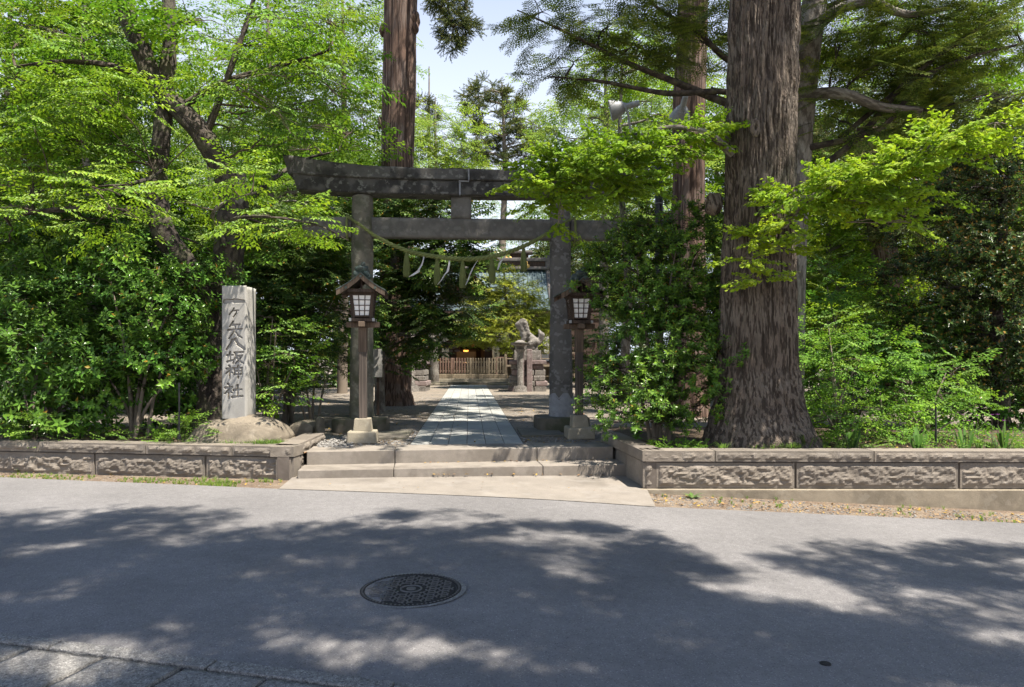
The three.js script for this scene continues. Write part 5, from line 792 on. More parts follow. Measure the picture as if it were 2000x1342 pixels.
function crown(t, blobs, o) { // blobs in world: { c, r:[x,y,z], n?, dens? }; sprays scattered through them, leaving gaps
  const { sp, scale = 1, dens = 1, tint = [[0.85, 0.85, 0.85], [1.15, 1.15, 1.15]], tilt = 0.3, gapF = 1.1, gap = 0.36, skel, limbR = 0.03, mat = M.twig, twigs = 7, out = 0.9, shell = 0.45, face = 0.3, dropY = 0, woodless, sag = 0.1 } = o;
  const base = worldBase(t), list = [[], [], []], cols = [[], [], []], wood = [];
  for (const bl of blobs) {
    const [rx, ry, rz] = bl.r, s0 = bl.s || scale, n = Math.round((bl.n ? bl.n * 2.4 : 75 * Math.pow(rx * ry * rz, 2 / 3) / (s0 * s0)) * dens * (bl.d || 1)), pts = [];
    let tries = 0;
    while (pts.length < n && tries++ < n * 6) {
      const d = rv(); if (d.lengthSq() > 1 || d.lengthSq() < 1e-3) continue; const q = Math.pow(d.length(), shell); d.normalize().multiplyScalar(q);
      const p = V(bl.c.x + d.x * rx, bl.c.y + d.y * ry, bl.c.z + d.z * rz); if (o.skip && o.skip(p)) continue; if (n3(p.x * gapF + 31, p.y * gapF * 1.5, p.z * gapF + 7) < gap) continue;
      pts.push(p); const dir = V(d.x, 0, d.z).multiplyScalar(out).add(V(rr(-0.7, 0.7), 0, rr(-0.7, 0.7))).normalize(); dir.y = d.y * 0.4 + rr(-0.4, 0.35) * (o.pitch ?? 1) - dropY; dir.normalize();
      const up = V(rr(-tilt, tilt), 1, rr(-tilt, tilt)).add(V(d.x * face, 0, d.z * face)), zx = dir.clone().cross(up).normalize(), y = zx.clone().cross(dir), s = s0 * rr(0.75, 1.25), k = Math.floor(R() * 3);
      mtx.makeBasis(dir.clone().multiplyScalar(s), y.multiplyScalar(s), zx.multiplyScalar(s)); mtx.setPosition(p.x - base.x, p.y - base.y, p.z - base.z); list[k].push(mtx.clone()); const u = R(); cols[k].push(mix3(tint[0], tint[1], u * u));
    }
    if (!woodless && pts.length) {
      let a = null; if (skel && skel.length) { let best = 1e9; for (const q of skel) { const dd = q.distanceTo(bl.c) + Math.max(0, q.y - bl.c.y + 0.2 * ry) * 1.5; if (dd < best) { best = dd; a = q; } } }
      if (a && !bl.noLimb) wood.push(branchTo(a, bl.c, bl.lr || limbR, limbR * 0.45, sag, { sides: 6 })); const st = a || bl.c;
      for (let k = 0; k < (bl.tw ?? twigs); k++) { const e = pts[Math.floor(R() * pts.length)], f = st.clone().lerp(bl.c, rr(0.55, 1)); wood.push(branchTo(f, e, limbR * 0.4, 0.004, rr(-0.02, 0.12), { sides: 4, per: f.distanceTo(e) / 4 })); }
    }
  }
  crown.count = (crown.count || 0) + list[0].length + list[1].length + list[2].length;
  list.forEach((ms, k) => { if (!ms.length) return; const m = new THREE.InstancedMesh(SP[sp][k], M[spMat[sp]], ms.length); ms.forEach((x, i) => { m.setMatrixAt(i, x); m.setColorAt(i, colr.setRGB(...cols[k][i])); }); m.name = o.name || 'crown'; m.userData.kind = 'stuff'; m.castShadow = m.receiveShadow = true; t.add(m); });
  if (wood.length) part(t, 'branches', mergeGeometries(wood), mat, 'stuff');
}
const skelOf = (pts, n = 24) => { const c = new THREE.CatmullRomCurve3(pts); return Array.from({ length: n + 1 }, (_, i) => c.getPoint(i / n)); };
const B = (px, py, Z, rx, ry, rz, x = {}) => ({ c: at(px, py, Z), r: [rx, ry, rz], ...x });

// ------------------------------------------------------------------ the big ginkgo
{
  setSeed(1001); const Z = 10.25, ax = [[1482, 886], [1480, 840], [1479, 790], [1479, 720], [1480, 600], [1480, 500], [1483, 400], [1486, 300], [1488, 200], [1490, 100], [1492, 0], [1494, -140], [1500, -400]].map(([x, y]) => at(x, y, Z)), rad = [0.88, 0.74, 0.62, 0.55, 0.515, 0.505, 0.49, 0.485, 0.495, 0.485, 0.48, 0.45, 0.38];
  const t = thing('ginkgo_tree', 'massive ginkgo trunk with deeply furrowed bark and bright fan leaved branches', 'tree', V(ax[0].x, 0.38, ax[0].z));
  ax[0].y = 0.28; const tr = part(t, 'trunk', limbGeo(ax, rad, { sides: 280, per: 0.026, amp: 0.04, rf: 12, vf: 1.5, flute: 0.14, flH: 0.5, sd: 3 }), M.ginkgoBark);
  for (const [x, y, r] of [[1388, 398, 0.12], [1425, 275, 0.1]]) { const c = at(x, y, Z + 0.05); part(tr, 'branch_stub', roughen(new THREE.SphereGeometry(r, 18, 14).scale(1.2, 1.3, 1).translate(c.x + 0.05, c.y, c.z), 0.06, 7, x), M.ginkgoBark); }
  { const c = at(1475, 250, Z - 0.53); part(tr, 'knot', roughen(new THREE.TorusGeometry(0.06, 0.035, 10, 24).scale(0.7, 1.3, 0.5).translate(c.x, c.y, c.z), 0.02, 12, 5), M.ginkgoBark); }
  const limb = (pts, r) => { const w = pts.map(P3); part(t, 'limb', limbGeo(w, r, { sides: 9, per: 0.06, amp: 0.006 }), M.greyBark); return skelOf(w, 20); };
  const l1 = limb([[1430, 300, 10], [1375, 258, 9.8], [1300, 250, 9.9], [1200, 285, 10.1], [1090, 315, 10.4]], [0.06, 0.045, 0.032, 0.02, 0.008]);
  const l2 = limb([[1530, 440, 9.85], [1570, 395, 9.4], [1660, 352, 9.2], [1760, 312, 9.0], [1850, 270, 8.9], [1940, 240, 8.9]], [0.06, 0.042, 0.032, 0.024, 0.016, 0.006]);
  const l3 = limb([[1500, 470, 9.7], [1475, 480, 9.4], [1450, 500, 9.3]], [0.02, 0.012, 0.004]);
  const y = (a, b, z, rx, ry, rz, n) => B(a, b, z, rx, ry, rz, { n, noLimb: true, tw: 4 });
  crown(t, [y(1345, 258, 9.8, 0.45, 0.128, 0.3, 10), y(1275, 288, 9.9, 0.5, 0.16, 0.4, 15), y(1215, 318, 10.0, 0.6, 0.208, 0.5, 21), y(1150, 322, 10.2, 0.6, 0.176, 0.5, 21), y(1085, 325, 10.4, 0.45, 0.16, 0.4, 15), y(1045, 352, 10.5, 0.3, 0.112, 0.3, 6), y(1140, 365, 10.2, 0.6, 0.176, 0.5, 21), y(1200, 350, 10.1, 0.5, 0.16, 0.4, 14), y(1075, 385, 10.3, 0.35, 0.144, 0.3, 7), y(1100, 425, 10.3, 0.22, 0.112, 0.25, 4), y(1400, 235, 9.8, 0.2, 0.096, 0.2, 3)], { sp: 'ginkgo', skel: l1, scale: 0.6, face: 0.5, limbR: 0.016, tilt: 0.25, gap: 0.2, mat: M.twigPale, tint: [[0.62, 0.78, 0.7], [0.95, 1, 0.9]] });
  crown(t, [y(1560, 385, 9.35, 0.35, 0.128, 0.3, 11), y(1620, 365, 9.25, 0.4, 0.136, 0.4, 15), y(1690, 345, 9.15, 0.45, 0.136, 0.4, 17), y(1760, 318, 9.05, 0.45, 0.128, 0.4, 17), y(1830, 290, 8.95, 0.42, 0.128, 0.35, 15), y(1900, 258, 8.9, 0.36, 0.12, 0.3, 11), y(1945, 240, 8.9, 0.2, 0.096, 0.2, 4), y(1720, 400, 9.2, 0.35, 0.128, 0.3, 9), y(1775, 380, 9.2, 0.28, 0.112, 0.25, 5), y(1520, 425, 9.5, 0.25, 0.096, 0.2, 5), y(1760, 430, 9.2, 0.15, 0.08, 0.15, 2), y(1650, 395, 9.2, 0.3, 0.096, 0.25, 5)], { sp: 'ginkgo', skel: l2, scale: 0.6, face: 0.5, limbR: 0.016, tilt: 0.25, gap: 0.15, mat: M.twigPale, tint: [[0.78, 0.92, 0.9], [1.1, 1.08, 1]] });
  crown(t, [y(1480, 462, 9.4, 0.18, 0.08, 0.15, 6), y(1460, 505, 9.35, 0.14, 0.08, 0.12, 4), y(1485, 545, 9.4, 0.12, 0.1, 0.12, 4), y(1520, 480, 9.5, 0.2, 0.1, 0.15, 5)], { sp: 'ginkgo', skel: l3, scale: 0.55, limbR: 0.01, gap: 0, mat: M.twigPale, tint: [[0.9, 0.95, 0.9], [1.1, 1.05, 1]] });
  // crown above the picture
  const up = ax.slice(8).map(p => p.clone()); up.push(V(up[4].x, 16, up[4].z));
  const hi = []; for (const [x, yy, z, r] of [[2.2, 10.5, -9.5, 1.8], [5.2, 11, -11, 2.0], [3.8, 14, -10.5, 2.6], [1.2, 13, -12, 2.0], [6.5, 13.5, -9, 1.9], [3.4, 17, -10.4, 2.2]]) hi.push({ c: V(x, yy, z), r: [r, r * 0.6, r], lr: 0.08 });
  part(t, 'upper_trunk', limbGeo([up[4], V(up[4].x, 14, up[4].z), V(up[4].x, 18, up[4].z)], [0.4, 0.26, 0.06], { sides: 14, per: 0.3, amp: 0.02 }), M.ginkgoBark);
  crown(t, hi, { sp: 'ginkgo', skel: skelOf([up[4], V(up[4].x, 17, up[4].z)]), scale: 1, limbR: 0.05, gap: 0.45, dens: 0.4, mat: M.greyBark });
}
// ------------------------------------------------------------------ the dark conifer behind it (flat needle sprays)
{
  setSeed(1002); const tk = [[1535, 870, 12.8], [1540, 700, 12.7], [1548, 450, 12.6], [1562, 230, 12.5], [1580, 80, 12.4], [1600, -60, 12.3], [1625, -400, 12.2]].map(P3), t = thing('conifer_tree', 'dark flat needled conifer with long mossy limbs behind the ginkgo trunk', 'tree', V(tk[0].x, 0.35, tk[0].z));
  tk[0].y = 0.25; part(t, 'trunk', limbGeo(tk, [0.3, 0.27, 0.25, 0.24, 0.22, 0.2, 0.14], { sides: 20, per: 0.08, amp: 0.012 }), M.greyBark);
  const lim = [], limb = (pts, r, m = M.cherryBark) => { const w = pts.map(P3); part(t, 'limb', limbGeo(w, r, { sides: 8, per: 0.08, amp: 0.006 }), m); lim.push(...skelOf(w, 16)); };
  limb([[1560, 240, 12.5], [1430, 205, 11.9], [1330, 165, 11.7], [1220, 120, 11.7], [1100, 60, 11.8], [1010, 20, 12]], [0.09, 0.07, 0.06, 0.04, 0.025, 0.01]);
  limb([[1555, 230, 12.5], [1420, 180, 11.8], [1300, 182, 11.6], [1180, 160, 11.7], [1080, 150, 11.8]], [0.07, 0.05, 0.045, 0.03, 0.012]);
  limb([[1570, 100, 12.4], [1430, 120, 11.9], [1360, 60, 11.8], [1290, 20, 11.8], [1230, -40, 11.8]], [0.07, 0.05, 0.04, 0.03, 0.02]);
  limb([[1560, 190, 12.4], [1640, 182, 11.9], [1720, 208, 11.8], [1800, 215, 11.8]], [0.12, 0.095, 0.075, 0.05], M.greyBark);
  limb([[1585, 60, 12.4], [1640, 18, 12.0], [1700, 5, 11.9], [1770, 28, 11.9], [1850, 16, 11.9]], [0.11, 0.09, 0.075, 0.06, 0.04], M.greyBark);
  limb([[1600, 330, 12.5], [1680, 265, 12.2], [1780, 150, 12], [1890, 70, 11.9], [2010, -10, 11.9]], [0.06, 0.055, 0.045, 0.035, 0.02]);
  limb([[1640, 270, 12.3], [1780, 160, 12.1], [1900, 110, 11.9], [2020, 80, 11.9]], [0.045, 0.04, 0.03, 0.02]);
  limb([[1575, 290, 12.4], [1660, 270, 12.2], [1720, 250, 12], [1800, 160, 12], [1880, 110, 12]], [0.06, 0.05, 0.045, 0.03, 0.015]);
  limb([[1590, 30, 12.4], [1700, -20, 12], [1860, -60, 12], [2000, -60, 12]], [0.08, 0.06, 0.045, 0.03]);
  const b = (x, y, z, rx, ry, rz, d = 1) => B(x, y, z, rx, ry, rz, { d });
  crown(t, [b(1060, 22, 11.9, 0.35, 0.18, 0.5), b(1100, 60, 11.8, 0.7, 0.3, 0.7), b(1190, 40, 11.7, 0.7, 0.35, 0.7), b(1120, 120, 11.8, 0.6, 0.24, 0.6), b(1085, 150, 11.8, 0.3, 0.14, 0.4), b(1230, 95, 11.6, 0.7, 0.28, 0.7), b(1290, 55, 11.7, 0.7, 0.4, 0.7), b(1370, 80, 11.8, 0.5, 0.35, 0.6), b(1390, 20, 11.9, 0.6, 0.4, 0.7), b(1390, 170, 11.9, 0.3, 0.25, 0.4),
    b(1640, 90, 11.9, 0.7, 0.4, 0.8), b(1730, 80, 11.9, 0.8, 0.35, 0.8), b(1820, 60, 11.9, 0.8, 0.4, 0.8), b(1910, 110, 11.9, 0.8, 0.4, 0.8), b(1980, 60, 11.9, 0.7, 0.5, 0.8), b(1660, 160, 12, 0.7, 0.3, 0.7), b(1760, 160, 12.1, 0.8, 0.35, 0.8), b(1860, 170, 12.1, 0.8, 0.35, 0.8), b(1960, 190, 12.1, 0.7, 0.4, 0.8), b(1640, 235, 12.2, 0.6, 0.25, 0.7), b(1730, 240, 12.2, 0.6, 0.3, 0.7), b(1830, 230, 12.4, 0.7, 0.3, 0.7), b(1630, 20, 12, 0.7, 0.3, 0.8), b(1750, 10, 12, 0.8, 0.3, 0.8), b(1900, 5, 12, 0.9, 0.3, 0.8)], { sp: 'kaya', skel: lim, scale: 0.75, limbR: 0.022, tilt: 0.35, gap: 0.38, gapF: 1.6, dens: 1.0, face: 0.5, shell: 0.6, mat: M.cherryBark, tint: [[0.8, 0.9, 0.8], [1.5, 1.4, 1.1]], twigs: 5, sag: 0.03 });
}
// ------------------------------------------------------------------ old cedars
function cedar(pts, rad, label, base, sides, sd) {
  const t = thing('cedar_tree', label, 'tree', base, 'old cedars'), w = pts.map(P3); w[0].y = base.y - 0.1; part(t, 'trunk', limbGeo(w, rad, { sides, per: 0.06, amp: 0.03, rf: 11, vf: 0.28, flute: 0.1, flH: 0.9, sd }), M.cedarBark); return [t, w];
}
{
  setSeed(1003); const b = onY(772, 792, PY), Z = -b.z + 0.4, [t, w] = cedar([[770, 796, Z], [770, 760, Z], [772, 700, Z], [773, 600, Z], [775, 450, Z], [777, 300, Z], [780, 150, Z], [782, 0, Z], [784, -150, Z], [788, -420, Z]], [0.62, 0.48, 0.43, 0.43, 0.45, 0.46, 0.46, 0.46, 0.43, 0.36], 'tall straight cedar trunk with red brown bark rising behind the torii', V(b.x, PY, -Z), 72, 5);
  for (const [x, y, r] of [[811, 38, 0.17], [748, 60, 0.13], [742, 240, 0.13], [810, 55, 0.15]]) { const c = at(x, y, Z - 0.1); part(t, 'burl', roughen(new THREE.SphereGeometry(r, 16, 12).scale(0.7, 1.4, 1).translate(c.x, c.y, c.z), 0.07, 5, x), M.cedarBark); }
  const bt = at(784, -420, Z), lim = []; for (const q of [[[784, -60, Z], [830, -40, Z - 0.8], [870, 0, Z - 1.4], [885, 60, Z - 1.6]], [[784, -60, Z], [840, -70, Z - 0.6], [900, -20, Z - 1.2], [915, 30, Z - 1.4]]]) { const p = q.map(P3); part(t, 'limb', limbGeo(p, [0.07, 0.05, 0.03, 0.012], { sides: 7, per: 0.15 }), M.twig); lim.push(...skelOf(p)); }
  crown(t, [B(872, 8, Z - 1.4, 0.45, 0.35, 0.5, { d: 1.6 }), B(885, 50, Z - 1.6, 0.35, 0.3, 0.4, { d: 1.6 }), B(912, 48, Z - 1.4, 0.28, 0.16, 0.3, { d: 1.4 }), B(882, 84, Z - 1.6, 0.22, 0.22, 0.3, { d: 1.4 }), B(850, 0, Z - 1.2, 0.3, 0.2, 0.4)], { sp: 'sugi', skel: lim, scale: 0.55, limbR: 0.02, dropY: 0.5, gap: 0.25, mat: M.twig });
  part(t, 'upper_trunk', limbGeo([w[9].clone().setY(w[9].y - 0.4), V(w[9].x, 19, w[9].z), V(w[9].x, 24, w[9].z)], [0.36, 0.25, 0.08], { sides: 16, per: 0.4, amp: 0.02 }), M.cedarBark);
  const hi = []; for (let k = 0; k < 14; k++) { const a = k * 2.4, h = 13.5 + k * 0.75, r = 2.6 * (1 - k / 18); hi.push({ c: V(w[9].x + Math.cos(a) * r * 0.8, h, w[9].z + Math.sin(a) * r * 0.8), r: [1.1, 0.7, 1.1] }); }
  crown(t, hi, { sp: 'sugi', skel: skelOf([w[9], V(w[9].x, 23, w[9].z)]), scale: 1.1, limbR: 0.05, dropY: 0.3, mat: M.twig, dens: 0.5 });
}
{
  setSeed(1004); const Z = 16.4, [t, w] = cedar([[1345, 800, Z], [1345, 700, Z], [1344, 500, Z], [1345, 350, Z], [1346, 200, Z], [1352, 50, Z], [1358, -100, Z], [1362, -300, Z]], [0.5, 0.42, 0.38, 0.37, 0.36, 0.34, 0.32, 0.28], 'straight red barked cedar trunk behind the horn loudspeakers', V(at(1345, 700, Z).x, PY, -Z), 64, 8);
  part(t, 'upper_trunk', limbGeo([w[7].clone().setY(w[7].y - 0.4), V(w[7].x, 16, w[7].z), V(w[7].x, 20, w[7].z)], [0.28, 0.2, 0.06], { sides: 14, per: 0.4 }), M.cedarBark);
  const hi = []; for (let k = 0; k < 9; k++) { const a = k * 2.4 + 1, h = 11.5 + k * 0.9, r = 2.1 * (1 - k / 12); hi.push({ c: V(w[7].x + Math.cos(a) * r * 0.8, h, w[7].z + Math.sin(a) * r * 0.8), r: [1.0, 0.6, 1.0] }); }
  crown(t, hi, { sp: 'sugi', skel: skelOf([w[6], V(w[7].x, 19, w[7].z)]), scale: 1.0, limbR: 0.045, dropY: 0.3, dens: 0.45 });
}
{
  setSeed(1005); const Z = 17.5, [t, w] = cedar([[1752, 800, Z], [1748, 700, Z], [1742, 600, Z], [1728, 500, Z], [1716, 430, Z], [1705, 360, Z], [1690, 250, Z]], [0.38, 0.31, 0.3, 0.29, 0.28, 0.27, 0.24], 'leaning dark cedar trunk standing deep in the grove right of the ginkgo', V(at(1752, 700, Z).x, PY, -Z), 48, 11);
  crown(t, [B(1680, 300, Z, 1.4, 0.8, 1.2), B(1780, 330, Z, 1.4, 0.7, 1.2), B(1800, 420, Z - 0.8, 1.1, 0.5, 0.9), B(1850, 250, Z, 1.5, 0.8, 1.2)], { sp: 'sugi', skel: skelOf(w), scale: 0.9, limbR: 0.04, dropY: 0.25, dens: 1.1 });
}
// ------------------------------------------------------------------ cherry tree on the left
{
  setSeed(1006); const t = thing('cherry_tree', 'twisted dark cherry tree with layered bright leaf sprays behind the carved pillar', 'tree', V(at(425, 0, 12.2).x, 0.36, -12.2)), limb = (n, pts, r, o = {}) => { const w = pts.map(P3); if (n === 'trunk') w[0].y = 0.25; part(t, n, limbGeo(w, r, { sides: 26, per: 0.06, amp: 0.022, rf: 4, vf: 3.5, ...o }), o.m || M.cherryBark); return skelOf(w, 24); };
  const s1 = limb('trunk', [[425, 830, 12.2], [427, 780, 12.2], [432, 700, 12.2], [437, 610, 12.2], [444, 520, 12.2], [452, 440, 12.2], [456, 385, 12.2], [432, 325, 12.1], [396, 265, 12.0], [346, 208, 12.0], [302, 160, 12.0], [273, 90, 12.0], [246, 20, 12.0], [226, -70, 12.1]], [0.42, 0.33, 0.27, 0.25, 0.25, 0.25, 0.235, 0.19, 0.175, 0.165, 0.16, 0.155, 0.15, 0.12], { flute: 0.12 });
  const s2 = limb('stem', [[432, 660, 12.2], [405, 580, 12.1], [358, 512, 12.0], [322, 458, 11.9], [308, 400, 11.9], [308, 330, 12.0], [317, 260, 12.0], [322, 180, 12.1], [332, 90, 12.2], [330, 0, 12.3], [325, -80, 12.3]], [0.18, 0.19, 0.19, 0.185, 0.17, 0.15, 0.14, 0.13, 0.12, 0.1, 0.08]);
  const s3 = limb('limb', [[322, 455, 11.9], [270, 415, 11.6], [190, 408, 11.3], [90, 412, 11.0], [10, 425, 10.8]], [0.09, 0.07, 0.05, 0.03, 0.012]);
  const s4 = limb('limb', [[400, 270, 12.0], [430, 190, 11.9], [455, 120, 11.8], [480, 50, 11.8], [505, -30, 11.8]], [0.06, 0.05, 0.045, 0.035, 0.025]);
  const s5 = limb('limb', [[455, 400, 12.2], [490, 385, 12.8], [540, 345, 13.8], [600, 310, 14.6], [660, 295, 15.0]], [0.08, 0.06, 0.04, 0.025, 0.01]);
  const s6 = limb('limb', [[440, 480, 12.0], [428, 450, 11.5], [415, 420, 10.9], [440, 395, 10.5], [500, 375, 10.2]], [0.035, 0.03, 0.025, 0.018, 0.008], { m: M.greyBark, sides: 10 });
  const s7 = limb('limb', [[428, 440, 11.3], [470, 425, 10.7], [540, 425, 10.2], [620, 440, 9.9], [680, 470, 9.7]], [0.025, 0.02, 0.016, 0.011, 0.004], { sides: 9 });
  const s8 = limb('limb', [[320, 330, 11.9], [290, 350, 11.2], [240, 360, 10.5], [180, 365, 10.2]], [0.035, 0.028, 0.018, 0.006], { sides: 9 });
  const s9 = limb('limb', [[350, 210, 12], [440, 160, 11.9], [540, 130, 11.8], [640, 100, 11.8]], [0.06, 0.045, 0.03, 0.012]);
  const s10 = limb('limb', [[300, 160, 12], [220, 130, 11.7], [130, 120, 11.4], [30, 130, 11.2]], [0.06, 0.045, 0.03, 0.012]);
  const st = at(472, 372, 12.1); part(t, 'cut_stub', limbGeo([st.clone().add(V(-0.1, -0.25, 0)), st.clone().add(V(0, 0, 0.02)), st.clone().add(V(0.0, 0.28, 0.03))], [0.11, 0.1, 0.075], { sides: 14, per: 0.05, amp: 0.012 }), M.greyBark);
  const dead = []; setSeed(3); for (let k = 0; k < 16; k++) { const a = at(rr(430, 470), rr(150, 190), 11.6), b = at(rr(480, 590), rr(120, 280), rr(11.0, 11.8)); dead.push(branchTo(a, b, 0.012, 0.003, rr(-0.1, 0.2), { sides: 4, per: 0.12 })); } part(t, 'dead_twigs', mergeGeometries(dead), M.twigPale, 'stuff');
  const f = (x, y, z, rx, ry, rz, d = 1) => B(x, y, z, rx, ry, rz, { d });
  setSeed(1007);
  // sprays nearest the viewer, strong sunlight put into a brighter tint
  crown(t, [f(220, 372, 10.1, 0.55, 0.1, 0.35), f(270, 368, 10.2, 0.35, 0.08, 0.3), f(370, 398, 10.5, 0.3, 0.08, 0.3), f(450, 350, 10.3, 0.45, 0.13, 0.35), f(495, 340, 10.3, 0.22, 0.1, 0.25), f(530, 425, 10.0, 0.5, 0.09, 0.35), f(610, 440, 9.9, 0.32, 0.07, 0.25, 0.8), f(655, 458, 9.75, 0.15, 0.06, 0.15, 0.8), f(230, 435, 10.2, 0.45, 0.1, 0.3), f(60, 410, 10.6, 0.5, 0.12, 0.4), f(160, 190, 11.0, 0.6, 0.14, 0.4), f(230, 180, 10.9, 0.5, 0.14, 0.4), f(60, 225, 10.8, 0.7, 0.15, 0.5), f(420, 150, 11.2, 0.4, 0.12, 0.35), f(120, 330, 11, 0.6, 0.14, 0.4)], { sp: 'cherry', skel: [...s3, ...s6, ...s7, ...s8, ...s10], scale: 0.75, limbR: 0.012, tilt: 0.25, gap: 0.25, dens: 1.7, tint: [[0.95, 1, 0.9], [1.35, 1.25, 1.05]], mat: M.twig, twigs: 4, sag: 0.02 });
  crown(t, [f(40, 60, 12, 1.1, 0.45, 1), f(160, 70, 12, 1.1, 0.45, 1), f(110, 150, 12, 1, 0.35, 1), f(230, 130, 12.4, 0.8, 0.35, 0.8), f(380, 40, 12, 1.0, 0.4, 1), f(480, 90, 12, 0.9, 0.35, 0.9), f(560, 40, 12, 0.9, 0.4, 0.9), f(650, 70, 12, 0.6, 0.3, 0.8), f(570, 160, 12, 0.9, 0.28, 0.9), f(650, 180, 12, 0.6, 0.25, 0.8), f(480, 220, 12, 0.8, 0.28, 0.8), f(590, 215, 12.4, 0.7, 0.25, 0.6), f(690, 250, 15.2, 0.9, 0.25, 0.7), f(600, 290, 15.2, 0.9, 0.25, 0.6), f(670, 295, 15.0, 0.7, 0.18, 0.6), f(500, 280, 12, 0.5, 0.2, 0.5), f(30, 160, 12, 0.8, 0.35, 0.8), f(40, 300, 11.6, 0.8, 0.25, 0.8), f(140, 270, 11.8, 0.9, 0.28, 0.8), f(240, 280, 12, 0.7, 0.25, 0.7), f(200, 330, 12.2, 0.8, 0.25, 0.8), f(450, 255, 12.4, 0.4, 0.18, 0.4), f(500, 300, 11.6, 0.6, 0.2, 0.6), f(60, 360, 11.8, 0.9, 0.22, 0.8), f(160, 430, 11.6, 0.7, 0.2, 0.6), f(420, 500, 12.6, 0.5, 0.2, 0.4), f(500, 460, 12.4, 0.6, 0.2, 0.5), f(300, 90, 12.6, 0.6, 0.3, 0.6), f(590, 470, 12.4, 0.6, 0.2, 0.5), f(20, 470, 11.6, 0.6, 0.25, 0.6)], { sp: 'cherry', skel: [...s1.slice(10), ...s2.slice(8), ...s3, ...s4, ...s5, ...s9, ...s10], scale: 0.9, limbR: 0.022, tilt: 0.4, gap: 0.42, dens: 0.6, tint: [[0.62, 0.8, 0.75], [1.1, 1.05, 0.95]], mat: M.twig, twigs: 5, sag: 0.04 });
}
// ------------------------------------------------------------------ shrubs
function shrub(name, label, category, px, Z, blobs, o, stems = 5, group) {
  const bx = at(px, 0, Z).x, by = o.by ?? 0.35, t = thing(name, label, category, V(bx, by, -Z), group), sk = [];
  for (let k = 0; k < stems; k++) { const b = blobs[k % blobs.length].c, a = V(bx + rr(-0.15, 0.15), by - 0.06, -Z + rr(-0.12, 0.12)), e = b.clone().add(rv(0.2)), m = a.clone().lerp(e, 0.5); m.x = lerp(m.x, a.x, 0.35); m.z = lerp(m.z, a.z, 0.35); const w = [a, m, e]; part(t, 'stem', limbGeo(w, [o.stemR || 0.028, (o.stemR || 0.028) * 0.7, 0.008], { sides: 7, per: 0.1 }), o.bark || M.twigPale); sk.push(...skelOf(w, 10).slice(4)); }
  crown(t, blobs, { skel: sk, limbR: 0.014, twigs: 6, name: 'foliage', tilt: 0.6, face: 0.8, gap: 0.3, shell: 0.5, out: 1.1, ...o }); return t;
}
const b5 = (x, y, z, rx, ry, rz, d = 1) => B(x, y, z, rx, ry, rz, { d });
setSeed(2001);
shrub('evergreen_shrub', 'dense long leaved evergreen shrub filling the end of the left bed', 'shrub', 70, 10.95, [b5(20, 790, 10.8, 0.7, 0.45, 0.5), b5(110, 780, 10.8, 0.7, 0.45, 0.5), b5(60, 690, 10.9, 0.8, 0.5, 0.55), b5(150, 690, 10.95, 0.6, 0.5, 0.5), b5(20, 620, 11.1, 0.7, 0.5, 0.5), b5(110, 610, 11.2, 0.7, 0.45, 0.5)], { sp: 'aucuba', scale: 0.85, dens: 1.5, tint: [[0.75, 0.85, 0.8], [1.2, 1.15, 1]] }, 6);
shrub('evergreen_shrub', 'multi stemmed oval leaved shrub beside the thin stake in the left bed', 'shrub', 268, 11.1, [b5(270, 700, 11.0, 0.75, 0.45, 0.5), b5(200, 740, 10.9, 0.55, 0.4, 0.4), b5(340, 730, 11.0, 0.55, 0.35, 0.45), b5(280, 610, 11.2, 0.8, 0.5, 0.55), b5(360, 640, 11.3, 0.45, 0.5, 0.4), b5(300, 530, 11.4, 0.75, 0.45, 0.55), b5(230, 560, 11.4, 0.6, 0.4, 0.5), b5(370, 560, 11.5, 0.5, 0.35, 0.4)], { sp: 'oval', scale: 0.85, dens: 1.35, tint: [[0.7, 0.85, 0.75], [1.25, 1.15, 1]], stemR: 0.035 }, 8);
shrub('tall_shrub', 'tall dark large leaved shrub behind the left bed', 'shrub', 100, 12.7, [b5(20, 520, 12.5, 1.0, 0.6, 0.7), b5(120, 500, 12.5, 1.0, 0.55, 0.7), b5(220, 470, 12.7, 1.0, 0.5, 0.7), b5(60, 600, 12.8, 1.1, 0.6, 0.7), b5(180, 580, 12.8, 1.0, 0.6, 0.7), b5(300, 480, 12.9, 0.7, 0.4, 0.6), b5(100, 720, 13, 1.3, 0.9, 0.6), b5(260, 700, 13, 1.2, 0.9, 0.6), b5(-40, 700, 12.8, 0.8, 1.1, 0.7)], { sp: 'aucuba', scale: 1.0, dens: 1.25, tint: [[0.6, 0.72, 0.7], [1, 1, 0.95]], stemR: 0.045 }, 8);
shrub('camellia_bush', 'rounded glossy bush between the carved pillar and the torii', 'shrub', 560, 14.6, [b5(540, 600, 14.4, 0.9, 0.7, 0.7), b5(600, 560, 14.8, 0.9, 0.8, 0.7), b5(640, 520, 15.2, 0.9, 0.7, 0.7), b5(560, 500, 15, 1, 0.7, 0.7), b5(520, 680, 14, 0.6, 0.5, 0.5), b5(650, 600, 15.4, 0.8, 0.7, 0.6), b5(500, 560, 14.4, 0.6, 0.8, 0.6)], { sp: 'camellia', scale: 1.0, dens: 2.2, by: PY, tint: [[0.8, 0.9, 0.85], [1.6, 1.45, 1.1]], stemR: 0.05 }, 6);
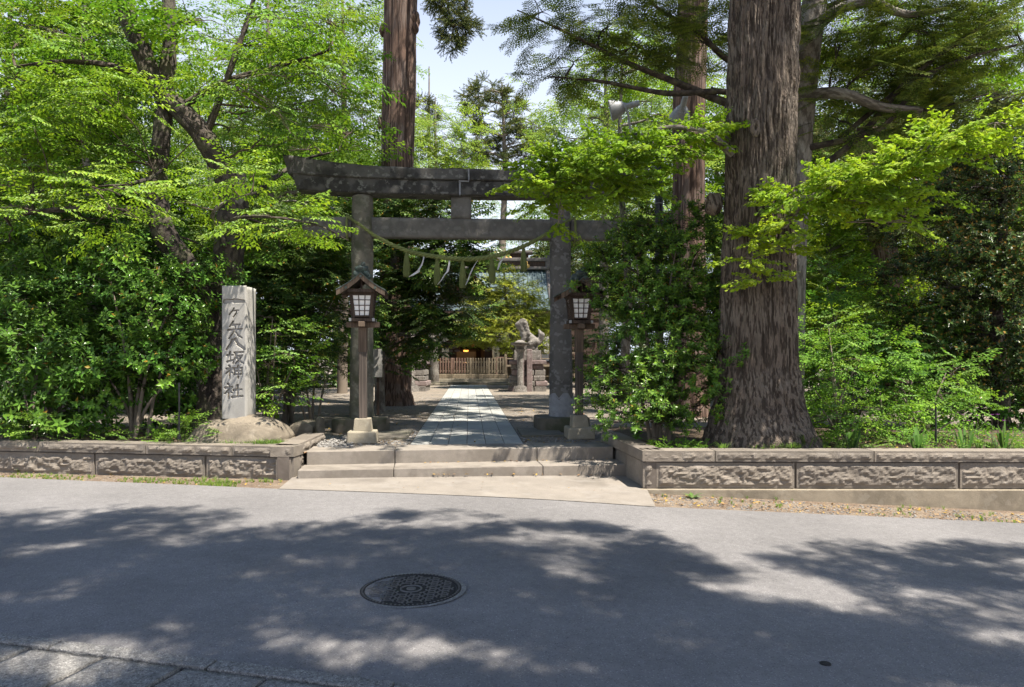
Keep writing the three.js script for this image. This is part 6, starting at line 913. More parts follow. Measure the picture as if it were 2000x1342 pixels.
shrub('drooping_shrub', 'narrow leaved shrub with pale yellow green tips left of the lantern', 'shrub', 610, 13.8, [b5(620, 640, 13.7, 0.65, 0.3, 0.45), b5(590, 690, 13.6, 0.6, 0.28, 0.4), b5(640, 690, 13.9, 0.4, 0.3, 0.4), b5(600, 735, 13.4, 0.45, 0.2, 0.35), b5(545, 740, 13.3, 0.4, 0.22, 0.35)], { sp: 'podocarp', scale: 0.9, dens: 1.5, by: PY, tint: [[0.85, 0.9, 0.85], [1.4, 1.25, 1]], dropY: 0.25 }, 5);
shrub('maple_sapling', 'low spreading sapling with bright flat leaves right of the carved pillar', 'shrub', 530, 12.9, [b5(545, 650, 12.7, 0.55, 0.12, 0.4), b5(560, 690, 12.6, 0.5, 0.1, 0.4), b5(530, 710, 12.5, 0.45, 0.12, 0.35), b5(520, 620, 12.8, 0.45, 0.12, 0.35), b5(520, 770, 12.2, 0.35, 0.15, 0.3)], { sp: 'bright', scale: 0.85, dens: 2.2, by: 0.33, tint: [[0.8, 0.95, 0.9], [1.2, 1.1, 1]], tilt: 0.15 }, 4);
shrub('osmanthus_shrub', 'big dense evergreen shrub spilling over the wall beside the right lantern', 'shrub', 1290, 10.75, [b5(1290, 560, 11.0, 0.95, 0.6, 0.65), b5(1250, 600, 10.9, 0.4, 0.5, 0.45), b5(1350, 600, 10.9, 0.5, 0.6, 0.5), b5(1300, 480, 11.2, 0.85, 0.4, 0.55), b5(1250, 500, 11.3, 0.42, 0.32, 0.4), b5(1370, 490, 11.2, 0.35, 0.35, 0.4), b5(1275, 680, 10.7, 0.55, 0.45, 0.5), b5(1215, 725, 10.5, 0.28, 0.3, 0.35), b5(1340, 720, 10.4, 0.6, 0.4, 0.45), b5(1400, 720, 10.15, 0.3, 0.2, 0.3), b5(1250, 780, 10.2, 0.5, 0.32, 0.45), b5(1180, 770, 10.3, 0.22, 0.25, 0.3), b5(1330, 790, 10.3, 0.45, 0.28, 0.35), b5(1210, 820, 10.0, 0.22, 0.18, 0.25), b5(1195, 520, 11.3, 0.25, 0.18, 0.3), b5(1145, 545, 11.1, 0.14, 0.05, 0.15, 0.7), b5(1280, 830, 10.1, 0.35, 0.15, 0.3), b5(1350, 540, 11.0, 0.45, 0.4, 0.4), b5(1345, 670, 10.7, 0.5, 0.4, 0.4), b5(1390, 640, 10.9, 0.3, 0.5, 0.35), b5(1370, 800, 10.35, 0.35, 0.3, 0.3), b5(1310, 430, 11.3, 0.6, 0.25, 0.45)], { sp: 'osmanthus', scale: 0.72, dens: 1.8, tint: [[0.7, 0.82, 0.8], [1.35, 1.25, 1]], stemR: 0.035, gap: 0.27 }, 9);
shrub('leafy_shrub', 'bright toothed leaf shrub growing against the right side of the ginkgo trunk', 'shrub', 1640, 10.9, [b5(1620, 740, 10.9, 0.5, 0.4, 0.4), b5(1680, 700, 11.1, 0.55, 0.4, 0.4), b5(1620, 660, 11.3, 0.45, 0.4, 0.4), b5(1660, 790, 10.7, 0.5, 0.3, 0.4), b5(1610, 820, 10.5, 0.3, 0.22, 0.3), b5(1700, 830, 10.5, 0.4, 0.2, 0.3)], { sp: 'bright', scale: 0.62, dens: 1.5, tint: [[0.75, 0.9, 0.85], [1.3, 1.2, 1]] }, 7);
shrub('leafy_shrub', 'loose bright green shrub behind the stake right of the ginkgo', 'shrub', 1800, 10.8, [b5(1760, 760, 10.7, 0.45, 0.3, 0.35), b5(1830, 770, 10.9, 0.5, 0.32, 0.4), b5(1790, 820, 10.5, 0.5, 0.2, 0.3), b5(1860, 730, 11.1, 0.35, 0.3, 0.3), b5(1880, 800, 10.9, 0.35, 0.25, 0.3)], { sp: 'bright', scale: 0.62, dens: 1.4, tint: [[0.75, 0.9, 0.85], [1.2, 1.15, 1]] }, 7);
shrub('evergreen_shrub', 'shaded evergreen shrub around the foot of the cherry trunk', 'shrub', 400, 12.9, [b5(380, 700, 12.8, 0.7, 0.5, 0.5), b5(400, 780, 12.7, 0.8, 0.4, 0.45), b5(330, 790, 12.6, 0.6, 0.4, 0.4), b5(500, 730, 13.2, 0.5, 0.5, 0.4)], { sp: 'oval', scale: 0.85, dens: 1.2, tint: [[0.7, 0.85, 0.8], [1.1, 1.1, 1]] }, 5);
setSeed(2009);
shrub('understorey_shrub', 'broad bright shrub thicket in the shade right of the ginkgo trunk', 'shrub', 1660, 13.2, [b5(1600, 640, 13.2, 0.8, 0.5, 0.6), b5(1700, 620, 13.4, 0.8, 0.5, 0.6), b5(1620, 740, 12.8, 0.9, 0.5, 0.6), b5(1730, 740, 12.8, 0.9, 0.5, 0.6), b5(1640, 560, 13.8, 0.8, 0.4, 0.6), b5(1680, 800, 12.4, 0.9, 0.3, 0.5)], { sp: 'bright', scale: 0.9, dens: 1.7, by: PY, tint: [[0.55, 0.75, 0.7], [1.1, 1.1, 1]] }, 7);
shrub('understorey_shrub', 'low dark shrub thicket under the glossy tree at the wall end', 'shrub', 1880, 13.6, [b5(1820, 720, 13.4, 0.9, 0.5, 0.6), b5(1900, 740, 13.6, 0.9, 0.4, 0.6), b5(1990, 740, 13.6, 0.8, 0.4, 0.6), b5(1850, 640, 13.8, 0.9, 0.4, 0.6), b5(1930, 800, 13.2, 0.8, 0.28, 0.5), b5(2010, 790, 13.0, 0.6, 0.35, 0.5), b5(1840, 800, 13.2, 0.7, 0.28, 0.5)], { sp: 'oval', scale: 1.0, dens: 1.3, by: PY, tint: [[0.5, 0.65, 0.6], [1, 1, 0.95]] }, 6);
{ // glossy camellia tree at the right
  setSeed(2010); const tk = [[1955, 840, 13], [1956, 760, 13], [1950, 680, 13], [1945, 600, 13], [1955, 480, 13], [1965, 350, 13]].map(P3), t = thing('camellia_tree', 'dark glossy evergreen tree with reddish new shoots at the end of the right wall', 'tree', V(tk[0].x, PY, tk[0].z)); tk[0].y = PY - 0.05; part(t, 'trunk', limbGeo(tk, [0.16, 0.13, 0.12, 0.11, 0.09, 0.04], { sides: 16, per: 0.08, amp: 0.01 }), M.cherryBark);
  crown(t, [b5(1840, 560, 12.8, 0.9, 0.6, 0.8), b5(1930, 500, 12.7, 0.9, 0.6, 0.8), b5(2010, 450, 12.7, 0.8, 0.8, 0.8), b5(1850, 470, 13.1, 0.8, 0.5, 0.7), b5(1930, 390, 13.1, 0.9, 0.5, 0.8), b5(1990, 330, 13.2, 0.9, 0.5, 0.8), b5(1880, 640, 12.9, 0.9, 0.5, 0.7), b5(1970, 620, 12.7, 0.8, 0.6, 0.7), b5(1800, 640, 13.2, 0.7, 0.5, 0.6), b5(1930, 720, 13, 0.9, 0.4, 0.7), b5(2010, 560, 12.4, 0.5, 0.7, 0.5), b5(1860, 380, 13.5, 0.8, 0.5, 0.7), b5(1920, 300, 13.6, 0.8, 0.4, 0.7), b5(2020, 720, 12.6, 0.6, 0.6, 0.6)], { sp: 'redtip', skel: skelOf(tk), scale: 0.85, dens: 1.5, tilt: 0.6, face: 0.9, limbR: 0.03, gap: 0.3, tint: [[0.7, 0.75, 0.75], [1.25, 1.2, 1.1]], mat: M.cherryBark });
}
{ // glossy tree between the torii and the cedar
  setSeed(2011); const Z = 17.6, tk = [[742, 800, Z], [742, 720, Z], [748, 640, Z], [760, 560, Z], [775, 470, Z], [790, 400, Z]].map(P3), t = thing('camellia_tree', 'dark glossy leaved tree hanging over the path behind the straw rope', 'tree', V(tk[0].x, PY, tk[0].z)); tk[0].y = PY - 0.05; part(t, 'trunk', limbGeo(tk, [0.13, 0.11, 0.1, 0.1, 0.08, 0.04], { sides: 14, per: 0.1, amp: 0.01 }), M.greyBark);
  crown(t, [b5(770, 420, 17.8, 1.1, 0.5, 0.9), b5(850, 430, 17.8, 0.9, 0.5, 0.8), b5(740, 500, 17.4, 1.0, 0.7, 0.8), b5(830, 510, 17.5, 1.1, 0.7, 0.9), b5(890, 540, 17.8, 0.9, 0.6, 0.7), b5(780, 590, 17.2, 0.8, 0.6, 0.7), b5(870, 600, 17.6, 0.9, 0.5, 0.7), b5(800, 650, 17.0, 0.5, 0.35, 0.5), b5(860, 645, 17.8, 0.55, 0.3, 0.5), b5(690, 440, 17.5, 0.9, 0.6, 0.7), b5(640, 460, 17.2, 0.8, 0.7, 0.7), b5(845, 680, 17.8, 0.25, 0.15, 0.3), b5(910, 490, 18, 0.5, 0.4, 0.5), b5(760, 700, 17.2, 0.35, 0.4, 0.4)], { sp: 'camellia', skel: skelOf(tk), scale: 1.0, dens: 3.0, tilt: 0.6, face: 0.9, limbR: 0.03, gap: 0.3, tint: [[0.75, 0.8, 0.85], [1.5, 1.4, 1.1]], mat: M.greyBark });
}
{ // small layered tree in front of the hall
  setSeed(2012); const Z = 31.4, tk = [[1012, 752, Z], [1006, 700, Z], [992, 620, Z], [985, 540, Z], [984, 522, Z]].map(P3), t = thing('garden_tree', 'small layered yellow green tree in front of the hall roof', 'tree', V(tk[0].x, PY, tk[0].z)); tk[0].y = PY - 0.05; part(t, 'trunk', limbGeo(tk, [0.1, 0.085, 0.07, 0.04, 0.02], { sides: 12, per: 0.12, amp: 0.008 }), M.greyBark);
  const bl = []; for (const [x, y, w, h] of [[985, 540, 0.5, 0.35], [965, 562, 0.75, 0.35], [1012, 566, 0.8, 0.35], [985, 590, 1.2, 0.4], [1035, 596, 0.8, 0.35], [945, 602, 0.8, 0.35], [1000, 622, 1.5, 0.4], [1050, 632, 0.9, 0.35], [935, 638, 0.9, 0.35], [990, 655, 1.5, 0.4], [1055, 664, 0.8, 0.3], [925, 664, 0.6, 0.28], [1020, 680, 0.9, 0.25]]) bl.push(B(x, y, Z + rr(-0.5, 0.5), w, h, w * 0.9));
  crown(t, bl, { sp: 'box', skel: skelOf(tk), scale: 0.85, dens: 4.5, limbR: 0.02, gap: 0.16, tilt: 0.8, face: 1.1, shell: 0.35, pitch: 0.5, tint: [[1, 1.05, 0.9], [1.6, 1.35, 1]], mat: M.greyBark });
}
// ------------------------------------------------------------------ trees further back
function bgTree(name, label, sp, px, Z, rBase, topPy, blobs, o = {}, group) {
  const bx = at(px, 0, Z).x, top = at(o.topX ?? px, topPy, Z), w = [V(bx, PY - 0.1, -Z), V(lerp(bx, top.x, 0.3) + rr(-0.2, 0.2), lerp(PY, top.y, 0.35), -Z), V(lerp(bx, top.x, 0.7) + rr(-0.2, 0.2), lerp(PY, top.y, 0.7), -Z + rr(-0.2, 0.2)), top];
  const t = thing(name, label, 'tree', V(bx, PY, -Z), group); part(t, 'trunk', limbGeo(w, [rBase, rBase * 0.8, rBase * 0.5, 0.03], { sides: 14, per: 0.2, amp: 0.012 }), o.bark || M.greyBark);
  crown(t, blobs, { sp, skel: skelOf(w).slice(6), scale: 1.4, limbR: 0.05, gap: 0.36, gapF: 0.7, tilt: 0.7, face: 0.6, mat: o.bark || M.greyBark, twigs: 6, ...o }); return t;
}
setSeed(3001);
const g4 = (x, y, z, r, q = 0.6, d = 1) => B(x, y, z, r, r * q, r, { d });
bgTree('zelkova_tree', 'pale stemmed airy tree behind the left end of the torii lintel', 'zelkova', 668, 27, 0.2, -60, [g4(640, 40, 27, 1.8), g4(700, 100, 27, 1.6), g4(650, 160, 27, 1.9), g4(715, 210, 26.5, 1.5), g4(620, 250, 27, 1.8), g4(690, 290, 26.5, 1.6), g4(590, 120, 27.5, 1.7), g4(560, 40, 27, 1.7), g4(730, 330, 27, 1.2), g4(690, 10, 27, 1.5)], { dens: 0.85, bark: M.twigPale, tint: [[0.85, 0.95, 1.1], [1.3, 1.15, 1.2]] });
bgTree('zelkova_tree', 'forked pale stemmed tree between the cherry stems', 'zelkova', 520, 24, 0.16, -80, [g4(500, 60, 24, 1.6), g4(420, 110, 24, 1.6), g4(540, 180, 24, 1.5), g4(460, 230, 24, 1.6), g4(560, 280, 24, 1.5), g4(400, 300, 24, 1.5), g4(500, 350, 24, 1.5), g4(360, 200, 24, 1.5), g4(590, 370, 24, 1.2)], { dens: 0.9, bark: M.twigPale, tint: [[0.8, 0.95, 1], [1.2, 1.1, 1.1]] });
bgTree('broadleaf_tree', 'thin trunked tree with darkened leaves behind the left bed', 'maple', 168, 17, 0.14, -60, [g4(60, 60, 17, 1.5), g4(160, 110, 17, 1.5), g4(240, 60, 17, 1.5), g4(60, 200, 17, 1.4), g4(180, 240, 17, 1.4), g4(280, 220, 17, 1.3), g4(90, 320, 17, 1.4), g4(220, 350, 17, 1.3), g4(20, 400, 16.5, 1.2), g4(140, 430, 16.5, 1.3), g4(270, 430, 17, 1.2), g4(360, 360, 17, 1.1)], { dens: 0.9, scale: 1.15, tint: [[0.3, 0.45, 0.4], [0.85, 0.9, 0.8]] });  // darker species, tint lowered further to put shade behind the cherry into the colour
bgTree('broadleaf_tree', 'slender autumn tinged tree at the left edge of the grove', 'maple', 28, 20, 0.15, -100, [g4(-10, 60, 20, 1.8), g4(60, 140, 20, 1.8), g4(0, 240, 20, 1.8), g4(50, 350, 20, 1.7), g4(0, 440, 20, 1.6), g4(110, 20, 20, 1.5)], { dens: 0.9, tint: [[0.8, 0.85, 0.8], [1.5, 1.15, 0.9]] });
bgTree('broadleaf_tree', 'green tree with darkened leaves filling the gap under the cherry limbs', 'maple', 400, 19, 0.16, 260, [g4(250, 520, 18, 1.6), g4(360, 480, 18.5, 1.6), g4(470, 480, 19, 1.6), g4(540, 420, 19.5, 1.6), g4(440, 580, 18, 1.4), g4(330, 600, 18, 1.4), g4(600, 400, 20, 1.4), g4(200, 620, 17, 1.5), g4(80, 560, 17, 1.7), g4(640, 360, 20, 1.3)], { dens: 1.0, scale: 1.2, tint: [[0.3, 0.42, 0.4], [0.8, 0.85, 0.75]] });  // low tint stands for shadowed foliage in the gaps of the cherry
bgTree('broadleaf_tree', 'rounded fresh green tree right of the tall cedar trunk', 'zelkova', 850, 36, 0.22, 190, [g4(840, 235, 36, 1.6), g4(880, 270, 36, 1.5), g4(820, 290, 36, 1.8), g4(870, 320, 36, 1.6), g4(810, 350, 36, 1.7), g4(850, 390, 36, 1.6), g4(905, 330, 36, 0.9), g4(780, 400, 36, 1.5)], { dens: 1.15, scale: 1.5, tint: [[1.0, 1.05, 0.8], [1.35, 1.2, 0.8]] });
bgTree('pine_tree', 'tall spreading far conifer with a bare top behind the torii', 'sugi', 980, 46, 0.32, 160, [g4(955, 178, 46, 1.1, 0.6), g4(925, 190, 46, 0.8, 0.5), g4(985, 200, 46, 1.0, 0.6), g4(940, 222, 46, 1.3, 0.5), g4(1010, 218, 46, 0.9, 0.5), g4(975, 245, 46, 1.5, 0.5), g4(1040, 250, 46, 1.1, 0.5), g4(925, 262, 46, 1.2, 0.5), g4(1060, 272, 46, 1.0, 0.45), g4(1000, 280, 46, 1.5, 0.45), g4(950, 300, 46, 1.5, 0.45), g4(1040, 305, 46, 1.2, 0.45), g4(910, 310, 46, 1.3, 0.5), g4(905, 345, 46, 1.2, 0.5), g4(1010, 330, 46, 0.8, 0.4)], { scale: 1.1, dens: 0.75, bark: M.twigPale, limbR: 0.07, tint: [[1.1, 1.15, 1.2], [1.7, 1.5, 1.3]], gap: 0.34 });  // tint raised, distance haze painted into the foliage colour
bgTree('dead_tree', 'thin leafless tree top poking up beside the far conifer', 'sugi', 838, 44, 0.2, 130, [g4(825, 200, 44, 0.5, 0.8, 1.5), g4(835, 225, 44, 0.6, 0.8, 1.2)], { scale: 1, bark: M.twigPale, twigs: 14, gap: 0.2 });
bgTree('broadleaf_tree', 'airy pale green tree above the right end of the torii lintel', 'zelkova', 1180, 31, 0.24, 60, [g4(1090, 195, 31, 1.2, 0.5), g4(1140, 230, 31, 1.4, 0.5), g4(1110, 270, 31, 1.2, 0.5), g4(1200, 190, 31, 1.5), g4(1230, 260, 31, 1.5), g4(1160, 320, 31, 1.4), g4(1260, 330, 30, 1.5), g4(1210, 120, 31, 1.4), g4(1290, 200, 31, 1.6), g4(1150, 390, 31, 1.5), g4(1230, 420, 30, 1.5)], { dens: 0.8, tint: [[0.9, 1, 1.05], [1.25, 1.1, 1.1]] });
bgTree('broadleaf_tree', 'fresh green tree behind the loudspeaker pole', 'maple', 1215, 21, 0.15, 120, [g4(1250, 110, 21, 1.2), g4(1300, 230, 21, 1.2), g4(1240, 330, 20, 1.2), g4(1320, 330, 21, 1.0), g4(1270, 420, 20, 1.2), g4(1180, 440, 20, 1.1), g4(1390, 300, 21, 1.1), g4(1390, 420, 20, 1.1), g4(1400, 140, 22, 1.3)], { dens: 1.0, scale: 1.2, tint: [[0.75, 0.9, 0.8], [1.2, 1.1, 1]] });
bgTree('maple_tree', 'luminous green maple glowing behind the right side of the ginkgo', 'maple', 1620, 19.5, 0.14, 330, [g4(1600, 420, 19.5, 1.2), g4(1660, 470, 19.5, 1.2), g4(1600, 520, 19, 1.2), g4(1680, 560, 19, 1.0), g4(1610, 600, 18.5, 1.1), g4(1680, 620, 17.5, 0.9, 0.4), g4(1590, 350, 20, 1.2), g4(1730, 500, 20, 1), g4(1640, 660, 17, 0.9)], { dens: 1.9, scale: 1.0, tint: [[0.9, 1, 0.9], [1.35, 1.2, 1]] });
bgTree('broadleaf_tree', 'mixed green tree behind the dark conifer limbs', 'maple', 1800, 22, 0.2, -60, [g4(1650, 200, 23, 1.8), g4(1750, 120, 23, 1.8), g4(1850, 220, 22, 1.8), g4(1950, 100, 22, 1.8), g4(1720, 320, 22, 1.6), g4(1900, 330, 21, 1.7), g4(1980, 250, 21, 1.7), g4(1640, 60, 23, 1.8), g4(1840, 30, 23, 1.8), g4(1790, 440, 21, 1.5)], { dens: 0.8, scale: 1.3, tint: [[0.6, 0.75, 0.65], [1.15, 1.1, 0.9]] });
// distant grove closing the view, each tree by itself
setSeed(3100);
[[-180, 42], [-20, 46], [140, 44], [300, 48], [450, 43], [590, 47], [700, 52], [1090, 62], [1150, 54], [1260, 44], [1400, 48], [1540, 43], [1690, 47], [1840, 44], [1990, 48], [2160, 44]].forEach(([px, Z], k) => {
  const open = px > 690 && px < 1200, top = open ? 430 : rr(130, 230), bl = []; for (let j = 0; j < (open ? 7 : 12); j++) bl.push(g4(px + rr(-75, 75), open ? rr(420, 600) : lerp(top + 40, 640, (j + 0.5) / 12), Z + rr(-1, 1), rr(2.0, 2.8), 0.6));
  const con = k % 3 === 2, side = open ? 'behind the hall' : px < 900 ? 'left of the hall' : 'right of the hall';
  bgTree(con ? 'grove_conifer' : 'grove_tree', open ? (con ? 'low dark conifer crown in the grove behind the hall' : 'low distant broadleaf tree in the grove behind the hall') : (con ? 'tall dull green conifer in the far grove ' : 'tall pale green broadleaf tree in the far grove ') + side, con ? 'sugi' : 'zelkova', px, Z, 0.3, top, bl, { scale: 2.0, dens: 1.1, tint: [[0.5, 0.65, 0.55], [1.1, 1.05, 0.8]], gap: 0.3, twigs: 3 }, (con ? 'far conifers ' : 'far broadleaf trees ') + side);
});
// understorey shrubs deep in the grove
setSeed(3200);
[[-60, 22], [90, 24], [240, 21], [380, 23], [470, 27], [620, 33], [700, 34], [1190, 33], [1130, 44], [1300, 24], [1420, 26], [1560, 24], [1680, 27], [1800, 20], [1900, 25], [2020, 22]].forEach(([px, Z], k) => {
  const w = rr(1.5, 2.0), by = PY, c = at(px, 0, Z); shrub('grove_shrub', (k % 2 ? 'rounded small leaved glossy bush' : 'rounded oval leaved evergreen bush') + ' on the ground of the grove ' + (px < 900 ? 'left of the path' : 'right of the path'), 'shrub', px, Z, [{ c: V(c.x, 1.0, -Z), r: [w, 0.8, 1.0] }, { c: V(c.x + rr(-0.5, 0.5), 1.9, -Z), r: [w * 0.8, 0.8, 0.9] }, { c: V(c.x + rr(-0.8, 0.8), 2.8, -Z - 0.3), r: [w * 0.7, 0.7, 0.8] }], { sp: k % 2 ? 'camellia' : 'oval', scale: 1.3, dens: 1.8, by, tint: [[0.7, 0.8, 0.8], [1.4, 1.3, 1.1]], woodless: true, gap: 0.22 }, 4, (k % 2 ? 'glossy' : 'oval leaved') + (px < 900 ? ' grove bushes left' : ' grove bushes right'));
});
// ------------------------------------------------------------------ street trees on the near side, outside the picture, whose crowns shade the road
function shadeTree(base, top, blobs, label, o = {}) {
  const t = thing('street_tree', label, 'tree', base), w = [base.clone().setY(base.y - 0.1), base.clone().lerp(top, 0.5).setX(base.x), top]; part(t, 'trunk', limbGeo(w, [0.32, 0.25, 0.1], { sides: 16, per: 0.2, amp: 0.015 }), M.greyBark);
  crown(t, blobs, { sp: 'cherry', skel: skelOf(w).slice(10), scale: 0.95, limbR: 0.025, gap: 0.2, dens: 1.0, mat: M.greyBark, shell: 0.75, ...o });
}
setSeed(4001);
{
  const H = 8.6, hx = sunDir.x / sunDir.y, hz = sunDir.z / sunDir.y, sh = (px, py, r, h = H, d = 1) => { const p = onG(px, py); return { c: V(p.x + hx * h, h, p.z + hz * h), r: [r, 0.3, r * 0.85], d }; };
  // gaps in the crown that let the sun through, each seen as a fleck of light on the road
  const gaps = [[240, 1108], [160, 1150], [575, 1092], [675, 1102], [765, 1070], [850, 1102], [960, 1165], [1060, 1120], [1165, 1130], [340, 1196], [600, 1250, 1.4], [800, 1222], [905, 1245], [930, 1300], [1310, 1265], [1030, 1296, 1.3], [520, 1190], [60, 1292, 1.9], [1000, 1060], [1120, 1090], [400, 1040], [210, 1035], [190, 1312, 1.8], [1360, 1055, 2], [1430, 1085, 2], [1500, 1115, 1.9], [1570, 1150, 1.7], [1650, 1180, 1.5], [1740, 1195, 1.2], [1440, 1150, 1.3], [1420, 1240], [1230, 1210], [700, 1165], [90, 1075], [480, 1130], [1180, 1060], [640, 1310], [420, 1260], [760, 1290], [1150, 1180], [1180, 1300], [260, 1230], [20, 1180], [1090, 1050], [300, 1060]].map(([x, y, k = 1]) => [onG(x, y), 0.26 * k]);
  const lit = p => { const gx = p.x - hx * p.y, gz = p.z - hz * p.y; return gaps.some(([q, r]) => Math.hypot(gx - q.x, gz - q.z) < r); };
  const one = []; setSeed(4002);
  for (let py = 990; py < 1480; py += 36) for (let px = -260; px < 1700; px += 105 * (py - 700) / 400) { const edge = 985 + 70 * n3(px * 0.008, 1, 2) + (px > 1150 ? (px - 1150) * 0.42 : 0); if (py > edge && py < 1500) one.push(sh(px + rr(-30, 30), py + rr(-12, 12), rr(0.4, 0.6), rr(7.8, 9.6))); }
  shadeTree(V(1.2, 0, 3.2), V(1.6, 8, 0.5), one, 'broad street tree behind the viewer whose crown shades the road', { dens: 0.95, twigs: 1, gapF: 2.2, gap: 0.4, limbR: 0.012, scale: 0.42, skip: lit });
  shadeTree(V(6.8, -0.3, 1.6), V(6.9, 7.5, -1.2), [sh(1700, 1110, 0.5), sh(1800, 1095, 0.6, 8), sh(1930, 1110, 0.6), sh(1620, 1095, 0.3), sh(1830, 1140, 0.5), sh(1960, 1170, 0.6, 8), sh(1700, 1240, 0.5), sh(1850, 1240, 0.5), sh(1650, 1290, 0.6, 8), sh(1980, 1260, 0.6), sh(1800, 1320, 0.5), sh(2080, 1120, 0.8), sh(2100, 1200, 0.8)], 'street tree on the near side beyond the right edge of the view', { dens: 1.1, gapF: 1.7, gap: 0.53, limbR: 0.015, twigs: 3, scale: 0.5, skip: lit });
}

// ------------------------------------------------------------------ ground cover, litter, small plants
function scatter(name, geo, mat, list, label, category) { // [x, y, z, scale, turn, colour]
  const m = new THREE.InstancedMesh(geo, mat, list.length), q = new THREE.Quaternion(), e = new THREE.Euler();
  list.forEach(([x, y, z, s, a, c, tx = 0, tz = 0], i) => { q.setFromEuler(e.set(tx, a, tz)); mtx.compose(V(x, y, z), q, V(s, s, s)); m.setMatrixAt(i, mtx); m.setColorAt(i, colr.setRGB(...c)); });
  m.name = name; m.userData = { kind: 'stuff', label, category }; m.castShadow = m.receiveShadow = true; scene.add(m);
}
function tuftGeo(sd, n, h, w, spread, col) { setSeed(sd); const b = new LeafBuf(); for (let k = 0; k < n; k++) { const a = rr(0, 6.283), o = V(Math.cos(a), 0, Math.sin(a)), p = o.clone().multiplyScalar(rr(0, spread * 0.3)), hh = h * rr(0.6, 1.1), m = p.clone().addScaledVector(o, spread * 0.35).setY(hh * 0.65), t = p.clone().addScaledVector(o, spread).setY(hh * rr(0.55, 1)), s = V(-o.z, 0, o.x).multiplyScalar(w / 2), c = jit(col), n0 = o.clone().multiplyScalar(-0.5).setY(0.8).normalize(), v = [b.vert(p.clone().sub(s), n0, c), b.vert(p.clone().add(s), n0, c), b.vert(m.clone().sub(s.clone().multiplyScalar(0.9)), n0, c), b.vert(m.clone().add(s.clone().multiplyScalar(0.9)), n0, c), b.vert(t, n0, c)]; b.i.push(v[0], v[1], v[3], v[0], v[3], v[2], v[2], v[3], v[4]); } return b.build(); }
setSeed(5001);
const grassG = tuftGeo(1, 14, 0.1, 0.006, 0.06, [0.12, 0.2, 0.03]), bigGrass = tuftGeo(2, 16, 0.22, 0.009, 0.12, [0.11, 0.2, 0.03]);
const ww = (a, b) => { const u = R(); return mix3(a, b, u); };
{
  setSeed(5002); const L = [];
  const along = (px0, py0, px1, py1, n, spread, s0, s1, thr = 0.4) => { for (let k = 0; k < n * 3 && n > 0; k++) { const u = R(), p = onG(lerp(px0, px1, u), lerp(py0, py1, u) + rr(-spread, spread)); if (n3(p.x * 2.2, 0, p.z * 2.2) < thr) continue; L.push([p.x, gY(p.x) - 0.03, p.z, rr(s0, s1), rr(0, 6), ww([0.8, 0.9, 0.7], [1.5, 1.3, 1])]); } };
  along(0, 927, 550, 947, 150, 6, 0.25, 0.6, 0.5); along(380, 938, 550, 946, 60, 8, 0.3, 0.7, 0.45); along(0, 915, 300, 920, 60, 4, 0.4, 1.0, 0.5); along(1290, 965, 1990, 1010, 34, 10, 0.3, 0.7, 0.5);
  scatter('verge_grass', grassG, M.leaf, L, 'sparse short grass along the foot of the left wall', 'grass');
  const G = []; for (let k = 0; k < 520; k++) { const px = rr(360, 600), Z = rr(9.75, 10.35), p = at(px, 0, Z); if (p.z < lWallZ(p.x) - 0.25 && p.x < wl0.x - 0.3) G.push([p.x, courtY(p.x, p.z) - 0.01, p.z, rr(0.6, 1.5), rr(0, 6), ww([0.75, 0.9, 0.8], [1.3, 1.2, 1])]); }
  for (let k = 0; k < 170; k++) { const px = rr(1380, 2000), Z = rr(9.45, 10.1), p = at(px, 0, Z); if (n3(p.x * 2.5, 4, p.z) > 0.5) G.push([p.x, courtY(p.x, p.z) - 0.01, p.z, rr(0.7, 1.6), rr(0, 6), ww([0.75, 0.9, 0.8], [1.2, 1.2, 1])]); }
  for (let k = 0; k < 60; k++) { const px = rr(1470, 1560), Z = rr(9.4, 9.6), p = at(px, 0, Z); G.push([p.x, courtY(p.x, p.z) - 0.01, p.z, rr(1, 1.9), rr(0, 6), [1, 1.05, 0.9]]); }
  scatter('bed_grass', grassG, M.leaf, G, 'fresh green grass growing in the planting beds', 'grass');
}
{ // low leafy ground cover in the beds
  setSeed(5003); const L = []; const low = SP.bright[1];
  for (let k = 0; k < 260; k++) { const left = R() < 0.45, px = left ? rr(-40, 390) : rr(1570, 2020), Z = left ? rr(10.0, 10.9) : rr(9.5, 10.6), p = at(px, 0, Z); if (left && p.z > lWallZ(p.x) - 0.3) continue; L.push([p.x, courtY(p.x, p.z) + rr(0.0, 0.1), p.z, rr(0.28, 0.5), rr(0, 6), ww([0.7, 0.85, 0.85], [1.15, 1.1, 1]), rr(-0.3, 0.3), rr(0.1, 0.7)]); }
  for (let k = 0; k < 40; k++) { const p = at(rr(1290, 1370), 0, rr(9.6, 9.9)); L.push([p.x, courtY(p.x, p.z), p.z, rr(0.25, 0.4), rr(0, 6), [0.9, 1, 0.9], 0, rr(0.2, 0.7)]); }
  scatter('ground_cover', low, M.leaf, L, 'low leafy weeds carpeting the planting beds', 'weeds');
}
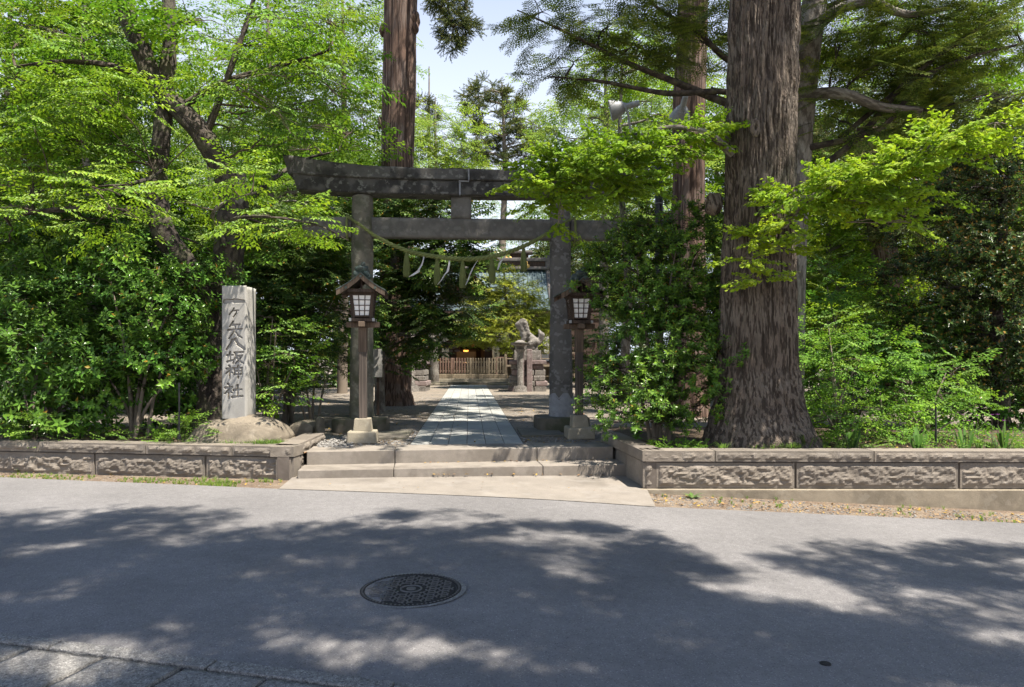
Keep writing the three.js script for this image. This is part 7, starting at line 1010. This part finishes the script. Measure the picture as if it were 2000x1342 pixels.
{ // fallen leaves
  setSeed(5004); const b = new LeafBuf(); b.leaf(V(-0.03, 0.004, 0), V(1, 0, 0), V(0, 1, 0), 0.06, 0.03, [1, 1, 1], -0.12, 0.4); const g = b.build(), L = [];
  const C = () => { const u = R(); return u < 0.3 ? [0.38, 0.24, 0.04] : u < 0.6 ? [0.2, 0.12, 0.06] : u < 0.85 ? [0.28, 0.19, 0.1] : [0.1, 0.065, 0.04]; };
  for (let k = 0; k < 900; k++) { const px = rr(560, 1180), Z = 11 + 11 * Math.pow(R(), 1.7), p = at(px, 0, Z), dpath = Math.abs(p.x - zAt(Z).x); if (dpath < 0.9 && R() > 0.04) continue; L.push([p.x, courtY(p.x, p.z) + (dpath < 0.9 ? 0.025 : 0.006), p.z, rr(0.7, 1.3), rr(0, 6), C(), rr(-0.3, 0.3), rr(-0.3, 0.3)]); }
  for (let k = 0; k < 700; k++) { const left = R() < 0.4, p = at(left ? rr(-30, 600) : rr(1250, 2020), 0, left ? rr(9.9, 11.5) : rr(9.4, 11.5)); if (left && p.z > lWallZ(p.x) - 0.3) continue; L.push([p.x, courtY(p.x, p.z) + 0.006, p.z, rr(0.7, 1.3), rr(0, 6), C(), rr(-0.4, 0.4), rr(-0.4, 0.4)]); }
  for (let k = 0; k < 650; k++) { const u = R(), left = R() < 0.35, p = left ? onG(rr(0, 550), rr(918, 944)) : onG(lerp(1275, 2010, u), lerp(968, 1010, u) + rr(-8, 12)); L.push([p.x, gY(p.x) - 0.022, p.z, rr(0.4, 1), rr(0, 6), C(), rr(-0.3, 0.3), rr(-0.3, 0.3)]); }
  for (let k = 0; k < 60; k++) { const v = R() < 0.6 ? -0.505 - R() * 0.06 : -rr(0.02, 0.1), u = rr(-0.6, 2.1), p = stepF.p(u, 0, v); L.push([p.x, (v < -0.3 ? gY(p.x) + 0.04 : 0.122), p.z, rr(0.5, 1.1), rr(0, 6), C(), rr(-0.2, 0.2), rr(-0.2, 0.2)]); }
  for (let k = 0; k < 26; k++) { const p = onG(rr(620, 1230), rr(940, 965)); L.push([p.x, gY(p.x) + 0.03, p.z, rr(0.3, 0.7), rr(0, 6), C()]); }
  scatter('fallen_leaves', g, std({ vertexColors: true, roughness: 0.8 }), L, 'scattered brown and yellow fallen leaves on the ground', 'leaves');
}
{ // pebbles
  setSeed(5005); const g = roughen(new THREE.IcosahedronGeometry(1, 1).scale(1, 0.55, 0.8), 0.25, 1.2, 3), L = []; const C = () => { const k = rr(0.12, 0.3); return [k, k * 0.96, k * 0.9]; };
  const put = (p, y, s) => L.push([p.x, y, p.z, s, rr(0, 6), C(), rr(-0.4, 0.4), rr(-0.4, 0.4)]);
  for (let k = 0; k < 420; k++) { const p = onY(rr(620, 690), rr(853, 874), PY); put(p, PY + rr(-0.01, 0.012), rr(0.012, 0.032)); } for (let k = 0; k < 160; k++) { const p = onY(rr(690, 800), rr(858, 870), PY); put(p, PY - 0.01, rr(0.008, 0.024)); } for (let k = 0; k < 130; k++) { const p = onY(rr(1030, 1140), rr(852, 864), PY); put(p, PY - 0.01, rr(0.006, 0.02)); }
  for (let k = 0; k < 900; k++) { const u = R(), p = onG(lerp(1270, 2010, u), lerp(968, 1006, u) + rr(-6, 14)); put(p, gY(p.x) - 0.028, rr(0.005, 0.017)); } for (let k = 0; k < 260; k++) { const p = onG(rr(0, 550), rr(920, 945)); put(p, gY(p.x) - 0.028, rr(0.004, 0.012)); }
  for (let k = 0; k < 6000; k++) { const Z = 12.3 + 14 * R(), side = R() < 0.7, p = at(side ? rr(540, 860) : rr(960, 1180), 0, Z); if (Math.abs(p.x - zAt(Z).x) < 0.92) continue; put(p, courtY(p.x, p.z) - 0.002, rr(0.006, 0.02)); }
  for (let k = 0; k < 90; k++) { const v = rr(0.1, 2.2), s = R() < 0.5 ? -1 : 1, p = pathF.p(s * rr(0.89, 0.97), 0, v); put(p, PY - 0.015, rr(0.012, 0.03)); }
  scatter('gravel', g, std({ color: rgb(1, 1, 1), roughness: 0.9, bumpMap: bumpB, bumpScale: 0.003 }), L, 'loose grey pebbles and gravel around the lanterns and walls', 'gravel');
}
// single plants one can pick out
{
  setSeed(5006);
  const clump = (px, Z, n, h, w, sp, col, name, label, cat, y) => { const p = at(px, 0, Z), by = y ?? courtY(p.x, p.z) - 0.01, t = thing(name, label, cat, V(p.x, by, p.z)); const g = tuftGeo(Math.round(px), n, h, w, sp, col); g.translate(p.x, by, p.z); part(t, 'leaves', g, M.leaf, 'stuff'); return t; };
  clump(1575, 9.65, 26, 0.34, 0.014, 0.26, [0.14, 0.23, 0.04], 'grass_clump', 'arching pale grass clump at the right foot of the ginkgo trunk', 'grass clump');
  clump(1412, 9.5, 60, 0.16, 0.012, 0.12, [0.13, 0.24, 0.03], 'leafy_tuft', 'bright feathery tuft at the left foot of the ginkgo trunk', 'plant');
  [[1665, 9.7, 'broad bladed lily plant right of the arching grass clump'], [1795, 9.65, 'broad bladed lily plant next to the black stake'], [1885, 9.75, 'large sword leaved plant with purple flowers near the wall end'], [1960, 9.7, 'sword leaved plant crowned by purple flowers at the far wall end']].forEach(([px, Z, lab], i) => {
    const t = clump(px, Z, 11, 0.42, 0.04, 0.24, [0.08, 0.18, 0.03], 'lily_plant', lab, 'plant'); if (i > 1) for (let k = 0; k < 3; k++) { const p = at(px + rr(-26, 26), 0, Z), h = courtY(p.x, p.z) + rr(0.4, 0.5), s = part(t, 'flower_stalk', new THREE.CylinderGeometry(0.003, 0.004, h - 0.36, 5).translate(p.x, (h + 0.36) / 2, p.z), M.twig), fs = []; for (let j = 0; j < 5; j++) { const b = new LeafBuf(), a = j * 1.257; b.leaf(V(p.x, h, p.z), V(Math.cos(a), 0.3, Math.sin(a)), V(0, 1, 0), 0.035, 0.016, [0.32, 0.05, 0.36]); fs.push(b.build()); } part(s, 'flower', mergeGeometries(fs), M.leaf); }
  });
  { const p = onG(1352, 968), t = thing('dock_weed', 'broad leaved weed growing at the foot of the right wall', 'weed', V(p.x, gY(p.x) - 0.03, p.z)), b = new LeafBuf(); for (let k = 0; k < 9; k++) { const a = k * 2.4; b.leaf(V(p.x, gY(p.x) - 0.03, p.z), V(Math.cos(a), rr(0.25, 0.8), Math.sin(a)), V(0, 1, 0), rr(0.12, 0.2), 0.055, jit([0.13, 0.22, 0.05]), 0.2); } part(t, 'leaves', b.build(), M.leaf, 'stuff'); }
  for (const [px, Z, h, lab] of [[1775, 11.3, 1.5, 'tall palm leaved shrub with big glossy hands right of the ginkgo'], [1715, 11.5, 1.25, 'shorter palm leaved shrub half behind the bright leafy shrub']]) { // fatsia with large lobed leaves, each leaf a piece
    const p = at(px, 0, Z), t = thing('fatsia_shrub', lab, 'shrub', V(p.x, 0.36, p.z)); part(t, 'stem', limbGeo([V(p.x, 0.3, p.z), V(p.x + 0.05, h * 0.6, p.z), V(p.x, h, p.z)], [0.025, 0.02, 0.015], { sides: 7, per: 0.1 }), M.twigPale);
    for (let k = 0; k < 13; k++) { const a = k * 2.4 + px, y = 0.36 + h * (0.55 + 0.5 * k / 13), l = rr(0.22, 0.36), o = V(Math.cos(a), 0.25 + 0.3 * k / 13, Math.sin(a)).normalize(), e = V(p.x, y, p.z).addScaledVector(o, l), b = new LeafBuf(), c = jit([0.05, 0.125, 0.022]); b.stem(V(p.x, y - 0.08, p.z), e, 0.004, 0.003, [0.1, 0.14, 0.04]); const fw = V(o.x, -0.3, o.z).normalize(), sd = V(-o.z, 0, o.x); for (let j = -4; j <= 4; j++) { const g = j * 0.42; b.leaf(e, fw.clone().multiplyScalar(Math.cos(g)).addScaledVector(sd, Math.sin(g)), V(o.x * 0.3, 1, o.z * 0.3), 0.2 * (1 - Math.abs(j) * 0.07), 0.06, c, 0.15); } part(t, 'leaf', b.build(), M.leafGloss); }
  }
  // wild saplings along the left wall
  [[70, 10.3, 'small weed sprig at the foot of the long leaved shrub'], [345, 10.2, 'small bright sapling close to the thin stake and boulder'], [385, 10.25, 'bright weed sprig leaning on the boulder']].forEach(([px, Z, lab]) => { const p = at(px, 0, Z), by = courtY(p.x, p.z), t = thing('weed_sprig', lab, 'weed', V(p.x, by, p.z)); const c = V(p.x, by + 0.22, p.z); crown(t, [{ c, r: [0.22, 0.18, 0.15], n: 14 }], { sp: 'bright', scale: 0.4, limbR: 0.006, gap: 0, name: 'leaves', woodless: true }); part(t, 'stem', limbGeo([V(p.x, by - 0.03, p.z), V(p.x + 0.02, by + 0.2, p.z), V(p.x, by + 0.36, p.z)], [0.006, 0.005, 0.002], { sides: 5, per: 0.08 }), M.twig); });
}

renderer.render(scene, camera);
